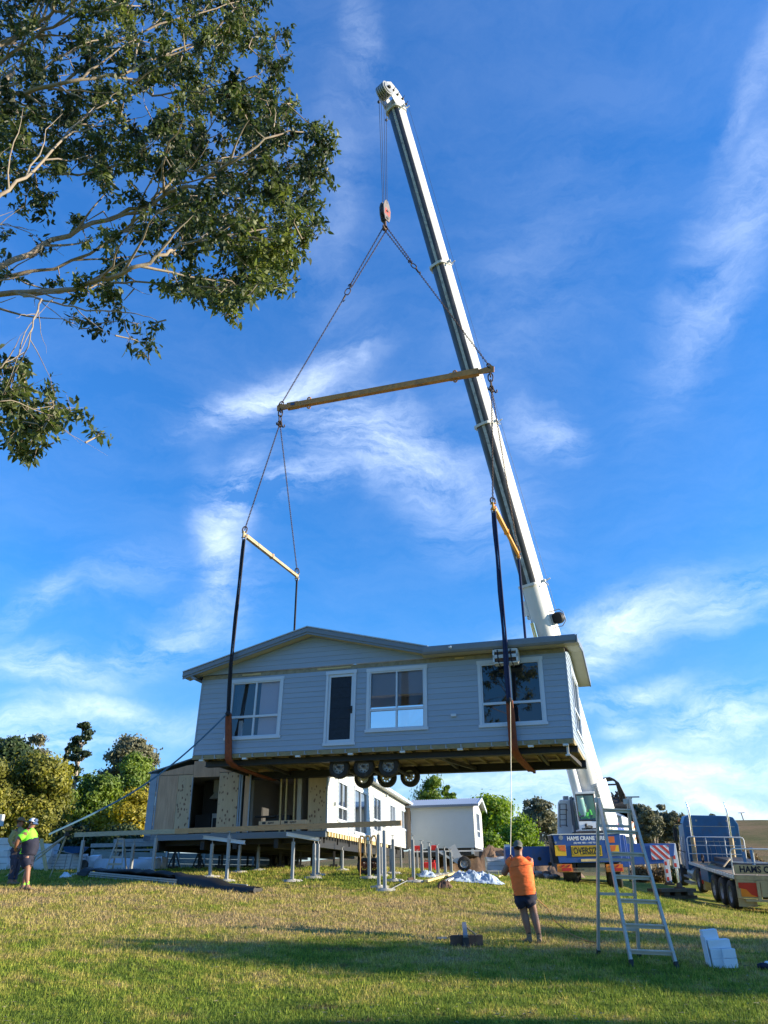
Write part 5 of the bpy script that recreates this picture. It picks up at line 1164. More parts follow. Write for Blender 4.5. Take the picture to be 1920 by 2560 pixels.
def make_tree(kind, seed, H, W, style):
    """returns (crown mesh, trunk MB->mesh) in local coordinates, base at origin"""
    rn = random.Random(seed); cl = []
    st = dict(round=dict(z0=.30, n=26, cr=.20), euc=dict(z0=.30, n=50, cr=.155), pine=dict(z0=.30, n=44, cr=.12), column=dict(z0=.0, n=60, cr=.20), bush=dict(z0=.0, n=30, cr=.24), willow=dict(z0=.2, n=26, cr=.2))[style]
    for i in range(st['n']):
        t = rn.random(); a = rn.random() * 2 * pi
        if style == 'pine':
            t = rn.random() ** .9; z = H * (st['z0'] + (1 - st['z0']) * t); rad = W / 2 * (1 - t) ** .45 * rn.uniform(.1, 1.15); r = W * st['cr'] * rn.uniform(.5, 1.25) * (1 - t * .4)
            cl.append((rad * cos(a), rad * sin(a), z + rad * .25, r * 1.5, r * 1.5, r * .85)); continue
        u = rn.random() ** .4; th = math.acos(rn.uniform(-.75, 1)); z0 = st['z0'] * H; cz = (z0 + H) / 2; rz = (H - z0) / 2
        if style in ('column', 'bush'): u *= .92; th = math.acos(rn.uniform(-1, 1))
        r = W * st['cr'] * rn.uniform(.6, 1.15)
        if style == 'euc': th = math.acos(rn.uniform(-.45, 1)); r *= rn.uniform(.7, 1.25)
        x = (W / 2 - r * .8) * u * sin(th) * cos(a); y = (W / 2 - r * .8) * u * sin(th) * sin(a); z = cz + (rz - r * .6) * u * cos(th)
        cl.append((x, y, z, r * rn.uniform(.8, 1.25), r * rn.uniform(.8, 1.25), r * (rn.uniform(.5, .8) if style == 'euc' else rn.uniform(.55, .95))))
    m = MB(); tr_h = H * (.55 if style != 'pine' else .96); lean = rn.uniform(-.04, .04) * H; tw = max(.07, H * .018)
    tp = [V((0, 0, -.2)), V((lean * .3, 0, tr_h * .4)), V((lean, lean * .3, tr_h))]
    m.tube(tp, [tw * 1.4, tw, tw * .35], 7)
    for c in cl:
        s = tp[1].lerp(tp[2], rn.random()) if style != 'pine' else V((lean * .5, 0, max(.2, c[2] - .4)))
        if c[2] < s.z: s = V((tp[1].x * .5, 0, max(0, c[2] * .6)))
        e = V(c[:3]); mid = s.lerp(e, .5) + V((rn.uniform(-.1, .1) * W * .3, rn.uniform(-.1, .1) * W * .3, -.05 * H * rn.random())); m.tube([s, mid, e], [tw * .5, tw * .32, tw * .1], 4, caps=False)
    return cl, m
_cache = {}
def plant_tree(name, u, vtop, Y, wpx, style, leaf, bark, label, cat='tree', group=None, per=330, size=.30, seed=0, asp=.55, vbase=None, droop=.3, share=None, X=None, H=None, W=None, yaw=None):
    if X is None: X = at(u, 2140, Y).x
    zb = gz(X, Y)
    if H is None:
        H = at(u, vtop, Y).z - zb; W = wpx / 2081. * Y
        if u < 700 or u > 1150: X = at(u, (vtop + 2150) / 2, Y).x
    o = thing(name, label, cat, (X, Y, zb - .05), (0, 0, yaw if yaw is not None else seed * 1.3), group)
    if share and share in _cache:
        mc, mt_, H0, W0 = _cache[share]; o.scale = (W / W0, W / W0, H / H0)
        for nm, me in (('crown', mc), ('trunk', mt_)):
            c = bpy.data.objects.new(nm, me); COL.objects.link(c); c.parent = o
        return o
    cl, m = make_tree(name, seed, H, W, style)
    me = crown_mesh('crown', cl, per, size, leaf, asp, droop, shell=.35 if style in ('euc', 'willow') else .5)
    c = bpy.data.objects.new('crown', me); COL.objects.link(c); c.parent = o
    t = m.build('trunk', bark, o)
    if share: _cache[share] = (me, t.data, H, W)
    return o
GL = 'trees and shrubs beyond the yard on the left'
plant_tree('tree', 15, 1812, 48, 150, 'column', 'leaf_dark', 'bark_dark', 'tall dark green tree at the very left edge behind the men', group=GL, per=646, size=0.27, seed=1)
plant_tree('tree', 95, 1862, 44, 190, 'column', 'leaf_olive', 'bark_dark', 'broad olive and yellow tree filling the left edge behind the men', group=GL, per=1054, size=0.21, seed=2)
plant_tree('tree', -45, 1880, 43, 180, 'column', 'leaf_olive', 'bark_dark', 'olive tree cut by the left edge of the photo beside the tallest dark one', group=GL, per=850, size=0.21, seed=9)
plant_tree('tree', 60, 1825, 58, 110, 'euc', 'leaf_grey', 'bark_grey', 'thin grey leaved gum tip rising over the broad olive tree', group=GL, per=272, size=0.24, seed=3)
plant_tree('pine_tree', 184, 1806, 62, 78, 'pine', 'leaf_dark', 'bark_grey', 'narrow dark pine with open tiers and a bare pale trunk', 'pine tree', GL, per=391, size=0.26, seed=4)
plant_tree('pine_tree', 150, 1858, 63, 40, 'pine', 'leaf_dark', 'bark_grey', 'shorter dark pine leaning left of the narrow pine', 'pine tree', GL, per=255, size=0.26, seed=5)
plant_tree('tree', 322, 1828, 60, 155, 'euc', 'leaf_grey', 'bark_grey', 'tall grey green gum tree with rounded top near the plywood house wall', group=GL, per=1054, size=0.24, seed=6)
plant_tree('tree', 330, 1850, 57, 110, 'round', 'leaf_mid', 'bark_dark', 'green tree standing just before the tall grey gum', group=GL, per=816, size=0.22, seed=16)
plant_tree('tree', 245, 1905, 50, 150, 'column', 'leaf_mid', 'bark_dark', 'mid green bushy tree between the pine and the tall gum', group=GL, per=952, size=0.21, seed=7)
plant_tree('tree', 155, 1960, 53, 110, 'column', 'leaf_mid', 'bark_dark', 'dark green lower tree at the foot of the pines', group=GL, per=646, size=0.22, seed=17)
plant_tree('shrub', 330, 1958, 44, 120, 'bush', 'leaf_gold', 'bark_dark', 'golden yellow wattle shrub beside the plywood wall', 'shrub', GL, per=1054, size=0.16, seed=8)
plant_tree('shrub', 255, 1985, 45, 80, 'bush', 'leaf_gold', 'bark_dark', 'smaller golden wattle shrub left of the large one', 'shrub', GL, per=680, size=0.16, seed=18)
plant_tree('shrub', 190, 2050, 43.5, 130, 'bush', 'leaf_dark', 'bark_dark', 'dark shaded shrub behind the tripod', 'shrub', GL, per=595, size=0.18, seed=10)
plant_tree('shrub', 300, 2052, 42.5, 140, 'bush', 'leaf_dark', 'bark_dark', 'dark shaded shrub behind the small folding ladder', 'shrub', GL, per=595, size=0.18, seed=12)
plant_tree('shrub', 110, 2040, 43.2, 110, 'bush', 'leaf_olive', 'bark_dark', 'olive shrub with bare twigs behind the man in green', 'shrub', GL, per=595, size=0.18, seed=13)
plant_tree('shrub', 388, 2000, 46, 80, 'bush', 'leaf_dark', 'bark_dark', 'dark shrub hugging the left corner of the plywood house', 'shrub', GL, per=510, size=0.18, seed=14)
GM = 'trees behind the cabin and crane'
plant_tree('willow_tree', 1080, 1922, 85, 125, 'willow', 'leaf_mid', 'bark_grey', 'pale green willow like tree rising over the cabin roof', 'tree', GM, per=420, size=.42, seed=20, droop=1.2, asp=.35)
plant_tree('tree', 1130, 1950, 88, 45, 'euc', 'leaf_mid', 'bark_grey', 'wispy small tree top right of the willow over the cabin', group=GM, per=120, size=.4, seed=21)
plant_tree('tree', 1235, 1966, 74, 150, 'round', 'leaf_lime', 'bark_grey', 'rounded light green tree with open limbs right of the cabin', group=GM, per=420, size=.32, seed=22)
plant_tree('shrub', 1295, 2030, 62, 130, 'bush', 'leaf_lime', 'bark_dark', 'bright green shrub on the soil bank above the worker in orange', 'shrub', GM, per=620, size=.24, seed=23)
plant_tree('shrub', 1228, 2070, 60, 90, 'bush', 'leaf_lime', 'bark_dark', 'bright green lower shrub between the cabin and the worker', 'shrub', GM, per=420, size=.24, seed=24)
plant_tree('tree', 1350, 1990, 90, 115, 'euc', 'leaf_grey', 'bark_grey', 'dark grey gum tree left of the white crane counterweight', group=GM, per=420, size=.36, seed=25, share='e1')
plant_tree('tree', 1385, 2030, 92, 50, 'euc', 'leaf_grey', 'bark_grey', 'low gum tree touching the left side of the counterweight', group=GM, seed=26, share='e1')
GR = 'gum trees in the row between crane and truck'
for i, (u, vt, w_, lb) in enumerate([(1560, 2003, 60, 'gum tree partly hidden behind the crane engine cover'), (1597, 1997, 70, 'tallest gum tree of the row between crane and truck'), (1632, 2012, 62, 'gum tree second from the left in the open row'), (1660, 2008, 60, 'gum tree at the middle of the open row'), (1688, 2018, 62, 'gum tree near the orange light of the blue truck'), (1712, 2030, 50, 'shorter gum tree right beside the blue truck cab'), (1615, 2040, 60, 'low gum tree under the tallest one')]):
    plant_tree('gum_tree', u, vt, 84 + (i * 5) % 9, w_, 'euc', 'leaf_grey', 'bark_grey', lb, 'gum tree', GR, per=620, size=.30, seed=30 + i, share='g%d' % (i % 3))
plant_tree('tree', 1791, 2034, 230, 16, 'round', 'leaf_dark', 'bark_dark', 'tiny lone tree on the hill crest above the truck cab', per=60, size=.7, seed=40)
plant_tree('shrub', 1600, 2164, 44, 55, 'bush', 'leaf_brown', 'bark_dark', 'dry brown scrub under the right outrigger arm', 'shrub', 'dry scrub behind the crane', per=260, size=.16, seed=41)
plant_tree('shrub', 1640, 2166, 45, 60, 'bush', 'leaf_brown', 'bark_dark', 'dry brown scrub left of the outrigger jack', 'shrub', 'dry scrub behind the crane', per=260, size=.16, seed=42)
plant_tree('shrub', 1680, 2160, 46, 50, 'bush', 'leaf_dark', 'bark_dark', 'dark scrub right behind the outrigger jacks', 'shrub', 'dry scrub behind the crane', per=260, size=.16, seed=43)
plant_tree('shrub', 1865, 2115, 60, 80, 'bush', 'leaf_brown', 'bark_grey', 'bare brown shrub in the paddock right of the truck cab', 'shrub', per=160, size=.2, seed=44)
plant_tree('shrub', 1815, 2105, 75, 40, 'bush', 'leaf_mid', 'bark_grey', 'small green shrub in the paddock behind the truck rails', 'shrub', per=160, size=.25, seed=45)
# trees standing beyond the right edge: they throw the long shadows over the lawn
GS = 'trees on the boundary right of the yard'
for i, (x, y, h, w_) in enumerate([(27, 11.9, 10, 5.4), (32, 15.2, 10.5, 3.4), (26, 7.3, 9, 1.9), (38, 18.0, 12.4, 2.0), (29, 13.8, 9, 3.4), (34, 11.4, 13, 4.2)]):
    plant_tree('boundary_tree', 0, 0, y, 0, 'round', 'leaf_mid', 'bark_grey', 'leafy boundary tree standing right of the yard outside the photo', 'tree', GS, per=120, size=.36, seed=50 + i, X=x, H=h, W=w_, share='b0')

# ---- the big gum reaching in from the upper left
gum = thing('gum_tree', 'large overhanging gum tree with pale branches filling the upper left corner', 'gum tree', (-10.2, 9.0, gz(-10.2, 9)))
m = MB(); TR = [V((-10.2, 9, gz(-10.2, 9) - .3)), V((-9.9, 9.3, 3.5)), V((-9.4, 9.8, 7.5)), V((-9.0, 10.2, 11)), V((-8.8, 10.5, 15)), V((-8.2, 10.8, 18))]
m.tube(TR, [.42, .34, .28, .22, .15, .06], 12); m.build('trunk', 'bark_pale', gum, world=True)
POLY = [(-80, -120), (700, -120), (690, 0), (720, 50), (748, 100), (742, 160), (735, 225), (770, 270), (832, 335), (846, 390), (835, 440), (812, 480), (815, 545), (790, 600), (755, 645), (762, 690), (735, 722), (690, 750), (640, 760), (600, 782), (560, 775), (480, 745), (420, 745), (300, 765), (150, 740), (-80, 745)]
def inpoly(x, y, P=POLY):
    c = False; j = len(P) - 1
    for i in range(len(P)):
        if (P[i][1] > y) != (P[j][1] > y) and x < (P[j][0] - P[i][0]) * (y - P[i][1]) / (P[j][1] - P[i][1]) + P[i][0]: c = not c
        j = i
    return c
# limbs
LIMB = [([(-200, 190), (-20, 118), (60, 82), (120, 42), (190, 0), (280, -60)], 10.2, .095), ([(-180, 260), (0, 160), (70, 104), (150, 50), (220, 5), (300, -50)], 10.8, .075),
        ([(-220, 330), (0, 252), (80, 222), (163, 206), (304, 184), (434, 127), (560, 80)], 10.4, .085), ([(-60, 235), (60, 205), (150, 140), (230, 100), (330, 90)], 11.2, .05),
        ([(-150, 620), (0, 490), (81, 428), (179, 320), (240, 270), (330, 210)], 10.0, .055), ([(-220, 760), (0, 667), (130, 597), (271, 548), (380, 500), (488, 461), (597, 401), (690, 330), (760, 330)], 10.6, .085),
        ([(-200, 740), (0, 694), (136, 673), (304, 586), (400, 500), (470, 430), (540, 400)], 11.0, .06), ([(-200, 760), (0, 738), (136, 727), (233, 711), (325, 673), (412, 635), (470, 610), (560, 590), (650, 600)], 10.2, .080),
        ([(60, 738), (108, 749), (217, 776), (325, 781), (390, 800)], 10.0, .028), ([(60, 735), (103, 749), (85, 800), (70, 868), (40, 930), (20, 1000)], 9.6, .022), ([(-120, 960), (0, 917), (60, 880)], 9.6, .03), ([(-100, 1010), (30, 1000), (100, 1030), (160, 1050)], 9.4, .016),
        ([(300, 580), (420, 575), (520, 560), (600, 520)], 11.4, .03), ([(233, 711), (340, 705), (450, 712), (560, 720), (640, 700)], 10.6, .03), ([(380, 500), (460, 420), (520, 330), (560, 250)], 11.2, .04), ([(304, 184), (380, 240), (470, 230), (600, 240), (700, 220)], 11.2, .035), ([(163, 206), (260, 120), (400, 60), (540, 20), (640, -10)], 11.6, .045),
        ([(0, 60), (120, 90), (260, 95), (380, 120)], 11.8, .03), ([(560, 590), (600, 650), (640, 690)], 10.4, .014), ([(-60, 560), (20, 560), (90, 590), (160, 640)], 10.2, .02), ([(81, 428), (200, 440), (330, 400), (420, 330)], 10.8, .035)]
pts_all = []
for k, (pl, Y0, r0) in enumerate(LIMB):
    m = MB(); rn = random.Random(k); P3 = [at(u, v, Y0 - .7 + .5 * sin(i * .9 + k)) for i, (u, v) in enumerate(pl)]
    if pl[0][0] < -50: P3.insert(0, V(TR[3]).lerp(V(TR[4]), .5) if pl[0][1] < 400 else (V(TR[2]).lerp(V(TR[3]), .6)))
    # refine with slight crooks
    Q = []
    for a, b in zip(P3[:-1], P3[1:]):
        for j in range(4): Q.append(a.lerp(b, j / 4) + V((rn.uniform(-1, 1), rn.uniform(-1, 1), rn.uniform(-1, 1))) * r0 * .55)
    Q.append(P3[-1]); n = len(Q); m.tube(Q, [r0 * .66 * (1.15 - .95 * i / (n - 1)) for i in range(n)], 8)
    for j in range(3, n - 1, 2):
        dd = (Q[min(j + 1, n - 1)] - Q[j - 1]).normalized(); sdv = V((rn.gauss(0, 1), rn.gauss(0, 1), rn.gauss(0, 1))); sdv = (sdv - dd * sdv.dot(dd)).normalized(); ln = rn.uniform(.7, 1.9) * (1.2 if r0 > .05 else .7); q = [Q[j]]
        for w_ in range(6): q.append(q[-1] + (dd * .85 + sdv * (.55 - .06 * w_) + V((rn.gauss(0, .12), rn.gauss(0, .12), rn.gauss(0, .12)))) * ln / 6)
        _l = q[-1] - V((0, 0, CZ)); _z = _l.dot(FW)
        if not inpoly(960 + F * _l.dot(RT) / _z + 25, 1280 - F * _l.dot(UP) / _z) and 960 + F * _l.dot(RT) / _z > 330: continue
        m.tube(q, [r0 * .34 * (1 - .14 * w_) for w_ in range(7)], 5, caps=False); side_pts = [(p_, r0) for p_ in q[2:]]; pts_all += side_pts
    m.build('branch', 'bark_pale', gum, world=True); pts_all += [(q, r0) for q in Q[4:]]
CPOLY = [(-80, 880), (50, 872), (100, 880), (140, 960), (235, 1040), (240, 1085), (180, 1090), (120, 1110), (70, 1140), (40, 1120), (-80, 1090)]
HOLES = [(176, 505, 58, 36), (398, 245, 36, 48), (165, 622, 46, 34), (60, 560, 60, 22), (300, 520, 40, 22), (560, 500, 30, 16), (430, 660, 20, 30), (230, 645, 60, 30), (40, 630, 50, 30), (250, 300, 28, 16), (500, 640, 26, 12), (330, 625, 30, 16), (120, 660, 80, 14)]
rn = random.Random(5); cl = []
def dens(u, v):
    if any(((u - a) / c) ** 2 + ((v - b) / d) ** 2 < 1.15 for a, b, c, d in HOLES): return 0
    d_ = 1.0
    if u < 400 and v > 430: d_ = .42
    if u < 300 and v < 230: d_ = .62
    if u > 560: d_ = 1.25
    return d_
while len(cl) < 760:
    u, v = rn.uniform(-80, 850), rn.uniform(-120, 800)
    if not inpoly(u, v) or not all(inpoly(u + a, v + b) or v < 0 or u < 0 for a, b in ((22, 0), (0, 20), (16, 14), (0, -18))): continue
    if rn.random() > dens(u, v) / 1.25: continue
    cl.append((at(u, v, rn.uniform(9.2, 13.0)), rn.uniform(.20, .36)))
while len(cl) < 815:
    u, v = rn.uniform(-80, 250), rn.uniform(870, 1150)
    if inpoly(u, v, CPOLY): cl.append((at(u, v, rn.uniform(9.0, 10.2)), rn.uniform(.16, .26)))
for u, v in ((200, 800), (235, 810), (270, 790), (310, 800), (350, 810), (385, 820), (330, 850), (370, 865), (345, 880), (300, 775), (415, 800), (180, 790), (240, 830), (560, 785), (585, 800)): cl.append((at(u, v, rn.uniform(9.6, 10.4)), rn.uniform(.12, .2)))
tw = MB()
LC = []; con = [tuple(q[0]) for q in pts_all]; pa = np.array(con); cl.sort(key=lambda q: float(((pa - np.array(tuple(q[0]))) ** 2).sum(1).min()))
for c, r in cl:
    _q = np.array(con); best = V(con[int(((_q - np.array(tuple(c))) ** 2).sum(1).argmin())]); con.append(tuple(c))
    if (best - c).length > .72: continue
    mid = best.lerp(c, .55) + V((rn.uniform(-.1, .1), rn.uniform(-.1, .1), -.05 + rn.uniform(-.1, .15)))
    tw.tube([best, mid, c], [.016, .009, .004], 4, caps=False)
    n = int(84 * (r / .28) ** 2)
    for s in range(6):
        e = c + V((rn.gauss(0, 1), rn.gauss(0, 1), rn.gauss(-.2, .8))).normalized() * r * rn.uniform(.6, 1.25)
        tw.tube([mid.lerp(c, .6), e], [.005, .002], 3, caps=False)
        for j in range(n // 6): q = c.lerp(e, rn.uniform(.1, 1.08)); LC.append(q + V((rn.gauss(0, .04), rn.gauss(0, .04), rn.gauss(0, .04))))
tw.build('twig', 'bark_pale', gum, world=True)
LCn = np.array([tuple(p) for p in LC]) - np.array(WM[gum.name].translation)
v, f = leafquads(LCn, .118, .44, 1.4, None, 0, True)
lo = meshnp('crown', v, f, [MT['leaf_euc']], True); lo.parent = gum
# ------------------------------------------------------------------ stumps, beam and building materials
def gp(u, v):
    if v < 2183 and u > 880: Y = 43.0 - (v - 2173) * .4
    elif v < 2170 and u < 880: Y = 31.0 - (v - 2150) * .12
    else: return gat(u, v)
    p = at(u, v, Y); p.z = gz(p.x, Y); return p
# long timber beam (two lengths end to end) over the front row of stumps
BA, BB = at(187, 2088.5, 27.6), at(1003, 2057, 24.3); zB = 3.0
BA.z = 2.98; BB.z = 3.0
bt = thing('timber_beam', 'long brown timber beam laid over the front row of steel stumps', 'beam', (BA + BB) / 2)
dB = (BB - BA).normalized(); mid = BA + (BB - BA) * .335
m = MB(); m.beam(BA, BA + (BB - BA) * .34, .065, .14); m.build('plank', 'beam_old', bt, world=True)
m = MB(); m.beam(mid, BA + (BB - BA) * .87, .07, .15); m.build('plank', 'beam_lvl', bt, world=True)
m = MB(); m.beam(BA + (BB - BA) * .872, BB, .065, .15); m.build('plank', 'beam_lvl', bt, world=True)
def beam_pt(u):
    d = ray(u, 2070); n = V((-dB.y, dB.x, 0)); t = (BA.dot(n)) / (d.x * n.x + d.y * n.y); return d * t + V((0, 0, CZ))
proto = {}
def stump(u, v, vt, label, pos=None, ztop=None, head='rod', group='galvanised steel stumps on the lawn', pad=.34, w=.085):
    g = gp(u, v) if pos is None else V((pos[0], pos[1], gz(pos[0], pos[1])))
    if pos is None and ztop is None: ztop = (ray(u, vt) * (g.y / ray(u, vt).y) + V((0, 0, CZ))).z
    o = thing('steel_stump', label, 'stump', g, (0, 0, -.3), group); H = ztop - g.z; rn = random.Random(u)
    m = MB(); m.box(-w / 2, w / 2, -w / 2, w / 2, -.02, H - .12); m.build('post', 'galv', o)
    m = MB(); m.cyl((0, 0, H - .14), (0, 0, H - .01), .016, 8); m.box(-.03, .03, -.03, .03, H - .15, H - .118); m.box(-.06, .06, -.05, .05, H - .012, H); m.build('screw_jack', 'galv_dull', o)
    m = MB(); n = 14; vs = [(pad * (1 + .2 * rn.uniform(-1, 1)) * cos(2 * pi * k / n), pad * (1 + .2 * rn.uniform(-1, 1)) * sin(2 * pi * k / n), -.03) for k in range(n)]; vt_ = [(x * .75, y * .75, .035) for x, y, z in vs]
    m.add(vs + vt_ + [(0, 0, .045)], [(k, (k + 1) % n, n + (k + 1) % n, n + k) for k in range(n)] + [(n + k, n + (k + 1) % n, 2 * n) for k in range(n)], 0, True); m.box(-.09, .09, -.09, .09, .03, .055); m.build('concrete_footing', 'concrete', o)
    return o
for (u, lb) in ((207, 'leftmost steel stump carrying the left end of the long timber beam'), (387, 'second steel stump under the timber beam, behind the left part of the steel bundle'), (569, 'third steel stump under the timber beam, above the right part of the steel bundle'), (945, 'slightly shorter steel stump just left of the nearest one'), (960, 'nearest steel stump, tallest, under the right part of the timber beam')):
    p = beam_pt(u + (6 if u < 900 else 0)); 
    if u == 945: p = p + V((0, .55, 0))
    stump(u, 0, 0, lb, pos=(p.x, p.y), ztop=2.925 if u != 945 else 2.85)
rest = [(326, 2181, 2102, 'short steel stump behind the beam just right of the small folding ladder'), (414, 2173, 2112, 'steel stump in shade under the left corner of the plywood house'),
        (524.5, 2192, 2100, 'steel stump under the left white cross head'), (596, 2180, 2104, 'steel stump under the right end of the left white cross head'), (644, 2175, 2108, 'steel stump standing alone right of the left white cross head'),
        (730, 2202, 2094, 'steel stump under the left end of the right white cross head'), (784, 2194, 2099, 'front steel stump of the close pair under the right cross head'), (794, 2187, 2100, 'rear steel stump of the close pair under the right cross head'),
        (855, 2175, 2117, 'steel stump in deep shade under the long house'), (923, 2194, 2100, 'steel stump left of the two tall ones by the right end of the beam'), (953, 2189, 2108, 'thin steel stump seen between the two tall near ones'), (984, 2201, 2088, 'tall steel stump with round footing right of the nearest one'),
        (978, 2183, 2112, 'steel stump hidden half behind the tall one with round footing'), (1003, 2182, 2114, 'short steel stump under the far end of the white wall'), (1025, 2181, 2119, 'short steel stump left of the tall one before the cabin corner'), (1034, 2203, 2089, 'tall steel stump in front of the cabin left corner'),
        (1044, 2180, 2124, 'short steel stump just right of the tall one before the cabin'), (1056, 2187, 2101, 'first steel stump of the row of six before the cabin'), (1076, 2190, 2106, 'second steel stump of the row before the cabin, beside the red jerrycans'), (1095, 2187, 2111, 'third steel stump of the row before the cabin'),
        (1113.6, 2185, 2117, 'fourth steel stump of the row before the cabin'), (1129, 2183, 2122, 'fifth steel stump of the row before the cabin, beside the planks'), (1156, 2173, 2138, 'last short steel stump under the right end of the cabin')]
for u, v, vt, lb in rest: stump(u, v, vt, lb)
# white cross heads
for (u0, v0, u1, v1, Y0, Y1, lb) in ((510, 2089, 611, 2102, 26.6, 25.6, 'white steel cross head on the two left stumps'), (717, 2081, 797, 2095, 25.2, 25.8, 'white steel cross head on the right stumps')):
    a, b = at(u0, v0, Y0), at(u1, v1, Y1); m = MB(); m.beam(a, b, .11, .012); m.beam(a - V((0, 0, .045)), b - V((0, 0, .045)), .05, .085); m.beam(a - V((0, 0, .095)), b - V((0, 0, .095)), .11, .012)
    solo(m, 'cross_head', 'white_steel', lb, 'steel head', (a + b) / 2)
# cartons on the beam
for i, (u0, u1, v, lb) in enumerate([(650, 703, 2063, 'left flat carton lying on the timber beam'), (705, 768, 2062, 'right flat carton lying on the timber beam')]):
    a = beam_pt(u0); b = beam_pt(u1); a.z = b.z = 3.13; a += V((0, .1, 0)); b += V((0, .1, 0)); o = thing('carton', lb, 'carton', (a + b) / 2, group='cartons on the beam')
    d = (b - a).normalized(); m = MB(); m.beam(a, b, .30, .12); m.build('box', 'carton', o, world=True)
    m = MB(); n = V((d.y, -d.x, 0)); c = a + d * .12
    m.prism([(0, -.03), (.12, -.03), (.12, .035), (0, .035)], c + n * .151, d, ez, n, .002); m.build('logo_mark', 'sign_black', o, world=True)
    textmesh('lettering', 'AJANT', .075, a + d * .42 + n * .151, d, ez, 'sign_black', o, bold=.002)
# bundle of dark purlins on timber gluts
g0, g1 = gp(197, 2192), gp(640, 2234); d = (g1 - g0); L_ = d.length; d.normalize(); s = V((-d.y, d.x, 0))
sbn = thing('steel_bundle', 'long bundle of dark wrapped steel channels lying on the grass below the beam', 'steel bundle', (g0 + g1) / 2)
def gl_(t, side=0, z=0): p = g0 + d * (L_ * t) + s * side; p.z = g0.z + (g1.z - g0.z) * t + z; return p
m = MB(); m.beam(gl_(.02, .35, .10), gl_(.985, .25, .08), .35, .10); m.beam(gl_(-.01, .12, .09), gl_(1.0, .05, .09), .30, .09); m.cyl(gl_(.72, -.02, .06), gl_(1.0, -.05, .08), .075, 10); m.build('pipe', 'black_steel', sbn, world=True)
for k, (z, l1) in enumerate(((.05, .60), (.11, .60), (.165, .60))):
    m = MB(); m.beam(gl_(.07 + .005 * k, -.06, z), gl_(l1, -.10, z), .05, .042); m.build('channel', 'galv', sbn, world=True)
m = MB(); m.beam(gl_(.75, .52, .10), gl_(.90, .50, .11), .05, .12); m.build('channel', 'galv', sbn, world=True)
m = MB(); N_ = 26; vs = []; rn = random.Random(2)
prof = [(-.13, .04), (-.10, .17), (.05, .235), (.25, .26), (.45, .2), (.55, .05)]
for i in range(N_ + 1):
    t = .02 + .96 * i / N_; hk = 1 + .35 * sin(pi * min(1, t / .85)) + .12 * rn.uniform(-1, 1)
    for (a, z) in prof:
        if .09 < t < .60 and a < 0: a, z = -.02, z + .17 * (z < .1)
        vs.append(gl_(t, a + .02 * rn.uniform(-1, 1), max(.02, z * hk * (1 if t < .8 else .65))))
k = len(prof); m.add(vs, [(i * k + j, i * k + j + 1, (i + 1) * k + j + 1, (i + 1) * k + j) for i in range(N_) for j in range(k - 1)], 0, True); m.build('black_wrap', 'sign_black', sbn, world=True)
for t in (.3, .62, .9): m = MB(); m.beam(gl_(t, -.28, .0), gl_(t, .5, .0), .09, .07); m.build('glut', 'pine', sbn, world=True)
def crumple(name, mats, label, cat, c, rx, ry, h, seed, n=34, flat=.0, bumps=3.2, group=None, base=None):
    """a heaped sheet of cloth or plastic draped over the ground"""
    m = MB(); vs = []; c = V(c)
    for j in range(n):
        for i in range(n):
            x = -1 + 2 * i / (n - 1); y = -1 + 2 * j / (n - 1); r = sqrt(x * x + y * y)
            px_, py_ = c.x + x * rx * (1 + .15 * noise.noise(V((y * 3, seed, 0)))), c.y + y * ry * (1 + .15 * noise.noise(V((x * 3, seed, 4))))
            q = V((x * bumps, y * bumps, seed * 3.3)); f = max(0, 1 - max(abs(x), abs(y)) ** 3)
            z = h * f * (.5 + .55 * noise.noise(q) + .45 * (.5 - abs(noise.noise(q * 1.7))) + .35 * (.4 - abs(noise.noise(q * 3.9))) + .12 * noise.noise(q * 9)) + .02
            vs.append((px_ + .12 * rx * noise.noise(q + V((9, 0, 0))), py_ + .1 * ry * noise.noise(q + V((0, 9, 0))), (gz(px_, py_) if base is None else base) + z))
    m.add(vs, [(j * n + i, j * n + i + 1, (j + 1) * n + i + 1, (j + 1) * n + i) for j in range(n - 1) for i in range(n - 1)], 0, True)
    g = c.copy(); g.z = gz(c.x, c.y); return solo(m, name, mats, label, cat, g, group)
def pack(name, u, v, w, dpt, h, mats, label, cat, layers=0, rot=0, group=None, lay_mat=None, jit=.03):
    g = gp(u, v); o = thing(name, label, cat, g, (0, 0, rot), group); m = MB(); n = 9; rn = random.Random(u)
    def sk(x, y, z): q = V((x * 2 + u, y * 2, z * 3)); return (x + jit * noise.noise(q), y + jit * noise.noise(q + V((7, 0, 0))), z + jit * .6 * noise.noise(q + V((0, 7, 0))))
    for (O, A, B, a, b) in (((-w / 2, 0, 0), (1, 0, 0), (0, 0, 1), w, h), ((w / 2, 0, 0), (0, 1, 0), (0, 0, 1), dpt, h), ((-w / 2, dpt, 0), (0, -1, 0), (0, 0, 1), dpt, h), ((-w / 2, 0, h), (1, 0, 0), (0, 1, 0), w, dpt), ((w / 2, dpt, 0), (-1, 0, 0), (0, 0, 1), w, h)):
        O, A, B = V(O), V(A), V(B); vs = [sk(*(O + A * (a * i / n) + B * (b * j / n))) for j in range(n + 1) for i in range(n + 1)]
        m.add(vs, [(j * (n + 1) + i, j * (n + 1) + i + 1, (j + 1) * (n + 1) + i + 1, (j + 1) * (n + 1) + i) for j in range(n) for i in range(n)], 0, True)
    m.build('cover', mats, o)
    if layers:
        m = MB()
        for k in range(1, layers): z = h * k / layers; m.box(-w / 2 - .01, w / 2 + .01, -.012, .0, z, z + .012); m.box(w / 2, w / 2 + .012, 0, dpt, z, z + .012)
        m.build('strap_line', lay_mat or 'trim_grey', o)
    return o
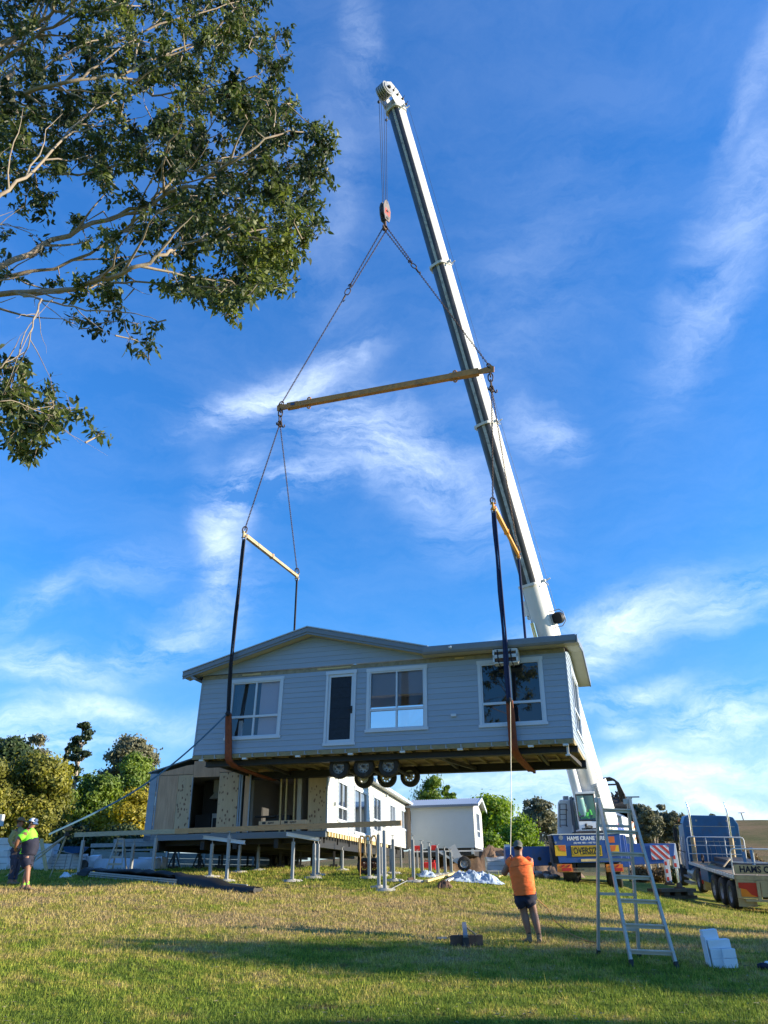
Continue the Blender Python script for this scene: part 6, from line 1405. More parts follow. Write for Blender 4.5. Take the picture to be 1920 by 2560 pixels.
# left edge: wrapped pallets
pack('wrapped_pallet', -26, 2166, 1.15, 1.0, 1.02, 'wrap_white', 'large plastic wrapped white pallet at the left edge of the photo', 'pallet', 5, jit=.10)
pack('wrapped_pallet', 103, 2161, .52, .7, .86, 'wrap_white', 'narrow wrapped white pallet just behind the man in green', 'pallet', 4, jit=.08)
# pale box on a post at the left edge
g = gp(-6, 2150); o = thing('edge_box', 'cream coloured box on a post cut by the left edge', 'light box', g); zt = at(4, 2036, g.y).z; zb_ = at(4, 2066, g.y).z; xr_ = at(8, 2050, g.y).x
m = MB(); m.box(xr_ - .5, xr_, g.y - .1, g.y + .1, zb_, zt); m.build('box', 'siding_white', o, world=True, bevel=.02); m = MB(); m.beam((xr_ - .3, g.y, g.z), (xr_ - .3, g.y, zb_), .08, .08); m.build('post', 'galv', o, world=True)
# timber prop leaning by pallet
a, b = gp(118, 2168), at(103, 2098, gp(118, 2168).y + .3); m = MB(); m.beam(a, b, .09, .09); solo(m, 'timber_prop', 'pine', 'pale timber post leaning against the narrow wrapped pallet', 'post', a)
# tripod with level
tt = at(167, 2088, 25.5); tp_ = thing('survey_tripod', 'aluminium survey tripod with a laser level on top', 'tripod', V((tt.x, tt.y, gz(tt.x, tt.y))))
for u, v in ((204, 2166), (113, 2160), (145, 2158)):
    d_ = ray(u, v); g = gp(u, v); g = V((tt.x + (g.x - tt.x) * .9, tt.y + max(-.6, min(.8, g.y - tt.y)), 0)); g.z = gz(g.x, g.y)
    m = MB(); m.beam(tt, tt.lerp(g, .55), .05, .03); m.beam(tt.lerp(g, .5), g, .028, .025); m.build('leg', 'alu', tp_, world=True)
m = MB(); m.cyl(tt - V((0, 0, .03)), tt + V((0, 0, .03)), .08, 12); m.cyl(tt + V((0, 0, .03)), tt + V((0, 0, .1)), .06, 12); m.build('head', 'sign_black', tp_, world=True)
m = MB(); m.beam(tt + V((-.1, 0, .2)), tt + V((.1, 0, .2)), .13, .14); m.cyl(tt + V((0, 0, .27)), tt + V((0, 0, .33)), .05, 12); m.beam(tt + V((-.09, -.02, .36)), tt + V((.09, -.02, .36)), .03, .03); m.build('level', 'hat_brown', tp_, world=True, bevel=.01)
# blue barrow and stacked sheets behind it
g = gp(186, 2158); g = V((g.x, 29.5, gz(g.x, 29.5))); zt = at(186, 2118, 29.5).z; wb = thing('wheelbarrow', 'blue wheelbarrow tray behind the tripod', 'wheelbarrow', g)
x0, x1 = at(163, 2118, 29.5).x, at(210, 2118, 29.5).x; zb2 = at(186, 2133, 29.5).z
m = MB(); m.add([(x0, 29.3, zt), (x1, 29.3, zt), (x1, 30.0, zt), (x0, 30.0, zt), (x0 + .08, 29.42, zb2), (x1 - .16, 29.42, zb2), (x1 - .16, 29.88, zb2), (x0 + .08, 29.88, zb2)], [(0, 1, 5, 4), (1, 2, 6, 5), (2, 3, 7, 6), (3, 0, 4, 7), (4, 5, 6, 7)]); m.tube([(x0, 29.3, zt), (x1, 29.3, zt), (x1, 30, zt), (x0, 30, zt), (x0, 29.3, zt)], .012); m.build('tray', 'barrow', wb, world=True)
m = MB()
for y in (29.4, 29.9): m.tube([(x0 - .2, y, zt - .1), (x1 - .2, y, zb2 - .06), (x1 + .0, 29.65, zb2 - .15)], .018); m.tube([(x0 + .15, y, zb2 - .03), (x0 + .12, y, g.z)], .018)
m.build('handle', 'galv_dull', wb, world=True)
m = MB(); m.cyl((x1 + .02, 29.62, g.z + .17), (x1 + .02, 29.68, g.z + .17), .17, 18); m.build('wheel', 'rubber', wb, world=True)
pack('sheet_stack', 160, 2158, 1.15, .7, .52, 'wrap_white', 'low pile of white boards behind the tripod', 'board stack', 5)
pack('tarp_stack', 312, 2158, 2.15, .8, .40, 'tarp', 'low pile under a pale blue tarp behind the small ladder', 'tarp pile', jit=.12)
pack('tarp_stack', 222, 2154, .55, .6, .48, 'tarp_white', 'cream bag of sand left of the blue tarp pile', 'bag', jit=.14)
pack('tarp_stack', 375, 2150, .9, .7, .42, 'tarp_white', 'pale tarp end piece right of the blue tarp pile', 'tarp pile', jit=.12)
g = gp(164, 2194); crumple('paper_bag', 'tarp_white', 'small crumpled white bag on the grass right of the two men', 'bag', g, .16, .14, .16, 5, 14)
# low retaining wall and stored beams in the shade behind
a = at(228, 2160, 36.5); a.z = gz(a.x, a.y); b = at(745, 2166, 44); b.z = gz(b.x, b.y)
rw = thing('retaining_wall', 'low grey concrete sleeper wall in the shade behind the stumps', 'wall', a)
m = MB(); dz = 0.0
for k in range(3): m.beam(a + V((0, 0, .12 + k * .235)), b + V((0, 0, .12 + k * .235)), .1, .225)
m.build('sleepers', 'concrete', rw, world=True)
m = MB()
for i in range(9): p = a.lerp(b, i / 8); m.beam(p - V((0, .07, .1)), p + V((0, -.07, .78)), .1, .1, (0, 1, 0))
m.build('post', 'galv_dull', rw, world=True)
a = at(228, 2114, 33); b = at(425, 2110, 33.5); m = MB(); m.beam(a, b, .25, .14); m.beam(a + V((.8, .3, .17)), b + V((2.6, .3, .15)), .2, .14); m.beam(a + V((.1, .2, -.18)), b + V((3, .2, -.20)), .2, .07)
o = solo(m, 'stored_beams', 'galv_dull', 'grey stored beams lying on trestles behind the left stumps', 'beams', (a + b) / 2)
for k, (u, lb) in enumerate(((305, 'left trestle under the stored grey beams'), (440, 'right trestle under the stored grey beams'), (500, 'far right trestle under the stored grey beams'))):
    g = at(u, 2112, 33.3); z = gz(g.x, g.y); t = thing('trestle', lb, 'trestle', (g.x, g.y, z), group='trestles behind the stumps'); m = MB()
    for sx in (-.25, .25): m.beam((g.x + sx, g.y, z), (g.x, g.y, g.z - .22), .05, .05)
    m.beam((g.x - .3, g.y, g.z - .25), (g.x + .3, g.y, g.z - .25), .06, .06); m.build('legs', 'dark_steel', t, world=True)
# dark adjustable props under the long house
rn = random.Random(9)
for k in range(14):
    x = -8.2 + (k % 7) * 1.0 + rn.uniform(-.2, .2); y = 31.5 + (k // 7) * 4.2 + rn.uniform(-.4, .4); z = gz(x, y)
    o = thing('house_prop', 'dark steel prop in the shadow under the long house', 'prop', (x, y, z), group='props under the long house'); m = MB(); m.box(-.04, .04, -.04, .04, 0, 2.45 - z); m.build('post', 'dark_steel', o); m = MB(); m.box(-.15, .15, -.15, .15, 0, .12); m.build('foot', 'dark_steel', o)
# folding ladder, small, behind the beam
def aladder(name, label, tops, feetF, feetB, rungs, r, mats, cat='ladder', rb=0, plat=True):
    TL, TR_ = V(tops[0]), V(tops[1]); FL, FR = V(feetF[0]), V(feetF[1]); BL2, BR2 = V(feetB[0]), V(feetB[1]); o = thing(name, label, cat, (FL + FR + BL2 + BR2) / 4)
    for a, b, nm in ((FL, TL, 'rail'), (FR, TR_, 'rail'), (BL2, TL, 'rear_rail'), (BR2, TR_, 'rear_rail')):
        m = MB(); fwd = (a - (FL + FR + BL2 + BR2) / 4); off = V((0, .03 if nm == 'rear_rail' else -.03, 0)); m.beam(a, b + off, r[0], r[1], (TR_ - TL).cross(b - a)); m.build(nm, mats, o, world=True)
        m = MB(); m.beam(a - (b - a).normalized() * .02, a + (b - a).normalized() * .09, r[0] * 1.25, r[1] * 1.25, (TR_ - TL).cross(b - a)); m.build('rubber_foot', 'sign_black', o, world=True)
    for k in range(rungs):
        t = (k + .62) / (rungs + .1); m = MB(); a = FL.lerp(TL, t); b = FR.lerp(TR_, t); m.beam(a, b, r[2], .022); m.beam(a - V((0, -.0, .03)), b - V((0, 0, .03)), .022, .05); m.build('tread', mats, o, world=True)
    for k in range(rb):
        t = (k + .75) / (rb + .1) * .9; m = MB(); a = BL2.lerp(TL, t); b = BR2.lerp(TR_, t); m.beam(a, b, .03, .045); m.build('rear_brace', mats, o, world=True)
    if plat: m = MB(); m.beam(TL + V((0, 0, .02)), TR_ + V((0, 0, .02)), .16, .05); m.build('cap', mats, o, world=True)
    return o
g = [at(262, 2168, 27.2), at(306, 2171, 27.2), at(282, 2166, 28.3), at(318, 2166, 28.3)]
for p in g: p.z = gz(p.x, p.y)
tl, tr_ = at(294, 2099, 27.7), at(309, 2099, 27.7); aladder('folding_ladder', 'small aluminium folding ladder behind the long timber beam', (tl, tr_), (g[0], g[1]), (g[2], g[3]), 5, (.045, .03, .07), 'alu', plat=True)
# big ladder near the camera
def gY(u, v, Y): p = at(u, v, Y); p.z = gz(p.x, p.y); return p
FL, FR = gp(1580, 2416), gp(1693, 2421); BLf, BRf = gp(1496, 2388), gp(1598, 2392)
TL, TR2 = at(1495, 1997, FL.y + .75), at(1572, 2000, FL.y + .75)
bigl = aladder('step_ladder', 'tall aluminium step ladder standing in front of the crane', (TL, TR2), (FL, FR), (BLf, BRf), 7, (.045, .075, .10), 'alu', rb=4, plat=False)
m = MB(); m.beam(TR2 + V((-.05, 0, .05)), TR2 + V((.2, 0, .05)), .02, .02); m.build('lock_bar', 'sign_black', bigl, world=True)
m = MB(); m.beam(TL + V((-.04, 0, -.02)), TL + V((.06, .1, -.02)), .07, .09); m.beam(TR2 + V((-.06, .1, -.02)), TR2 + V((.04, 0, -.02)), .07, .09); m.build('hinge', 'alu', bigl, world=True)
# rope on the grass between the worker and the ladder
# white foam blocks
g = gp(1805, 2418)
fb = thing('foam_blocks', 'pile of leaning white foam blocks on the grass at the right', 'foam block', g, (.0, 0, -.12)); fb.scale = (.60, .60, .64); 
def leaf_box(x0, x1, y0, y1, z0, z1, lean, nm):
    m = MB(); M2 = Matrix.Rotation(lean, 4, 'Y'); m.box(x0, x1, y0, y1, z0, z1, M=M2); m.build(nm, 'poly', fb, bevel=.008)
leaf_box(-.26, .34, -.20, .12, .0, .20, -.03, 'block'); leaf_box(-.26, .34, -.19, .13, .203, .42, -.03, 'block'); leaf_box(.02, .36, -.29, -.205, .22, .42, -.02, 'block'); leaf_box(.0, .36, -.30, -.205, .0, .21, -.02, 'block')
leaf_box(-.27, .32, -.14, .20, .425, .62, -.04, 'block'); leaf_box(-.28, .12, .05, .38, .43, .84, -.08, 'block'); leaf_box(-.32, -.29, -.14, .34, .02, .70, -.06, 'side_sheet')
# dark shoe like scrap at the right edge
g = gp(1912, 2424); m = MB(); m.blob(g + V((0, 0, .05)), .10, 8, 6, 0, (1.2, .7, .5), jit=.3); m.blob(g + V((.07, .02, .09)), .05, 6, 5, 1, (1, 1, .6)); solo(m, 'work_glove', ['navy', 'poly'], 'dark work glove lying on the grass at the right edge', 'glove', g)
# fabricated steel tow frame on the grass
g = gp(1166, 2368); tf = thing('tow_frame', 'dark steel tow frame with a pale drawbar lying on the grass', 'steel frame', g, (0, 0, .05)); tf.scale = (.80, .80, .85)
m = MB()
for y, x0, x1 in ((.05, -.36, .40), (.30, -.30, .42)): m.box(x0, x1, y, y + .012, .02, .21); m.box(x0, x1, y, y + .09, .20, .212)
m.build('cross_plate', 'rusty', tf)
m = MB(); m.beam((-.02, -.10, .20), (.06, .62, .42), .10, .06); m.build('drawbar', 'galv', tf); m = MB(); m.beam((.08, .45, .36), (.26, .12, .22), .035, .03); m.beam((.03, -.08, .10), (.12, .3, .15), .012, .16); m.build('brace', 'bearer', tf)
m = MB(); m.box(-.09, .05, -.12, -.02, .02, .19); m.cyl((-.02, -.1, .0), (-.02, -.1, .045), .11, 14); m.build('coupling', 'black_steel', tf)
g = gp(1105, 2350); m = MB(); m.box(g.x - .09, g.x + .09, g.y - .05, g.y + .05, g.z + .02, g.z + .05); solo(m, 'tin_lid', 'galv', 'small metal tin lying in the grass left of the tow frame', 'tin', g)
# materials around the cabin corner
crumple('tarp', 'tarp', 'crumpled pale blue tarp lying before the soil bank', 'tarp', gp(1190, 2203), .80, .50, .30, 3, 56, bumps=3.0)
pack('board_pallet', 1243, 2178, .95, .8, .80, 'wrap_white', 'white wrapped stack of boards behind the blue tarp', 'board stack', 4, jit=.08)
pack('board_pallet', 1252, 2191, 1.05, .9, .22, 'concrete', 'grey flat sheets stacked low beside the blue tarp', 'sheet stack', 3)
def plank(u0, v0, u1, v1, w_, t_, mats, label, nm='plank', lift=.05):
    a, b = gp(u0, v0), gp(u1, v1); m = MB(); m.beam(a + V((0, 0, lift)), b + V((0, 0, lift + .03)), w_, t_); solo(m, nm, mats, label, 'plank', (a + b) / 2, 'planks by the tarp')
plank(1066, 2207, 1142, 2188, .12, .06, 'pine_new', 'yellow timber plank pointing at the blue tarp'); plank(1106, 2212, 1145, 2195, .14, .05, 'siding_white', 'white plank left of the blue tarp'); plank(1120, 2203, 1150, 2190, .10, .05, 'black_steel', 'dark plank right of the white one'); plank(1100, 2180, 1235, 2167, .14, .04, 'rig_cream', 'long pale plank behind the blue tarp'); plank(1245, 2196, 1275, 2190, .08, .05, 'pine_new', 'short pale plank beside the worker in orange')
crumple('cable_coil', 'rusty', 'tangled brown chain heap on the lawn before the planks', 'chain heap', gp(1112, 2220), .22, .16, .22, 8, 18, bumps=5)
crumple('rag', 'tarp', 'small pale blue rag beside the row of stumps', 'rag', gp(1068, 2193), .28, .2, .2, 12, 14)
g = gp(1020, 2205); g.z += .06; m = MB(); m.beam(g, g + V((.14, .05, .03)), .12, .1); solo(m, 'brick', 'rusty', 'broken brown brick end of the string line', 'brick', g)
m = MB(); m.tube([gp(978, 2224) + V((0, 0, .02)), gp(1018, 2208) + V((0, 0, .07))], .015); solo(m, 'steel_rod', 'galv_dull', 'thin pale rod on the lawn right of the nearest stump', 'rod', gp(998, 2216))
for i, (u, v, s_, lb) in enumerate(((1068, 2178, 1.0, 'left red jerrycan under the cabin'), (1081, 2178, 1.0, 'right red jerrycan under the cabin'))):
    g = gp(u, v); o = thing('jerrycan', lb, 'jerrycan', g, group='red fuel cans'); m = MB(); m.box(-.17, .17, -.1, .1, 0, .45); m.build('body', 'red_plastic', o, bevel=.04); m = MB(); m.cyl((.1, 0, .45), (.12, 0, .55), .04, 8); m.tube([(-.12, 0, .45), (-.1, 0, .52), (.05, 0, .52), (.05, 0, .45)], .02); m.build('handle', 'red_plastic', o)
g = gp(1050, 2178); o = thing('compressor', 'red and white site compressor on wheels under the cabin', 'compressor', g); zt = g.z + .95
m = MB(); m.box(g.x - .3, g.x + .1, g.y, g.y + .5, zt, zt + .25); m.box(g.x + .6, g.x + .9, g.y, g.y + .4, zt + .02, zt + .26); m.build('motor', 'red_plastic', o, world=True, bevel=.03)
m = MB(); m.beam((g.x - .4, g.y, zt - .02), (g.x + 3.2, g.y + .2, zt - .02), .05, .06); m.beam((g.x + .9, g.y, zt), (g.x + 2.4, g.y, g.z + .1), .08, .1); m.beam((g.x - .3, g.y, zt), (g.x - .3, g.y, g.z), .06, .06); m.beam((g.x + 1.6, g.y, zt + .2), (g.x + 2.0, g.y, zt - .5), .05, .4); m.build('frame', 'white_steel', o, world=True)
wheel(o, WM[o.name].inverted() @ V((g.x + 2.2, g.y, g.z + .35)), .34, .15, (0, 1, 0), 'rim', ns=16)
# pair of brown tyres under the long house, plus hanging rings of hose
for i, (u, v, lb) in enumerate(((912, 2187, 'left brown wheel lying under the long house'), (936, 2187, 'right brown wheel lying under the long house'))):
    g = gp(u, v); o = thing('loose_wheel', lb, 'wheel', g, group='loose wheels'); wheel(o, (0, 0, .26), .26, .15, (.35, 1, 0), 'sleeve', ns=18)
p = at(905, 2118, 30.5); m = MB()
for k in range(3): m.ring(p + V((.0 + k * .22, 0, 0)), ez, ex, .75, .22, .035, 14)
solo(m, 'hose_loop', 'rig_cream', 'pale looped hoses hanging under the long house floor', 'hose', p)
m = MB(); p = gp(900, 2190); m.tube([p, V((p.x + .02, p.y, 2.75))], .02); solo(m, 'steel_rod', 'rope_brown', 'upright brown rod before the shaded house floor', 'rod', p)
# soil bank with rocks
def bank(name, label, u0, u1, Y, hgt, seed, dep=5, m_='soil', cat='soil bank'):
    xa, xb = at(u0, 2150, Y).x, at(u1, 2150, Y).x; m = MB(); nx, ny = 70, 18; vs = []
    for j in range(ny + 1):
        for i in range(nx + 1):
            s_, t_ = i / nx, j / ny; x = xa + (xb - xa) * s_; y = Y + dep * t_; prof_ = min(1, t_ * 4.5) if t_ < .5 else 1 - max(0, (t_ - .7) / .3) ** 2 * .9
            e_ = min(1, s_ * 8, (1 - s_) * 8); q = V((x * .8, y * .8, seed)); z = hgt * prof_ * e_ * (.8 + .35 * noise.noise(q)) + .45 * noise.noise(q * 3) * min(1, t_ * 6) * e_ + .28 * noise.noise(q * 7) * min(1, t_ * 6)
            vs.append((x, y + .3 * noise.noise(q * 1.5 + V((0, 0, 5))), gz(x, y) - .08 + max(0, z)))
    k = nx + 1; m.add(vs, [(j * k + i, j * k + i + 1, (j + 1) * k + i + 1, (j + 1) * k + i) for j in range(ny) for i in range(nx)], 0, True); o = solo(m, name, m_, label, None, (0.5 * (xa + xb), Y, gz(.5 * (xa + xb), Y))); o['kind'] = 'structure'; del o['label']; return o
bank('soil_bank', '', 1060, 1470, 50, 1.75, 3.1)
rn = random.Random(4)
for k in range(22):
    u = 1322 + k * 3.3 + rn.uniform(-2, 2); v = 2186 - rn.uniform(0, 10); g = gp(u, v); m = MB(); r = rn.uniform(.12, .26); m.blob(g + V((0, 0, r * .4)), r, 7, 5, 0, (1.1, .9, .8), seed=k, jit=.6); solo(m, 'rock', 'concrete_dark' if k % 3 else 'soil', 'brown rock in the loose row under the left outrigger arm', 'rock', g, 'rocks under the left outrigger')
# timber packing under the outrigger feet
jp = [(jk.x + .06, YO - .05), (px(1664, 2150, YO + 1.2).x, YO + 1.2)]
cx_, cy_ = jp[0][0] - .2, jp[0][1] + .35; zg = gz(cx_, cy_)
rn = random.Random(6); kk = 0
for lay, (n_, ax) in enumerate(((4, 0), (3, 1), (5, 0))):
    for j in range(n_):
        L_ = rn.uniform(1.1, 1.7); o_ = (j - (n_ - 1) / 2) * .33; z = zg + .05 + lay * .13
        a = V((cx_ - L_ / 2, cy_ + o_, z)) if ax == 0 else V((cx_ + o_ * 1.4, cy_ - L_ / 2, z)); b = a + (V((L_, rn.uniform(-.1, .1), 0)) if ax == 0 else V((rn.uniform(-.1, .1), L_, 0)))
        m = MB(); m.beam(a, b, .24, .12); kk += 1; solo(m, 'timber_block', 'sleeper', 'dark timber sleeper stacked under the right outrigger feet', 'timber block', a.lerp(b, .5), 'sleepers under the outrigger feet')
# pole on the hill, sagging wire fence
g = gz(92, 230); p = at(1862, 2060, 230); m = MB(); z0 = gz(p.x, 230); m.tube([(p.x, 230, z0 - 1), (p.x - .4, 230, at(1860, 2031, 230).z)], .16, 6); m.tube([(p.x - 1.2, 230, at(1860, 2032, 230).z), (p.x + .6, 230, at(1860, 2031.5, 230).z)], .1, 5); solo(m, 'power_pole', 'bark_grey', 'thin power pole standing on the hill crest at the far right', 'pole', (p.x, 230, z0))
# ropes: tag line strap and the worker's rope
LW = WM[hung.name]
kn = LW @ V((-11.08, -.46, 1.2)); e = at(122, 2086, 22.8)
m = MB(); N_ = 24; pts = [kn.lerp(e, t / N_) - V((0, 0, .55 * sin(pi * t / N_) * (1 - .3 * t / N_))) for t in range(N_ + 1)]; belt(m, pts, .05, .02, V((0, 0, 1))); m.tube(pts[14:], .030, 6)
tagl = solo(m, 'tag_line', 'strap', 'long blue strap pulled tight from the house down to the two men', 'strap', e)
# ------------------------------------------------------------------ people
def skinmesh(name, vs, es, mats, parent, root=0, sub=2, world=True, smooth=1):
    """vs: (x,y,z,rx,ry); a Skin surface grown over the joints"""
    me = bpy.data.meshes.new(name + '_sk'); iv = WM[parent.name].inverted() if world else Matrix()
    me.from_pydata([tuple(iv @ V(v[:3])) for v in vs], es, []); ob = bpy.data.objects.new(name + '_sk', me); COL.objects.link(ob)
    vs = [v[:3] + tuple(r * 1.18 for r in v[3:]) for v in vs]
    sk = ob.modifiers.new('skin', 'SKIN'); sk.use_smooth_shade = True; sk.branch_smoothing = .4
    lay = me.skin_vertices[0].data if len(me.skin_vertices) else None
    if lay is None:
        bm = bmesh.new(); bm.from_mesh(me); bm.verts.layers.skin.verify(); bm.to_mesh(me); bm.free(); lay = me.skin_vertices[0].data
    for i, v in enumerate(vs): lay[i].radius = (v[3], v[4] if len(v) > 4 else v[3]); lay[i].use_root = (i == root)
    if sub: sm = ob.modifiers.new('sub', 'SUBSURF'); sm.levels = sub; sm.render_levels = sub
    dg = bpy.context.evaluated_depsgraph_get(); me2 = bpy.data.meshes.new_from_object(ob.evaluated_get(dg)); bpy.data.objects.remove(ob)
    me2.name = name; me2.materials.clear(); me2.materials.append(MT[mats]); me2.polygons.foreach_set('use_smooth', [True] * len(me2.polygons))
    return me2
def person(label, O, yaw, J, cloth, cap=None, cat='person', scale=1.0, look=(0, 1, 0)):
    """J: joints in local coordinates (x right, y forward, z up)"""
    o = thing('person', label, cat, O, (0, 0, yaw)); o.scale = (1, 1, 1); Wm = WM[o.name]
    g = lambda k: V(J[k])
    hips, belly, chest, neck, head = g('hips'), g('belly'), g('chest'), g('neck'), g('head'); b = J['b']
    vs = []; es = []
    def add(p, rx, ry, prev=None):
        vs.append((p.x, p.y, p.z, rx, ry)); i = len(vs) - 1
        if prev is not None: es.append((prev, i))
        return i
    tb_ = b ** .3; h = add(hips, .105 * tb_, .09 * tb_); be = add(belly, .10 * tb_, .095 * tb_, h); ch = add(chest, .115 * tb_, .09 * tb_, be); nk0 = add(chest.lerp(neck, .75), .075, .075, ch); nk = add(neck, .062, .065, nk0)
    up = (head - neck).normalized(); f = V(look).normalized(); f = (f - up * f.dot(up)).normalized()
    jw = add(head - up * .055 + f * .018, .062, .07, nk); hd = add(head + up * .015, .077, .088, jw); ht = add(head + up * .075, .066, .078, hd)
    for s in 'LR':
        sh, el, wr = g('sh' + s), g('el' + s), g('wr' + s); i = add(sh, .062 * b, .062 * b, ch); j = add(sh.lerp(el, .45), .052 * b, .052 * b, i); k = add(el, .043 * b, .043 * b, j); k2 = add(el.lerp(wr, .35), .043 * b, .043 * b, k); w_ = add(wr, .028, .026, k2)
        hdv = (g('ha' + s) - wr).normalized(); pl = add(wr + hdv * .05, .040, .018, w_); pl2 = add(wr + hdv * .085, .040, .016, pl)
        side = hdv.cross(V((0, 0, 1))); side = side.normalized() if side.length > .1 else V((1, 0, 0)); cur = side.cross(hdv).normalized() * (-1 if J.get('curl' + s, 1) < 0 else 1)
        for q, (o_, L_) in enumerate(((-.030, .062), (-.010, .072), (.010, .068), (.029, .054))):
            a = add(wr + hdv * .10 + side * o_, .0088, .0088, pl2); c_ = add(wr + hdv * (.10 + L_ * .5) + side * o_ + cur * .018, .0082, .0082, a); add(wr + hdv * (.10 + L_ * .62) + side * o_ * .95 + cur * .048, .0075, .0075, c_)
        a = add(wr + hdv * .045 - side * .04 + cur * .01, .0105, .0105, pl); c_ = add(wr + hdv * .075 - side * .052 + cur * .03, .0095, .0095, a); add(wr + hdv * .10 - side * .045 + cur * .045, .0085, .0085, c_)
    for s in 'LR':
        hp, kn, an, to = g('hp' + s), g('kn' + s), g('an' + s), g('to' + s); i = add(hp, .08, .085, h); j = add(hp.lerp(kn, .5), .072 * tb_, .075 * tb_, i); k = add(kn, .056 * b ** .5, .058 * b ** .5, j); k2 = add(kn.lerp(an, .33) - V((0, .012, 0)), .060 * b ** .5, .062 * b ** .5, k); a = add(an, .037, .040, k2); add(an.lerp(to, .35) - V((0, 0, .03)), .038, .036, a)
    me = skinmesh('body', vs, es, 'skin', o, 0, 2, world=False)
    # face: nose, brow, lips and ears are pushed out of the same surface by small added lumps joined to the mesh
    bm = bmesh.new(); bm.from_mesh(me); sd_ = f.cross(up)
    def lump(c, r, sc): 
        M4 = Matrix.Translation(c) @ Matrix(((sd_.x, f.x, up.x, 0), (sd_.y, f.y, up.y, 0), (sd_.z, f.z, up.z, 0), (0, 0, 0, 1))) @ Matrix.Diagonal((sc[0], sc[1], sc[2], 1)); bmesh.ops.create_uvsphere(bm, u_segments=8, v_segments=6, radius=r, matrix=M4)
    lump(head + f * .096 - up * .012, .017, (.8, 1.1, 1.5)); lump(head + f * .080 - up * .062, .02, (1.3, .6, .5)); lump(head + f * .084 + up * .022, .03, (1.6, .4, .35))
    for s in (-1, 1): lump(head + sd_ * (s * .082) - up * .01, .025, (.4, .8, 1.3))
    for fc in bm.faces: fc.smooth = True
    bm.to_mesh(me); bm.free()
    body = bpy.data.objects.new('body', me); COL.objects.link(body); body.parent = o; WM[body.name] = Wm.copy()
    eb = MB()
    for s in (-1, 1): eb.blob(head + f * .088 + sd_ * (s * .032) + up * .008, .010, 8, 6)
    eb.build('eyes', 'sign_black', o)
    # clothes
    def garment(nm, pts, mt, sub=2):
        D_ = {q[0]: q for q in pts}; kids = {}
        for q in pts: kids.setdefault(q[4], []).append(q[0])
        m = MB(); n = 18
        def loft(chain, end=.012):
            P_ = [D_[c] for c in chain]; ctr = [q[1] for q in P_]; RX = [q[2] for q in P_]; RY = [q[3] for q in P_]
            cs = []; K = 5
            for i in range(len(P_) - 1):
                for j in range(K + (i == len(P_) - 2)):
                    t = j / K; a = max(i - 1, 0); d = min(i + 2, len(P_) - 1)
                    cr = lambda w, x, y, z: .5 * ((2 * x) + (y - w) * t + (2 * w - 5 * x + 4 * y - z) * t * t + (3 * x - w - 3 * y + z) * t ** 3)
                    cs.append((V([cr(ctr[a][k], ctr[i][k], ctr[i + 1][k], ctr[d][k]) for k in range(3)]), cr(RX[a], RX[i], RX[i + 1], RX[d]), cr(RY[a], RY[i], RY[i + 1], RY[d])))
            vs = []
            for i, (c, rx, ry) in enumerate(cs):
                d = (cs[min(i + 1, len(cs) - 1)][0] - cs[max(i - 1, 0)][0]).normalized(); u = V((1, 0, 0)); u = (u - d * u.dot(d)).normalized(); w = d.cross(u)
                for k in range(n):
                    an = 2 * pi * k / n; pu, pw = cos(an), sin(an); p = c + u * (rx * (abs(pu) ** .8) * (1 if pu > 0 else -1)) + w * (ry * (abs(pw) ** .85) * (1 if pw > 0 else -1))
                    q = V((p.x * 9, p.y * 9, p.z * 16)); nn = (p - c).normalized(); vs.append(p + nn * (.028 * noise.noise(q) + .020 * (.4 - abs(noise.noise(V((p.x * 8 + p.z * 5, p.y * 8, p.z * 22 + p.x * 6)))) * 2)))
            M_n = len(cs); m.add(vs, [(i * n + k, i * n + (k + 1) % n, (i + 1) * n + (k + 1) % n, (i + 1) * n + k) for i in range(M_n - 1) for k in range(n)], 0, True)
            m.add(vs[:n], [tuple(range(n))], 0, True); m.add([p.lerp(cs[-1][0], .12) for p in vs[-n:]], [tuple(range(n))], 0, True)
        def walk(chain):
            ks = kids.get(chain[-1], [])
            if not ks:
                if len(chain) > 1: loft(chain)
                return
            walk(chain + [ks[0]])
            for k in ks[1:]: walk([chain[-1], k] if k[0] == 'n' else [k])
        def walk0(root):
            walk([root])
        walk0(pts[0][0])
        return m.build(nm, mt, o)
    cloth(garment, g, b, o)
    # hair
    hb = MB(); hb.blob(head + up * .035 - f * .016, .102, 14, 10, 0, (.88, .98, .92)); hair = hb.build('hair', 'hair', o)
    # footwear
    for s in 'LR':
        an, to = g('an' + s), g('to' + s); d = (to - an); d.z = 0; L_ = d.length; d.normalize(); sl_ = to.z
        m = MB(); prof = [(-.075, .036, .075), (-.03, .042, .10), (.03, .044, .095), (.10, .050, .066), (.16, .050, .050), (.20, .036, .035)]
        vsb = []; n = 12; sdv = V((d.y, -d.x, 0))
        for (t, w_, h_) in prof:
            for k in range(n): a = 2 * pi * k / n; vsb.append(V((an.x, an.y, sl_)) + d * t + sdv * (w_ * cos(a)) + V((0, 0, h_ / 2 + h_ / 2 * sin(a) - .012)))
        m.add(vsb, [(i * n + k, i * n + (k + 1) % n, (i + 1) * n + (k + 1) % n, (i + 1) * n + k) for i in range(5) for k in range(n)], 0, True); m.add(vsb[:n], [tuple(range(n))]); m.add(vsb[-n:], [tuple(range(n))])
        m.tube([V((an.x, an.y, sl_ + .05)), an + V((0, 0, .03))], [.052, .050], 12); m.build('boot', J.get('bootm', 'boot'), o)
        m = MB(); m.tube([an + V((0, 0, .0)), an.lerp(g('kn' + s), .24)], [.047, .050], 12); m.build('sock', J.get('sockm', 'sock_black'), o)
    if cap: cap(o, head, up, f, sd_)
    return o
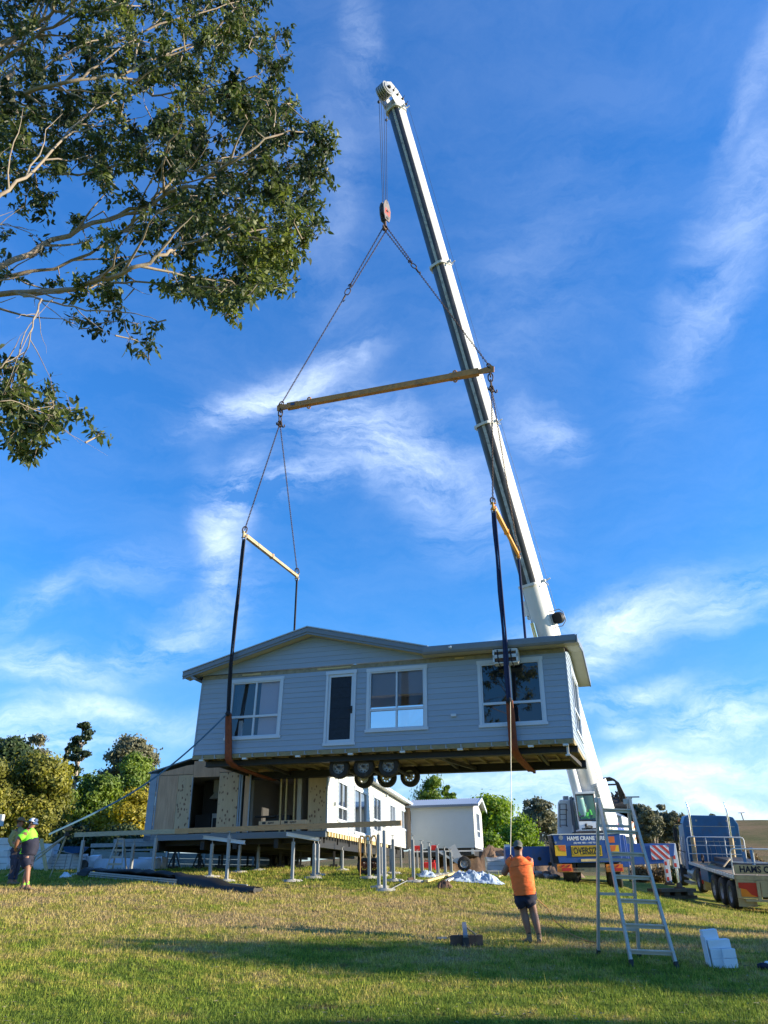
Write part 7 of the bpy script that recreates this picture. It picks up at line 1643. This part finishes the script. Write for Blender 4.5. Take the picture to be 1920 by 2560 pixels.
def cap_fn(crown, brim, brimdir=1, panel=None, tilt=0):
    def fn(o, head, up, f, sd_):
        m = MB(); vs = []; n, k = 16, 5
        for i in range(k + 1):
            t = pi / 2 * i / k
            for j in range(n): a = 2 * pi * j / n; vs.append(head + up * (.045 + .095 * sin(t)) + (sd_ * (cos(a) * .098) + f * (sin(a) * .110)) * cos(t) * 1.0 - f * .008)
        m.add(vs, [(i * n + j, i * n + (j + 1) % n, (i + 1) * n + (j + 1) % n, (i + 1) * n + j) for i in range(k) for j in range(n)], 0, True); m.add([head + up * .142 - f * .01 + sd_ * (.012 * cos(a)) + f * (.012 * sin(a)) for a in np.linspace(0, 2 * pi, 7)[:-1]], [tuple(range(6))]); c = m.build('cap', crown, o)
        m = MB(); bf = f if brimdir > 0 else -f; vs = []
        for i in range(4):
            for j in range(9): a = pi * (.12 + .76 * j / 8); r = 1 + i * .22; vs.append(head + up * (.052 - .012 * i - .03 * abs(cos(a)) * i * .3) + sd_ * (cos(a) * .094 * (1 + .02 * i)) + bf * (sin(a) * .106 * r + .0))
        m.add(vs, [(i * 9 + j, i * 9 + j + 1, (i + 1) * 9 + j + 1, (i + 1) * 9 + j) for i in range(3) for j in range(8)], 0, True); m.build('brim', brim, c)
        if panel: m = MB(); m.blob(head + up * .085 + f * .06, .072, 12, 8, 0, (1.12, .85, .75)); m.build('front_panel', panel, c)
    return fn
def hat_fn(mat_):
    def fn(o, head, up, f, sd_):
        m = MB(); m.tube([head + up * .045, head + up * .12, head + up * .15], [.108, .095, .06], 16); n = 24
        vs = [head + up * (.055 + (.0 if r < .15 else .03 * abs(cos(a)) - .02)) + (sd_ * cos(a) + f * sin(a)) * r for r in (.10, .17, .21) for a in np.linspace(0, 2 * pi, n + 1)[:-1]]
        m.add(vs, [(i * n + j, i * n + (j + 1) % n, (i + 1) * n + (j + 1) % n, (i + 1) * n + j) for i in range(2) for j in range(n)], 0, True); m.build('hat', mat_, o)
    return fn
# --- worker in orange, seen from behind, leaning back on his rope
Ow = gat(1340, 2358); Ow.z = gz(Ow.x, Ow.y)
JW = dict(b=1.28, hips=(-0.133, 0.030, 0.900), belly=(-0.152, 0.020, 1.100), chest=(-0.183, 0.000, 1.360), neck=(-0.193, 0.010, 1.560), head=(-0.188, 0.020, 1.685),
          shL=(-0.362, 0.020, 1.445), elL=(-0.510, 0.120, 1.200), wrL=(-0.334, 0.320, 1.420), haL=(-0.286, 0.350, 1.520), shR=(0.017, 0.020, 1.430), elR=(0.031, 0.220, 1.220), wrR=(-0.200, 0.380, 1.340), haR=(-0.264, 0.400, 1.420),
          hpL=(-0.225, 0.020, 0.860), knL=(-0.163, 0.080, 0.500), anL=(-0.110, 0.060, 0.130), toL=(-0.138, 0.240, 0.030), hpR=(-0.055, 0.020, 0.860), knR=(0.018, 0.040, 0.500), anR=(0.069, -0.020, 0.120), toR=(0.101, 0.160, 0.020), bootm='boot', sockm='sock_black')
def clW(garment, g, b, o):
    c, be, h = g('chest'), g('belly'), g('hips')
    garment('t_shirt', [('c', c + V((0, 0, .0)), .235, .165, None), ('b', be, .225, .20, 'c'), ('h', h - V((0, 0, .06)), .225, .185, 'b'), ('n', c + V((-.01, 0, .075)), .19, .125, 'c'), ('n2', c.lerp(g('neck'), .80), .10, .09, 'n'),
                        ('sl', g('shL') + V((.06, 0, .01)), .105, .10, 'c'), ('el', g('shL').lerp(g('elL'), .34), .095, .095, 'sl'), ('sr', g('shR') - V((.06, 0, -.01)), .105, .10, 'c'), ('er', g('shR').lerp(g('elR'), .34), .095, .095, 'sr')], 'tee_orange')
    garment('shorts', [('h', h - V((0, 0, .02)), .225, .17, None), ('c', h - V((0, 0, .10)), .22, .165, 'h'), ('l', g('hpL') - V((-.0, 0, .12)), .125, .13, 'c'), ('l2', g('hpL').lerp(g('knL'), .58), .115, .12, 'l'), ('r', g('hpR') - V((-.0, 0, .12)), .125, .13, 'c'), ('r2', g('hpR').lerp(g('knR'), .58), .115, .12, 'r')], 'navy')
wk = person('worker in orange t-shirt and navy shorts seen from behind, gripping a rope and looking up', Ow, 0, JW, clW, cap_fn('cap_grey', 'cap_grey', -1), look=(.18, 1, .42))
# --- man in bright green shirt, side view
Og = gat(63, 2226); Og.z = gz(Og.x, Og.y)
JG = dict(b=1.32, hips=(0.000, -0.106, 0.920), belly=(0.000, -0.067, 1.100), chest=(0.000, -0.159, 1.380), neck=(0.000, -0.149, 1.560), head=(0.000, -0.123, 1.680),
          shR=(0.200, -0.147, 1.450), elR=(0.260, -0.343, 1.240), wrR=(0.120, -0.417, 1.020), haR=(0.020, -0.430, 0.960), shL=(-0.200, -0.147, 1.450), elL=(-0.260, -0.323, 1.240), wrL=(-0.120, -0.397, 1.020), haL=(-0.000, -0.433, 0.980),
          hpL=(-0.100, -0.101, 0.880), knL=(-0.130, -0.077, 0.500), anL=(-0.140, -0.134, 0.120), toL=(-0.140, 0.078, 0.020), hpR=(0.100, -0.101, 0.880), knR=(0.120, 0.022, 0.500), anR=(0.120, 0.086, 0.120), toR=(0.120, 0.318, 0.020), bootm='boot', sockm='hivis_green')
def clG(garment, g, b, o):
    c, be, h = g('chest'), g('belly'), g('hips')
    garment('shirt_top', [('c', c + V((0, .0, .03)), .215, .175, None), ('b', c.lerp(be, .55), .21, .20, 'c'), ('n', c + V((0, .02, .10)), .19, .13, 'c'), ('n2', c.lerp(g('neck'), .8), .095, .09, 'n'), ('sl', g('shL') + V((.05, 0, 0)), .10, .10, 'c'), ('el', g('shL').lerp(g('elL'), .75), .09, .09, 'sl'), ('sr', g('shR') - V((.05, 0, 0)), .10, .10, 'c'), ('er', g('shR').lerp(g('elR'), .75), .09, .09, 'sr')], 'hivis_green')
    garment('shirt_lower', [('b', c.lerp(be, .5), .21, .205, None), ('m', be, .205, .215, 'b'), ('h', h - V((0, -.01, .02)), .205, .20, 'm')], 'navy')
    garment('shirt_tail', [('a', be + V((.0, -.12, .0)), .16, .07, None), ('b', h + V((.0, -.15, -.02)), .15, .06, 'a')], 'hivis_green')
    garment('shorts', [('h', h - V((0, 0, .06)), .19, .18, None), ('c', h - V((0, 0, .12)), .19, .175, 'h'), ('l', g('hpL') - V((0, 0, .12)), .12, .135, 'c'), ('l2', g('hpL').lerp(g('knL'), .80), .11, .12, 'l'), ('r', g('hpR') - V((0, 0, .12)), .12, .135, 'c'), ('r2', g('hpR').lerp(g('knR'), .80), .11, .12, 'r')], 'navy')
person('heavy man in bright green and navy work shirt and white cap, hands behind back', Og, -pi / 2, JG, clG, cap_fn('cap_white', 'cap_blue', 1, 'cap_blue'), look=(0, 1, .05))
# --- man in the brown hat, half hidden
Oh = gat(34, 2212); Oh.z = gz(Oh.x, Oh.y)
JH = dict(b=1.08, hips=(0.000, -0.106, 0.920), belly=(0.000, -0.097, 1.100), chest=(0.000, -0.126, 1.360), neck=(0.000, -0.148, 1.550), head=(0.000, -0.132, 1.670),
          shR=(0.180, -0.164, 1.430), elR=(0.220, -0.233, 1.160), wrR=(0.200, -0.013, 0.980), haR=(0.180, 0.071, 0.950), shL=(-0.180, -0.164, 1.430), elL=(-0.220, -0.213, 1.160), wrL=(-0.180, 0.005, 1.000), haL=(-0.160, 0.088, 0.970),
          hpL=(-0.090, -0.101, 0.880), knL=(-0.100, -0.038, 0.500), anL=(-0.100, -0.044, 0.120), toL=(-0.100, 0.158, 0.020), hpR=(0.090, -0.101, 0.880), knR=(0.100, -0.058, 0.500), anR=(0.100, -0.074, 0.120), toR=(0.100, 0.138, 0.020), bootm='boot', sockm='denim')
def clH(garment, g, b, o):
    c, be, h = g('chest'), g('belly'), g('hips')
    garment('shirt', [('c', c + V((0, 0, .02)), .185, .135, None), ('b', be, .17, .14, 'c'), ('n', c + V((0, .02, .09)), .16, .11, 'c'), ('n2', c.lerp(g('neck'), .8), .08, .08, 'n'), ('sl', g('shL') + V((.04, 0, 0)), .08, .08, 'c'), ('el', g('elL'), .065, .065, 'sl'), ('el2', g('elL').lerp(g('wrL'), .9), .05, .05, 'el'), ('sr', g('shR'), .08, .08, 'c'), ('er', g('elR'), .065, .065, 'sr'), ('er2', g('elR').lerp(g('wrR'), .9), .05, .05, 'er')], 'khaki')
    garment('jeans', [('h', h + V((0, 0, .06)), .165, .135, None), ('c', h - V((0, 0, .08)), .165, .135, 'h'), ('l', g('hpL') - V((0, 0, .1)), .10, .11, 'c'), ('l2', g('knL'), .075, .08, 'l'), ('l3', g('anL') + V((0, 0, .02)), .06, .065, 'l2'), ('r', g('hpR') - V((0, 0, .1)), .10, .11, 'c'), ('r2', g('knR'), .075, .08, 'r'), ('r3', g('anR') + V((0, 0, .02)), .06, .065, 'r2')], 'denim')
person('man in brown wide brimmed hat, khaki shirt and dark trousers behind the man in green', Oh, -pi / 2, JH, clH, hat_fn('hat_brown'), look=(0, 1, 0))
# --- crane operator seated in the cab
JO = dict(b=1.05, hips=(0, 0, .10), belly=(0, .0, .28), chest=(0, .02, .52), neck=(0, .03, .70), head=(0, .05, .81), shL=(-.19, .02, .60), elL=(-.25, .08, .36), wrL=(-.2, .32, .34), haL=(-.19, .4, .34), shR=(.19, .02, .60), elR=(.25, .08, .36), wrR=(.2, .32, .34), haR=(.19, .4, .34),
          hpL=(-.09, .05, .08), knL=(-.12, .42, .10), anL=(-.12, .48, -.28), toL=(-.12, .62, -.36), hpR=(.09, .05, .08), knR=(.12, .42, .10), anR=(.12, .48, -.28), toR=(.12, .62, -.36))
def clO(garment, g, b, o):
    c, be, h = g('chest'), g('belly'), g('hips')
    garment('shirt', [('c', c, .18, .125, None), ('b', be, .17, .135, 'c'), ('h', h + V((0, 0, .04)), .17, .14, 'b'), ('sl', g('shL'), .08, .08, 'c'), ('el', g('elL'), .06, .06, 'sl'), ('sr', g('shR'), .08, .08, 'c'), ('er', g('elR'), .06, .06, 'sr')], 'hivis_green')
    garment('trousers', [('h', h, .165, .13, None), ('l', g('hpL') + V((0, .05, 0)), .095, .095, 'h'), ('l2', g('knL'), .075, .075, 'l'), ('l3', g('anL'), .06, .06, 'l2'), ('r', g('hpR') + V((0, .05, 0)), .095, .095, 'h'), ('r2', g('knR'), .075, .075, 'r'), ('r3', g('anR'), .06, .06, 'r2')], 'navy')
person('crane operator in green shirt sitting inside the crane cab', CABSEAT - V((0, .1, .05)), pi, JO, clO, None, look=(0, 1, .3))
# worker's ropes
hnd = Ow + V((-.28, .40, 1.50))
kn2 = LW @ V((-1.66, -.45, 1.05)); m = MB(); m.tube([kn2 + V((0, 0, .0)), kn2.lerp(hnd, .35) + V((0, 0, -.05)), kn2.lerp(hnd, .7) + V((0, 0, -.04)), hnd + V((-.02, 0, .06)), hnd, Ow + V((-.16, .36, 1.38)), Ow + V((-.02, .30, 1.05)), Ow + V((.0, .28, .86))], .009, 6)
tl_ = [Ow + V((.0, .28, .86)), Ow + V((.30, .1, .60))]
for u, v in ((1385, 2315), (1430, 2345), (1470, 2362), (1497, 2366)):
    p = gat(u, v); tl_.append(p + V((0, 0, .06 if u > 1400 else .12)))
solo(m, 'guide_rope', 'rope', 'pale guide rope hanging from the right sling to the hands of the worker in orange', 'rope', hnd)
m = MB(); m.tube(tl_, .011, 6); solo(m, 'guide_rope', 'rope_brown', 'brown rope tail sagging from the worker to the foot of the tall ladder', 'rope', tl_[-1])
# ------------------------------------------------------------------ flatbed truck
n0 = at(1835, 2190, 32); f0 = at(1724, 2155, 40); dT = (f0 - n0); LT = dT.length; dT.normalize()
sT = dT.cross(V((0, 0, 1))).normalized(); sT = (sT + V((0, 0, -.035))).normalized(); uT = sT.cross(dT).normalized()
trk = thing('flatbed_truck', 'blue truck with long flat tray and white rails, cab facing away', 'truck', V((n0.x + 1.2, n0.y + 4, gz(n0.x + 1.2, n0.y + 4))))
O = n0
def tp(a, s, z): return O + dT * a + sT * s + uT * z     # a along to the cab, s to the right, z up
def tb(m, a0, a1, s0, s1, z0, z1, mi=0):
    vs = [tp(a, s, z) for z in (z0, z1) for s in (s0, s1) for a in (a0, a1)]; m.add(vs, [(0, 2, 3, 1), (4, 5, 7, 6), (0, 1, 5, 4), (2, 6, 7, 3), (0, 4, 6, 2), (1, 3, 7, 5)], mi)
TBD = lambda nm, mt, m, bevel=0, parent=None: m.build(nm, mt, parent or trk, world=True, bevel=bevel)
WT = 2.5
m = MB(); tb(m, 0, LT + .1, 0, WT, -.06, .0); tb(m, .02, LT, .04, WT - .04, .0, .03, 1); TBD('tray', ['dark_steel', 'deck_wood'], m)
m = MB(); tb(m, 0, LT + .1, -.03, 0, -.10, .02)
a = .25
while a < LT: tb(m, a, a + .05, -.05, -.03, -.10, .025); a += .42
TBD('side_rail', 'white_steel', m)
m = MB(); tb(m, .3, LT + 2.5, .75, .9, -.38, -.06); tb(m, .3, LT + 2.5, 1.6, 1.75, -.38, -.06); TBD('chassis', 'black_steel', m)
# cab, its back to the camera
a0 = LT + .35; hC = at(1715, 2040, 40.3).z - f0.z
def rp_(a, s, z): return tp(a, s, z)
m = MB(); prof = [(-.02, -.35), (WT + .06, -.35), (WT + .06, hC - .38), (WT - .12, hC - .06), (WT - .4, hC), (.35, hC + .02), (.10, hC - .05), (-.02, hC - .36)]
m.prism(prof, tp(a0, 0, 0), sT, uT, dT, .7); cbk = TBD('cab', 'truck_blue', m, .03)
m = MB(); m.prism([(.1, -.3), (WT - .1, -.3), (WT - .14, hC - .5), (.14, hC - .5)], tp(a0 + .7, 0, 0), sT, uT, dT, 1.4); m.prism([(.3, -.5), (WT - .3, -.5), (WT - .3, .35), (.3, .35)], tp(a0 + 2.1, 0, 0), sT, uT, dT, 1.2); TBD('bonnet', 'truck_blue', m, .03)
m = MB(); m.prism([(.16, .9), (WT - .16, .9), (WT - .16, .93), (.16, .93)], tp(a0 - .012, 0, 0), sT, uT, dT, .012); m.prism([(.12, hC - .50), (WT - .12, hC - .50), (WT - .12, hC - .47), (.12, hC - .47)], tp(a0 - .012, 0, 0), sT, uT, dT, .012)
for s in (.62, WT - .45): p = tp(a0 - .02, s, hC - .22); m.cyl(p, p + dT * .02, .05, 10)
for s in (.9, 1.1, 1.35, 1.6): m.tube([tp(a0 - .03, s, -.2), tp(a0 - .03, s + .02, .5), tp(a0 - .0, s - .05, 1.0)], .01, 4)
m.build('panel_rib', 'galv_dull', cbk, world=True)
m = MB()
for k in range(9): s = .35 + k * .2; m.blob(tp(a0 - .012, s, hC * .62), .012, 4, 3)
m.build('rivet', 'truck_blue', cbk, world=True)
# exhaust stacks
for s, nm in ((.30, 1), (WT - .42, 2)):
    st = MB(); zt = hC + .42; st.tube([tp(a0 - .22, s, .1), tp(a0 - .22, s, hC - .1), tp(a0 - .22, s - .02, zt - .1), tp(a0 - .16, s - .07, zt + .22)], [.055, .055, .055, .03], 12); TBD('exhaust_stack', 'chrome', st)
    st = MB(); st.cyl(tp(a0 - .22, s, -.1), tp(a0 - .22, s, 1.15), .105, 16); TBD('heat_shield', 'rig_cream', st)
m = MB(); m.tube([tp(a0 + .3, -.35, .5), tp(a0 + .3, -.35, 1.7)], .02); m.prism([(-.45, .9), (-.28, .9), (-.28, 1.5), (-.45, 1.5)], tp(a0 + .35, 0, 0), sT, uT, dT, .08); m.prism([(-.40, .45), (-.28, .45), (-.28, .75), (-.40, .75)], tp(a0 + .35, 0, 0), sT, uT, dT, .08); m.tube([tp(a0 + .3, -.02, 1.7), tp(a0 + .3, -.37, 1.7)], .018); m.tube([tp(a0 + .3, -.02, .4), tp(a0 + .3, -.37, .5)], .018); TBD('mirror', 'sign_black', m)
m = MB(); p = tp(a0 + .3, -.12, hC - .28); m.tube([p, p + uT * .16], [.07, .02], 8); TBD('beacon', 'lamp_amber', m)
m = MB()
for s in (-.06, -.16): m.tube([tp(a0 + .5, s, -.3), tp(a0 + .5, s, 1.1)], .022)
TBD('grab_rail', 'chrome', m)
# white loading rails (front and rear)
def rail(aa, s0, s1, z0, z1, bars, nm, posts=4):
    m = MB(); m.tube([tp(aa, s0, z0), tp(aa, s0, z1 - .12), tp(aa, s0 + .04, z1 - .03), tp(aa, s0 + .12, z1), tp(aa, s1 - .12, z1), tp(aa, s1 - .04, z1 - .03), tp(aa, s1, z1 - .12), tp(aa, s1, z0)], .028, 8)
    for k in range(1, bars + 1): z = z0 + (z1 - z0) * k / (bars + 1); m.tube([tp(aa, s0, z), tp(aa, s1, z)], .02, 6)
    for k in range(1, posts): s = s0 + (s1 - s0) * k / posts; m.tube([tp(aa, s, z0), tp(aa, s, z1)], .025, 6)
    return TBD(nm, 'white_steel', m)
rail(LT - .05, .0, WT + .1, .0, 1.12, 2, 'head_rail', 3)
rail(.12, .02, WT, .0, .95, 1, 'tail_rail', 3)
m = MB(); m.box(-.05, .05, -.05, .05, 0, .9, M=Matrix.Translation(tp(2.2, WT * .55, .02))); m.box(-.05, .05, -.05, .05, 0, .7, M=Matrix.Translation(tp(3.0, WT * .5, .02))); TBD('stake', 'truck_blue', m)
m = MB(); tb(m, 2.8, LT - .6, 1.0, 2.3, .03, .28); tb(m, 4.0, 6.5, .6, 1.1, .03, .16); TBD('deck_load', 'dark_steel', m, .02)
for a_, b_2, w_, h_ in ((tp(3.2, .4, .1), tp(5.2, 1.2, .35), .06, .05), (tp(5.5, .3, .05), tp(6.0, 2.0, .05), .1, .08), (tp(1.2, .5, .06), tp(1.9, 2.2, .06), .12, .08)):
    m = MB(); m.beam(a_, b_2, w_, h_); TBD('deck_bar', 'rig_cream', m)
m = MB()
for k in range(3): m.ring(tp(LT - .8, .45, .18 + .03 * k), dT, uT, .35, .3, .03)
TBD('chain_coil', 'chain', m)
# rear boards, name plate, lights
zb = at(1840, 2186, 32).z - O.z
m = MB(); tb(m, -.06, -.02, .04, WT, .08, .40); pl = TBD('name_board', 'rig_cream', m)
textmesh('lettering', 'HAMS CRANE HIRE', .31, tp(-.062, 1.48, .235), sT, uT, 'navy', pl, bold=.010, sx=.96)
m = MB(); tb(m, -.05, .12, .0, WT, -.12, .04); tb(m, -.04, .05, .02, WT - .02, -.2, -.13); TBD('tail_beam', 'rig_cream', m)
m = MB(); tb(m, -.03, .08, .04, .78, -.75, -.20); bk = TBD('light_panel', 'rig_cream', m)
m = MB(); m.prism([(.16, -.70), (.70, -.70), (.70, -.26), (.24, -.42), (.16, -.30)], tp(-.045, 0, 0), sT, uT, dT, .012); m.build('lens', 'lamp_amber', bk, world=True)
m = MB(); m.prism([(.10, -.22), (.74, -.22), (.74, -.70), (.52, -.62), (.36, -.45), (.10, -.40)], tp(-.056, 0, 0), sT, uT, dT, .012); m.build('reflector', 'lamp_red', bk, world=True)
m = MB(); tb(m, -.10, -.02, .74, .86, -.85, -.14); tb(m, -.04, .0, .9, WT - .6, -.7, -.2); tb(m, -.08, .1, .3, WT, -.86, -.78); TBD('frame', 'rig_cream', m)
m = MB(); tb(m, .1, .14, .06, .72, -1.05, -.78); TBD('mudflap', 'rig_cream', m)
m = MB(); tb(m, .5, .55, .9, 2.0, -.75, -.25); TBD('under_panel', 'sign_black', m)
# wheels: three rear axles, tanks, front wheel
for k, a in enumerate((1.0, 2.35, 3.7)):
    for s, o_ in ((.18, -1), (WT - .35, 1)):
        c = tp(a, s, -.72); c.z = max(c.z, gz(c.x, c.y) + .47)
        wheel(trk, WM[trk.name].inverted() @ c, .51, .36, tuple(sT), 'rim', outward=o_, ns=28, holes=10)
m = MB(); tb(m, .3, 4.4, .02, .42, -.16, -.12); TBD('mudguard', 'dark_steel', m)
m = MB(); tb(m, 4.7, 6.2, .05, .55, -.62, -.12); TBD('side_box', 'truck_blue', m, .02)
m = MB(); tb(m, 6.3, 6.9, .1, .6, -.80, -.3); TBD('light_bracket', 'lamp_red', m, .02)
m = MB(); tb(m, 6.2, 7.0, .15, .6, -1.05, -.55); TBD('step_box', 'rig_cream', m, .02)
m = MB(); m.cyl(tp(LT - .3, .35, -.55), tp(LT + 1.1, .35, -.55), .32, 22)
tk = TBD('fuel_tank', 'galv', m); m = MB()
for k in range(4): a = LT - .1 + k * .35; p = tp(a, .35, -.55); m.cyl(p, p + dT * .04, .335, 22)
m.build('tank_band', 'chrome', tk, world=True)
for a in (LT - 1.2, LT + 3.2):
    c = tp(a, .22, -.6); c.z = gz(c.x, c.y) + .5; wheel(trk, WM[trk.name].inverted() @ c, .5, .34, tuple(sT), 'rim', outward=-1, ns=22)
m = MB(); tb(m, LT + .1, LT + 1.8, -.02, .3, -1.0, -.92); tb(m, LT + .1, LT + 1.8, -.02, .3, -.75, -.68); TBD('cab_step', 'galv', m)
